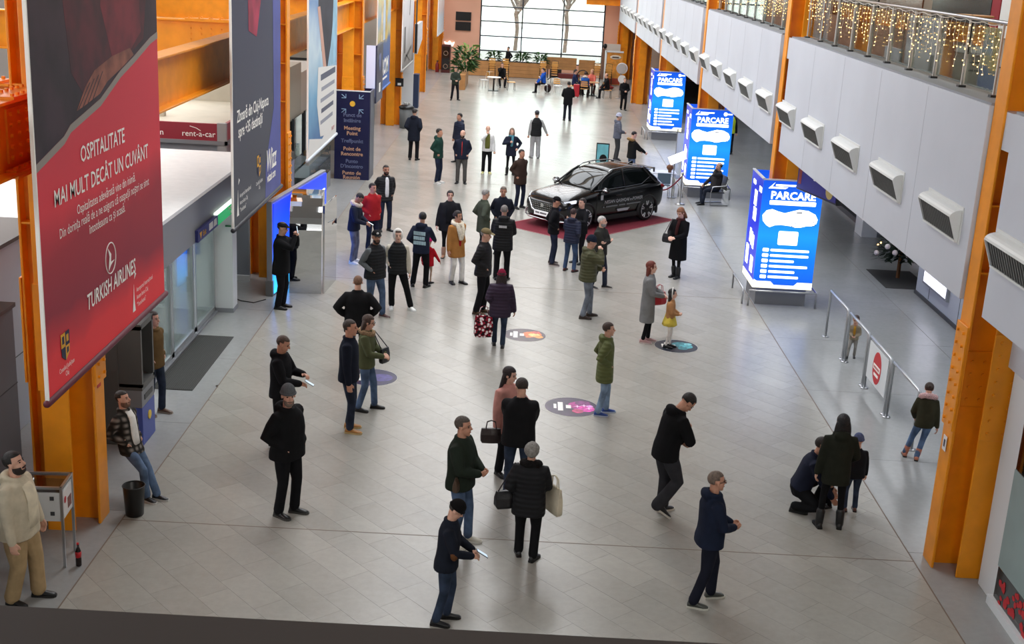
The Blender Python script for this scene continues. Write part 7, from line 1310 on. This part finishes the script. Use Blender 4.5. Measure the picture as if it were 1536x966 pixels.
# --- middle right
person(-0.86, 31.3, 1.76, 118, 'grey haired man in grey green wool coat among four men', arms='pocket', nod=14, top=('coat', (74, 80, 68), dict(len='thigh')), legs=('trousers', (40, 42, 44)), hair=('short', (156, 152, 148)), lod=1)
person(-0.40, 31.85, 1.76, 4, 'balding man in navy jacket facing the viewer among four men', arms='pocket', nod=8, top=('jacket', (28, 31, 42), dict(len='hip')), legs=('trousers', (26, 28, 34)), hair=('crop', (112, 96, 84)), girth=1.1, skin=1, lod=1)
person(-0.32, 29.09, 1.82, 176, 'grey haired man in long black puffer with white lettering on the back', arms='belly', top=('puffer', (20, 20, 22), dict(len='midthigh', hoodback=1, print=('#1', 0.07, 1.32, (190, 190, 194), 'back'))), legs=('trousers', (20, 20, 22)), hair=('crop', (118, 112, 108)), girth=1.15)
person(-0.68, 26.15, 1.88, 78, 'man in olive cap and black quilted jacket, brown shoes', arms='pocket', nod=10, top=('puffer', (27, 25, 27), dict(len='hip')), legs=('trousers', (22, 22, 25)), shoes=((92, 66, 44), (70, 52, 38)), hair=('crop', (150, 146, 142)), hat=('cap', (118, 104, 74)), girth=1.1, stance=((0.1, 0.0, 6), (0.12, -0.08, 6)))
f = person(-0.25, 23.83, 1.58, 182, 'person in dark red knit hat and purple puffer carrying a patterned bag', arms=('pocket', 'bag'), top=('puffer', (50, 36, 54), dict(len='midthigh', pad=0.012)), legs=('jeans', DJ), shoes=((40, 38, 44), None), hair=('bob', (40, 24, 24)), hat=('beanie', (124, 28, 54)), girth=1.12, stance=((0.09, 0.12, 4), (0.09, -0.06, 4)))
bag('shopping_bag', 'spotted red, white and black shopping bag by the purple coat', (-0.56, 23.75, 0.22), R(10), (0.36, 0.14, 0.44), (150, 30, 50), 'spots', 0.2)
person(0.92, 30.9, 1.74, 96, 'man in black cap and jacket beside the car bonnet', arms='pocket', nod=18, top=('jacket', (24, 24, 27), dict()), legs=('jeans', (36, 42, 60)), shoes=((40, 22, 24), (190, 180, 176)), hair=('crop', (30, 26, 24)), hat=('cap', (22, 20, 22)), skin=1)
person(1.36, 30.3, 1.58, 150, 'person in navy puffer and blue jeans seen from behind at the car', arms=('up', 'pocket'), nod=6, top=('puffer', (36, 40, 60), dict(hoodback=1)), legs=('jeans', (60, 78, 108)), shoes=((88, 40, 34), None), hair=('short', (56, 34, 32)), girth=1.1, stance=((0.15, 0.0, 10), (0.13, 0.0, 10)))
person(1.62, 31.2, 1.68, -50, 'half hidden person facing the navy puffer jacket at the car', arms='up', top=('jacket', (26, 26, 30)), legs=('trousers', (22, 22, 26)), hair=('short', (40, 28, 26)), skin=3)
person(1.97, 28.81, 1.75, 58, 'white haired man in dark grey jacket with crossed arms', arms='cross', look=22, top=('jacket', (48, 48, 44), dict(pad=0.006)), legs=('jeans', (40, 46, 60)), shoes=((26, 24, 24), (190, 186, 180)), hair=('crop', (192, 188, 184)), beard=(150, 146, 142), skin=3, stance=((0.12, 0.14, 30), (0.1, -0.1, 5)), girth=1.05)
person(1.58, 26.26, 1.82, 92, 'man in navy knit cap and olive puffer resting his chin in a hand', arms=('belly', 'face'), nod=12, top=('puffer', (78, 78, 54), dict(len='hip', pad=0.016, hoodback=1)), legs=('jeans', GJ), shoes=((54, 42, 36), (60, 50, 44)), hair=('crop', (50, 40, 36)), hat=('beanie', (32, 38, 52)), girth=1.15, stance=((0.1, 0.1, 20), (0.12, -0.06, 6)))
person(0.02, 37.91, 1.81, 42, 'man in brown coat standing at the nose of the car', arms=('pocket', 'pocket'), look=6, top=('coat', (60, 46, 40), dict(len='midthigh')), legs=('jeans', (32, 38, 58)), hair=('crop', (34, 28, 26)), skin=1)
f = person(4.01, 30.26, 1.77, -40, 'woman in long black coat looking down at her phone', arms='phone_low', nod=30, top=('coat', (18, 18, 20), dict(len='knee', scarf=(66, 34, 34), flare=0.03)), legs=('tights', (22, 22, 24)), shoes=((20, 20, 22), None, 'boot'), hair=('bob', (136, 88, 56)), stance=((0.08, 0.04, 4), (0.08, -0.02, 4)), skin=3)
bag('shoulder_bag', 'black shoulder bag of the woman in the long black coat', f.U(-0.24, 0.14, 0.86), R(-30), (0.28, 0.1, 0.22), (24, 24, 26), 'leather', 0.3, f.U(-0.20, 0.04, 1.45))
f = person(2.75, 24.68, 1.71, 84, 'red haired woman in long grey coat and black tights', arms='phone_low', top=('coat', (126, 126, 126), dict(len='knee', flare=0.0)), legs=('leggings', (20, 20, 22)), shoes=((182, 142, 140), (210, 190, 186)), hair=('long', (112, 48, 34)), stance=((0.07, 0.06, 6), (0.08, -0.04, 6)), skin=3)
bag('handbag', 'red handbag hanging from the arm of the grey coat', f.U(0.20, 0.22, 0.80), R(30), (0.30, 0.16, 0.26), (170, 26, 40), 'leather', 0.16)
person(3.19, 24.39, 1.23, 80, 'girl in tan jacket, yellow skirt and white tights on the floor sticker', arms=('belly', 'belly'), child=True, top=('jacket', (172, 124, 82), dict(skirt=(214, 190, 80), len='waist')), legs=('tights', (224, 216, 210)), shoes=((28, 26, 28), None), hair=('long', (36, 26, 24)), hat=('headband', (236, 232, 228)), stance=((0.07, 0.05, 6), (0.08, -0.05, 6)), skin=3)
# --- farther away
person(-3.94, 45.78, 1.88, 172, 'man in long dark navy coat walking away near the bin', arms='pocket', top=('coat', (30, 34, 46), dict(len='thigh', hoodback=1, pad=0.01)), legs=('trousers', (24, 24, 28)), hair=('crop', (56, 50, 46)))
person(-2.73, 41.34, 1.82, 72, 'man in dark green jacket and white trainers talking to a bearded man', arms='pocket', top=('jacket', (34, 62, 54), dict(hoodback=1)), legs=('jeans', (34, 42, 64)), shoes=((220, 216, 210), (230, 230, 230)), hair=('short', (30, 26, 24)), skin=1)
person(-2.29, 45.73, 1.8, -50, 'man in navy puffer turning left behind the bearded man', arms='down', top=('puffer', (36, 42, 62), dict(hoodback=1)), legs=('jeans', (34, 40, 60)), hair=('short', (34, 28, 26)), skin=1)
person(-1.96, 41.57, 1.78, 0, 'bearded man in navy jacket with red zip facing the viewer', arms='pocket', look=-12, top=('jacket', (32, 36, 52), dict(zip=(190, 60, 56))), legs=('trousers', (84, 82, 80)), hair=('balding', (50, 40, 36)), beard=(44, 34, 30), girth=1.1, skin=3)
person(-1.19, 43.76, 1.68, 4, 'bald man in white jacket and olive shirt with hand at his mouth', arms=('down', 'face'), top=('jacket', (222, 222, 222), dict(shirt=(104, 106, 52), shirtw=0.085)), legs=('trousers', (24, 24, 26)), shoes=((224, 220, 150), (236, 234, 200)), hair=(None, None), skin=3)
person(-0.35, 43.75, 1.64, 4, 'woman in navy coat with turquoise scarf', arms=('hip', 'scarf'), top=('coat', (32, 36, 52), dict(len='midthigh', scarf=(84, 140, 156))), legs=('leggings', (22, 22, 26)), shoes=((20, 20, 22), None, 'boot'), hair=('bob', (130, 106, 92)), skin=3)
person(0.53, 47.73, 1.8, 188, 'man in black vest and grey tracksuit walking away', arms=('down', 'out'), top=('vest', (24, 25, 27), dict(sleeve=(176, 176, 176))), legs=('baggy', (166, 166, 168)), shoes=((200, 198, 198), (60, 60, 60)), hair=('crop', (46, 40, 38)), hat=('cap', (74, 74, 80)))
person(2.07, 59.26, 1.82, 178, 'man in black coat standing alone before the cafe', arms='belly', top=('coat', (22, 22, 24), dict(len='midthigh', pad=0.01)), legs=('trousers', (34, 36, 46)), hair=('crop', (30, 26, 24)))
person(-3.56, 65.12, 1.69, 16, 'man in dark green sweater holding a cup beside the tall plant', arms='belly', nod=14, top=('jacket', (52, 60, 52)), legs=('trousers', (28, 28, 34)), hair=('crop', (34, 28, 26)), stance=((0.18, 0, 25), (0.18, 0, 25)))
person(5.08, 64.65, 1.65, 14, 'security guard in black uniform by the orange column', arms='belly', nod=10, top=('jacket', (24, 24, 27), dict(pad=0.01)), legs=('trousers', (22, 22, 25)), hair=('crop', (120, 100, 84)), stance=((0.08, 0.1, 5), (0.06, -0.16, 5)))
person(3.66, 48.28, 1.79, 96, 'person in pale knit hat and grey puffer near the far kiosk', arms='belly', top=('puffer', (98, 102, 116), dict(hoodback=1)), legs=('trousers', (62, 62, 64)), shoes=((34, 32, 34), None), hair=('crop', (90, 84, 80)), hat=('beanie', (186, 188, 206)))
person(3.86, 43.66, 1.76, 112, 'man in black jacket with tan fur hood behind the car', arms='reach', nod=22, top=('jacket', (26, 26, 26), dict(fur=(150, 118, 76), furf=-0.06)), legs=('jeans', BJ), hair=('crop', (28, 24, 24)), skin=3)
person(8.47, 51.42, 1.82, 176, 'worker in yellow high visibility vest behind the middle kiosk', arms='down', top=('vest', (196, 220, 60), dict(sleeve=(30, 32, 38))), legs=('trousers', (26, 28, 40)), hair=('crop', (34, 28, 28)))
person(-1.12, 79.85, 1.75, -60, 'dark silhouetted waiter standing behind the planter wall', arms='hip', top=('sweater', (26, 26, 28)), legs=('trousers', (26, 26, 28)), hair=('crop', (24, 22, 22)))
# --- by the entrance
person(-5.78, 19.25, 1.75, 70, 'man in brown hooded jacket waiting behind the cash machine', arms='pocket', top=('jacket', (98, 76, 46), dict(len='hip', hoodback=1)), legs=('jeans', (42, 50, 66)), shoes=((96, 70, 54), (150, 136, 120)), hair=('short', (50, 36, 30)), stance=((0.1, 0.06, 6), (0.12, -0.06, 10)))
person(-5.06, 16.07, 1.65, 72, 'man in plaid overshirt leaning on the column, one leg crossed', arms='pocket', lean=-9, look=10, shift=-0.16, top=('jacket', (66, 62, 58), dict(fab='plaid', shirt=(226, 222, 216), shirtw=0.075)), legs=('jeans', (92, 112, 140)), shoes=((26, 26, 28), (206, 204, 200)), hair=('crop', (46, 36, 30)), beard=(120, 90, 74), stance=((0.02, 0.26, 4), (0.10, 0.16, 10)))
# --- seated
def seated(x, y, hd, label, top, legs, hair, hat=None, arms='lap', nod=0, look=0, lean=4, **kw):
    return person(x, y, 1.74, hd, label, arms=arms, pose='sit', nod=nod, look=look, lean=lean, top=top, legs=legs, hair=hair, hat=hat, stance=((0.13, 0.46, 8), (0.13, 0.40, 8)), **kw)
f = seated(6.35, 40.2, -78, 'seated man in dark jacket with a phone at his ear', ('jacket', (50, 48, 50)), ('jeans', (36, 42, 58)), ('balding', (60, 50, 44)), arms=('ear', 'lap'), lean=-6, nod=8, girth=1.2, lod=1)
t = thing('waiting_chair', 'curved steel frame chair under the seated man on the phone', 'chair', (6.35, 40.2, 0), R(-78))
ob('seat', MB().box(-0.26, 0.26, -0.24, 0.22, 0.41, 0.44), DGREY, t, bevel=0.012); ob('backrest', MB().box(-0.26, 0.26, 0.20, 0.23, 0.5, 0.95).xform(Matrix.Translation((0, 0.06, 0))), DGREY, t, bevel=0.012)
for sx in (-1, 1): ob('frame', MB().tube([(sx * 0.28, -0.24, 0.02), (sx * 0.28, -0.26, 0.42), (sx * 0.28, -0.2, 0.62), (sx * 0.28, 0.24, 0.66), (sx * 0.28, 0.3, 0.9)], 0.015, 8), STEEL, t, smooth=True); ob('foot_rail', MB().tube([(sx * 0.28, -0.24, 0.02), (sx * 0.28, 0.34, 0.02)], 0.016, 8), STEEL, t)
seated(-1.35, 72.85, 12, 'person in black sitting at the round cafe table', ('jacket', (24, 24, 26)), ('trousers', (24, 24, 28)), ('crop', (26, 22, 22)), arms=('lap', 'face'))
seated(1.05, 70.7, -82, 'person in bright blue jacket sitting sideways in the cafe', ('jacket', (28, 80, 176), dict(hoodback=1)), ('trousers', (22, 22, 26)), ('short', (50, 36, 30)))
seated(2.75, 70.9, 80, 'person in navy sitting at the left of the far table', ('jacket', (34, 42, 74)), ('trousers', (24, 24, 28)), ('short', (28, 24, 24)))
seated(3.3, 69.7, 170, 'person in blue hooded coat with white fur, back turned at the far table', ('jacket', (44, 92, 170), dict(fur=(226, 216, 206))), ('trousers', (24, 24, 28)), ('short', (50, 36, 30)))
seated(3.75, 71.55, 0, 'person in coral top sitting behind the far table', ('jacket', (214, 112, 96)), ('trousers', (60, 40, 40)), ('long', (196, 150, 110)))
seated(4.55, 69.6, -84, 'bald man in black sitting at the right of the far table', ('jacket', (24, 24, 27)), ('trousers', (26, 26, 30)), ('balding', (110, 92, 80)), lean=8)
chair(3.3, 69.7, 0, R(170), 'chair under the blue hooded coat at the far table', 'chairs at the crowded far table'); chair(3.75, 71.55, 0, 0, 'chair under the person in the coral top', 'chairs at the crowded far table')
# ------------------------------------------------------------------ small things on the floor
def disc_mat(key, a, b, c, sc):
    m = pmat(key, a, 0.4, noise=1, nscale=sc, col2=b); return m
def sticker(x, y, r, mat, label, txt, col, ang=90):
    t = thing('floor_sticker', label, 'sticker', (x, y, 0.0), 0, 'round floor stickers'); ob('disc', MB().lathe([(r, 0.0), (r, 0.003)], n=40), mat, t)
    for xa, wa, la in ((-r * 0.62, 0.05, 0.22), (-r * 0.42, 0.09, 0.42), (-r * 0.12, 0.09, 0.16)): ob('text_block', MB().box(xa - wa / 2, xa + wa / 2, -la / 2, la / 2, 0.003, 0.0042), LETTER, t)
    ob('white_edge', MB().ring((0, 0, 0.0015), r + 0.006, 0.002, 40, 4), LETTER, t)
    return t
S_TXT = ()
s1 = sticker(0.27, 24.72, 0.44, pmat('sticker_fire', (70, 40, 52), 0.35, noise=1, nscale=3, col2=(40, 26, 44)), 'round floor sticker with glowing orange city picture', S_TXT, None)
for k, (dx, dy, r, c) in enumerate(((0.16, 0.05, 0.2, (226, 110, 40)), (0.2, 0.02, 0.12, (255, 200, 120)), (0.3, -0.1, 0.09, (240, 150, 60)), (0.08, -0.14, 0.06, (214, 120, 60)), (0.24, 0.2, 0.09, (190, 70, 60)))): ob('picture', MB().lathe([(r, 0.003), (r, 0.0034 + k * 0.0003)], (dx, dy, 0), 20), pmat('fire_%d' % k, c, 0.4, noise=0.4, nscale=14), s1)
s2 = sticker(1.12, 20.6, 0.47, pmat('sticker_magenta', (62, 36, 74), 0.35, noise=1, nscale=3, col2=(36, 28, 52)), 'round floor sticker with magenta starry picture', S_TXT, None)
for k, (dx, dy, r, c) in enumerate(((0.14, 0.08, 0.2, (170, 40, 130)), (0.24, -0.06, 0.16, (226, 60, 170)), (0.2, 0.2, 0.14, (120, 40, 110)), (0.32, 0.06, 0.06, (255, 150, 220)), (0.1, -0.2, 0.1, (190, 60, 110)))): ob('picture', MB().lathe([(r, 0.003), (r, 0.0034 + k * 0.0003)], (dx, dy, 0), 20), pmat('magenta_%d' % k, c, 0.4, noise=0.4, nscale=14), s2)
for dx, dy in ((0.1, 0.03), (0.22, 0.08), (0.3, -0.05)): ob('spark', MB().prism([(dx + (0.07 if k % 2 == 0 else 0.018) * math.cos(k * math.pi / 4), dy + (0.07 if k % 2 == 0 else 0.018) * math.sin(k * math.pi / 4)) for k in range(8)], 'z', 0.004, 0.0058), pmat('spark_white', (255, 220, 245), 0.4), s2)
s3 = sticker(3.38, 24.5, 0.44, pmat('sticker_teal', (30, 42, 56), 0.35, noise=1, nscale=3, col2=(24, 30, 44)), 'round floor sticker with turquoise picture under the girl', S_TXT, None)
for k, (dx, dy, r, c) in enumerate(((0.1, 0.1, 0.18, (50, 130, 140)), (0.2, 0.0, 0.14, (80, 170, 180)), (0.12, -0.14, 0.1, (60, 140, 150)), (0.26, 0.16, 0.08, (120, 190, 196)))): ob('picture', MB().lathe([(r, 0.003), (r, 0.0034 + k * 0.0003)], (dx, dy, 0), 20), pmat('teal_%d' % k, c, 0.4, noise=0.4, nscale=14), s3)
s4 = sticker(-2.5, 21.6, 0.46, pmat('sticker_indigo', (42, 38, 86), 0.35, noise=1, nscale=3, col2=(30, 28, 60)), 'round indigo floor sticker behind the man in tan boots', S_TXT, None)
ob('picture', MB().lathe([(0.2, 0.003), (0.2, 0.0036)], (0.18, 0, 0), 20), pmat('indigo_pic', (70, 60, 130), 0.4, noise=0.3, nscale=10), s4)
t = thing('donation_box', 'clear topped donation box on steel legs by the column', 'box', (-5.62, 14.12, 0), R(4))
ob('cabinet', MB().box(-0.36, 0.24, -0.2, 0.24, 0.62, 1.0), pmat('box_white', (206, 206, 204), 0.5), t, bevel=0.006); ob('clear_top', MB().box(-0.35, 0.23, -0.19, 0.23, 1.0, 1.06), glass_mat('acrylic_top', (200, 190, 180), 0.15), t); ob('tray', MB().box(-0.34, 0.22, -0.18, 0.22, 1.0, 1.005), pmat('tray_brown', (92, 66, 54), 0.7), t)
for sx in (-0.36, 0.24):
    for sy in (-0.2, 0.24): ob('leg', MB().box(sx - 0.015, sx + 0.015, sy - 0.015, sy + 0.015, 0, 1.08), STEEL, t)
ob('top_frame', MB().box(-0.37, 0.25, -0.215, -0.185, 1.05, 1.08).box(-0.37, 0.25, 0.225, 0.255, 1.05, 1.08).box(0.225, 0.255, -0.2, 0.24, 1.05, 1.08).box(-0.375, -0.345, -0.2, 0.24, 1.05, 1.08), STEEL, t)
ob('poster', MB().box(0.24, 0.246, -0.16, 0.2, 0.66, 0.98), pmat('box_poster', (220, 214, 210), 0.5), t); ob('poster_print', MB().box(0.246, 0.249, 0.02, 0.17, 0.7, 0.84), pmat('box_print', (120, 70, 60), 0.5, noise=0.4, nscale=20), t); ob('red_heart', MB().ell((0.248, -0.08, 0.86), (0.004, 0.045, 0.045), None, 10, 7), pmat('heart_red', (190, 30, 40), 0.5), t)
for z in (0.7, 0.9): ob('hinge', MB().box(0.1, 0.15, -0.207, -0.2, z, z + 0.05), DGREY, t)
t = thing('cola_bottle', 'cola bottle with red label standing on the floor', 'bottle', (-5.22, 14.0, 0)); ob('bottle', MB().lathe([(0.03, 0), (0.036, 0.01), (0.036, 0.09), (0.033, 0.12), (0.037, 0.16), (0.034, 0.2), (0.014, 0.26), (0.013, 0.29)], n=16), pmat('cola_dark', (30, 12, 10), 0.1), t, smooth=True); ob('label', MB().lathe([(0.0365, 0.12), (0.0385, 0.16), (0.0365, 0.195)], n=16), pmat('cola_red', (190, 24, 34), 0.4), t, smooth=True); ob('cap', MB().lathe([(0.016, 0.29), (0.016, 0.31)], n=12), pmat('cola_red', (190, 24, 34), 0.4), t)
t = thing('waste_bin', 'black waste bin beside the nearest orange column', 'bin', (-4.98, 15.5, 0)); ob('bucket', MB().lathe([(0.11, 0), (0.12, 0.01), (0.145, 0.42), (0.15, 0.43), (0.135, 0.42), (0.11, 0.03)], n=22), BLACK, t, smooth=True); ob('rim', MB().ring((0, 0, 0.43), 0.148, 0.008, 24, 6), BLACK, t, smooth=True)
for nm, x, y, z, cc, lb in (('column_sticker', -5.31, 15.28, 2.0, (190, 30, 34), 'small red fire notice on the nearest left column'), ('column_sticker', 5.735, 15.35, 1.72, (226, 226, 226), 'small white camera notice on the nearest right column')):
    sd = 1 if x < 0 else -1; t = thing(nm, lb, 'notice', (x, y, z)); ob('sheet', MB().box(x - 0.004, x + 0.004, y - 0.06, y + 0.06, z - 0.1, z + 0.1), pmat('notice_%d' % cc[1], cc, 0.5), t, True); ob('mark', MB().box(x + sd * 0.004, x + sd * 0.006, y - 0.025, y + 0.025, z - 0.05, z + 0.05), pmat('notice_mark_%d' % cc[1], (240, 240, 240) if cc[1] < 100 else (30, 30, 60), 0.5), t, True)
bake()
bpy.data.objects.remove(bpy.data.objects['well_cutter'])
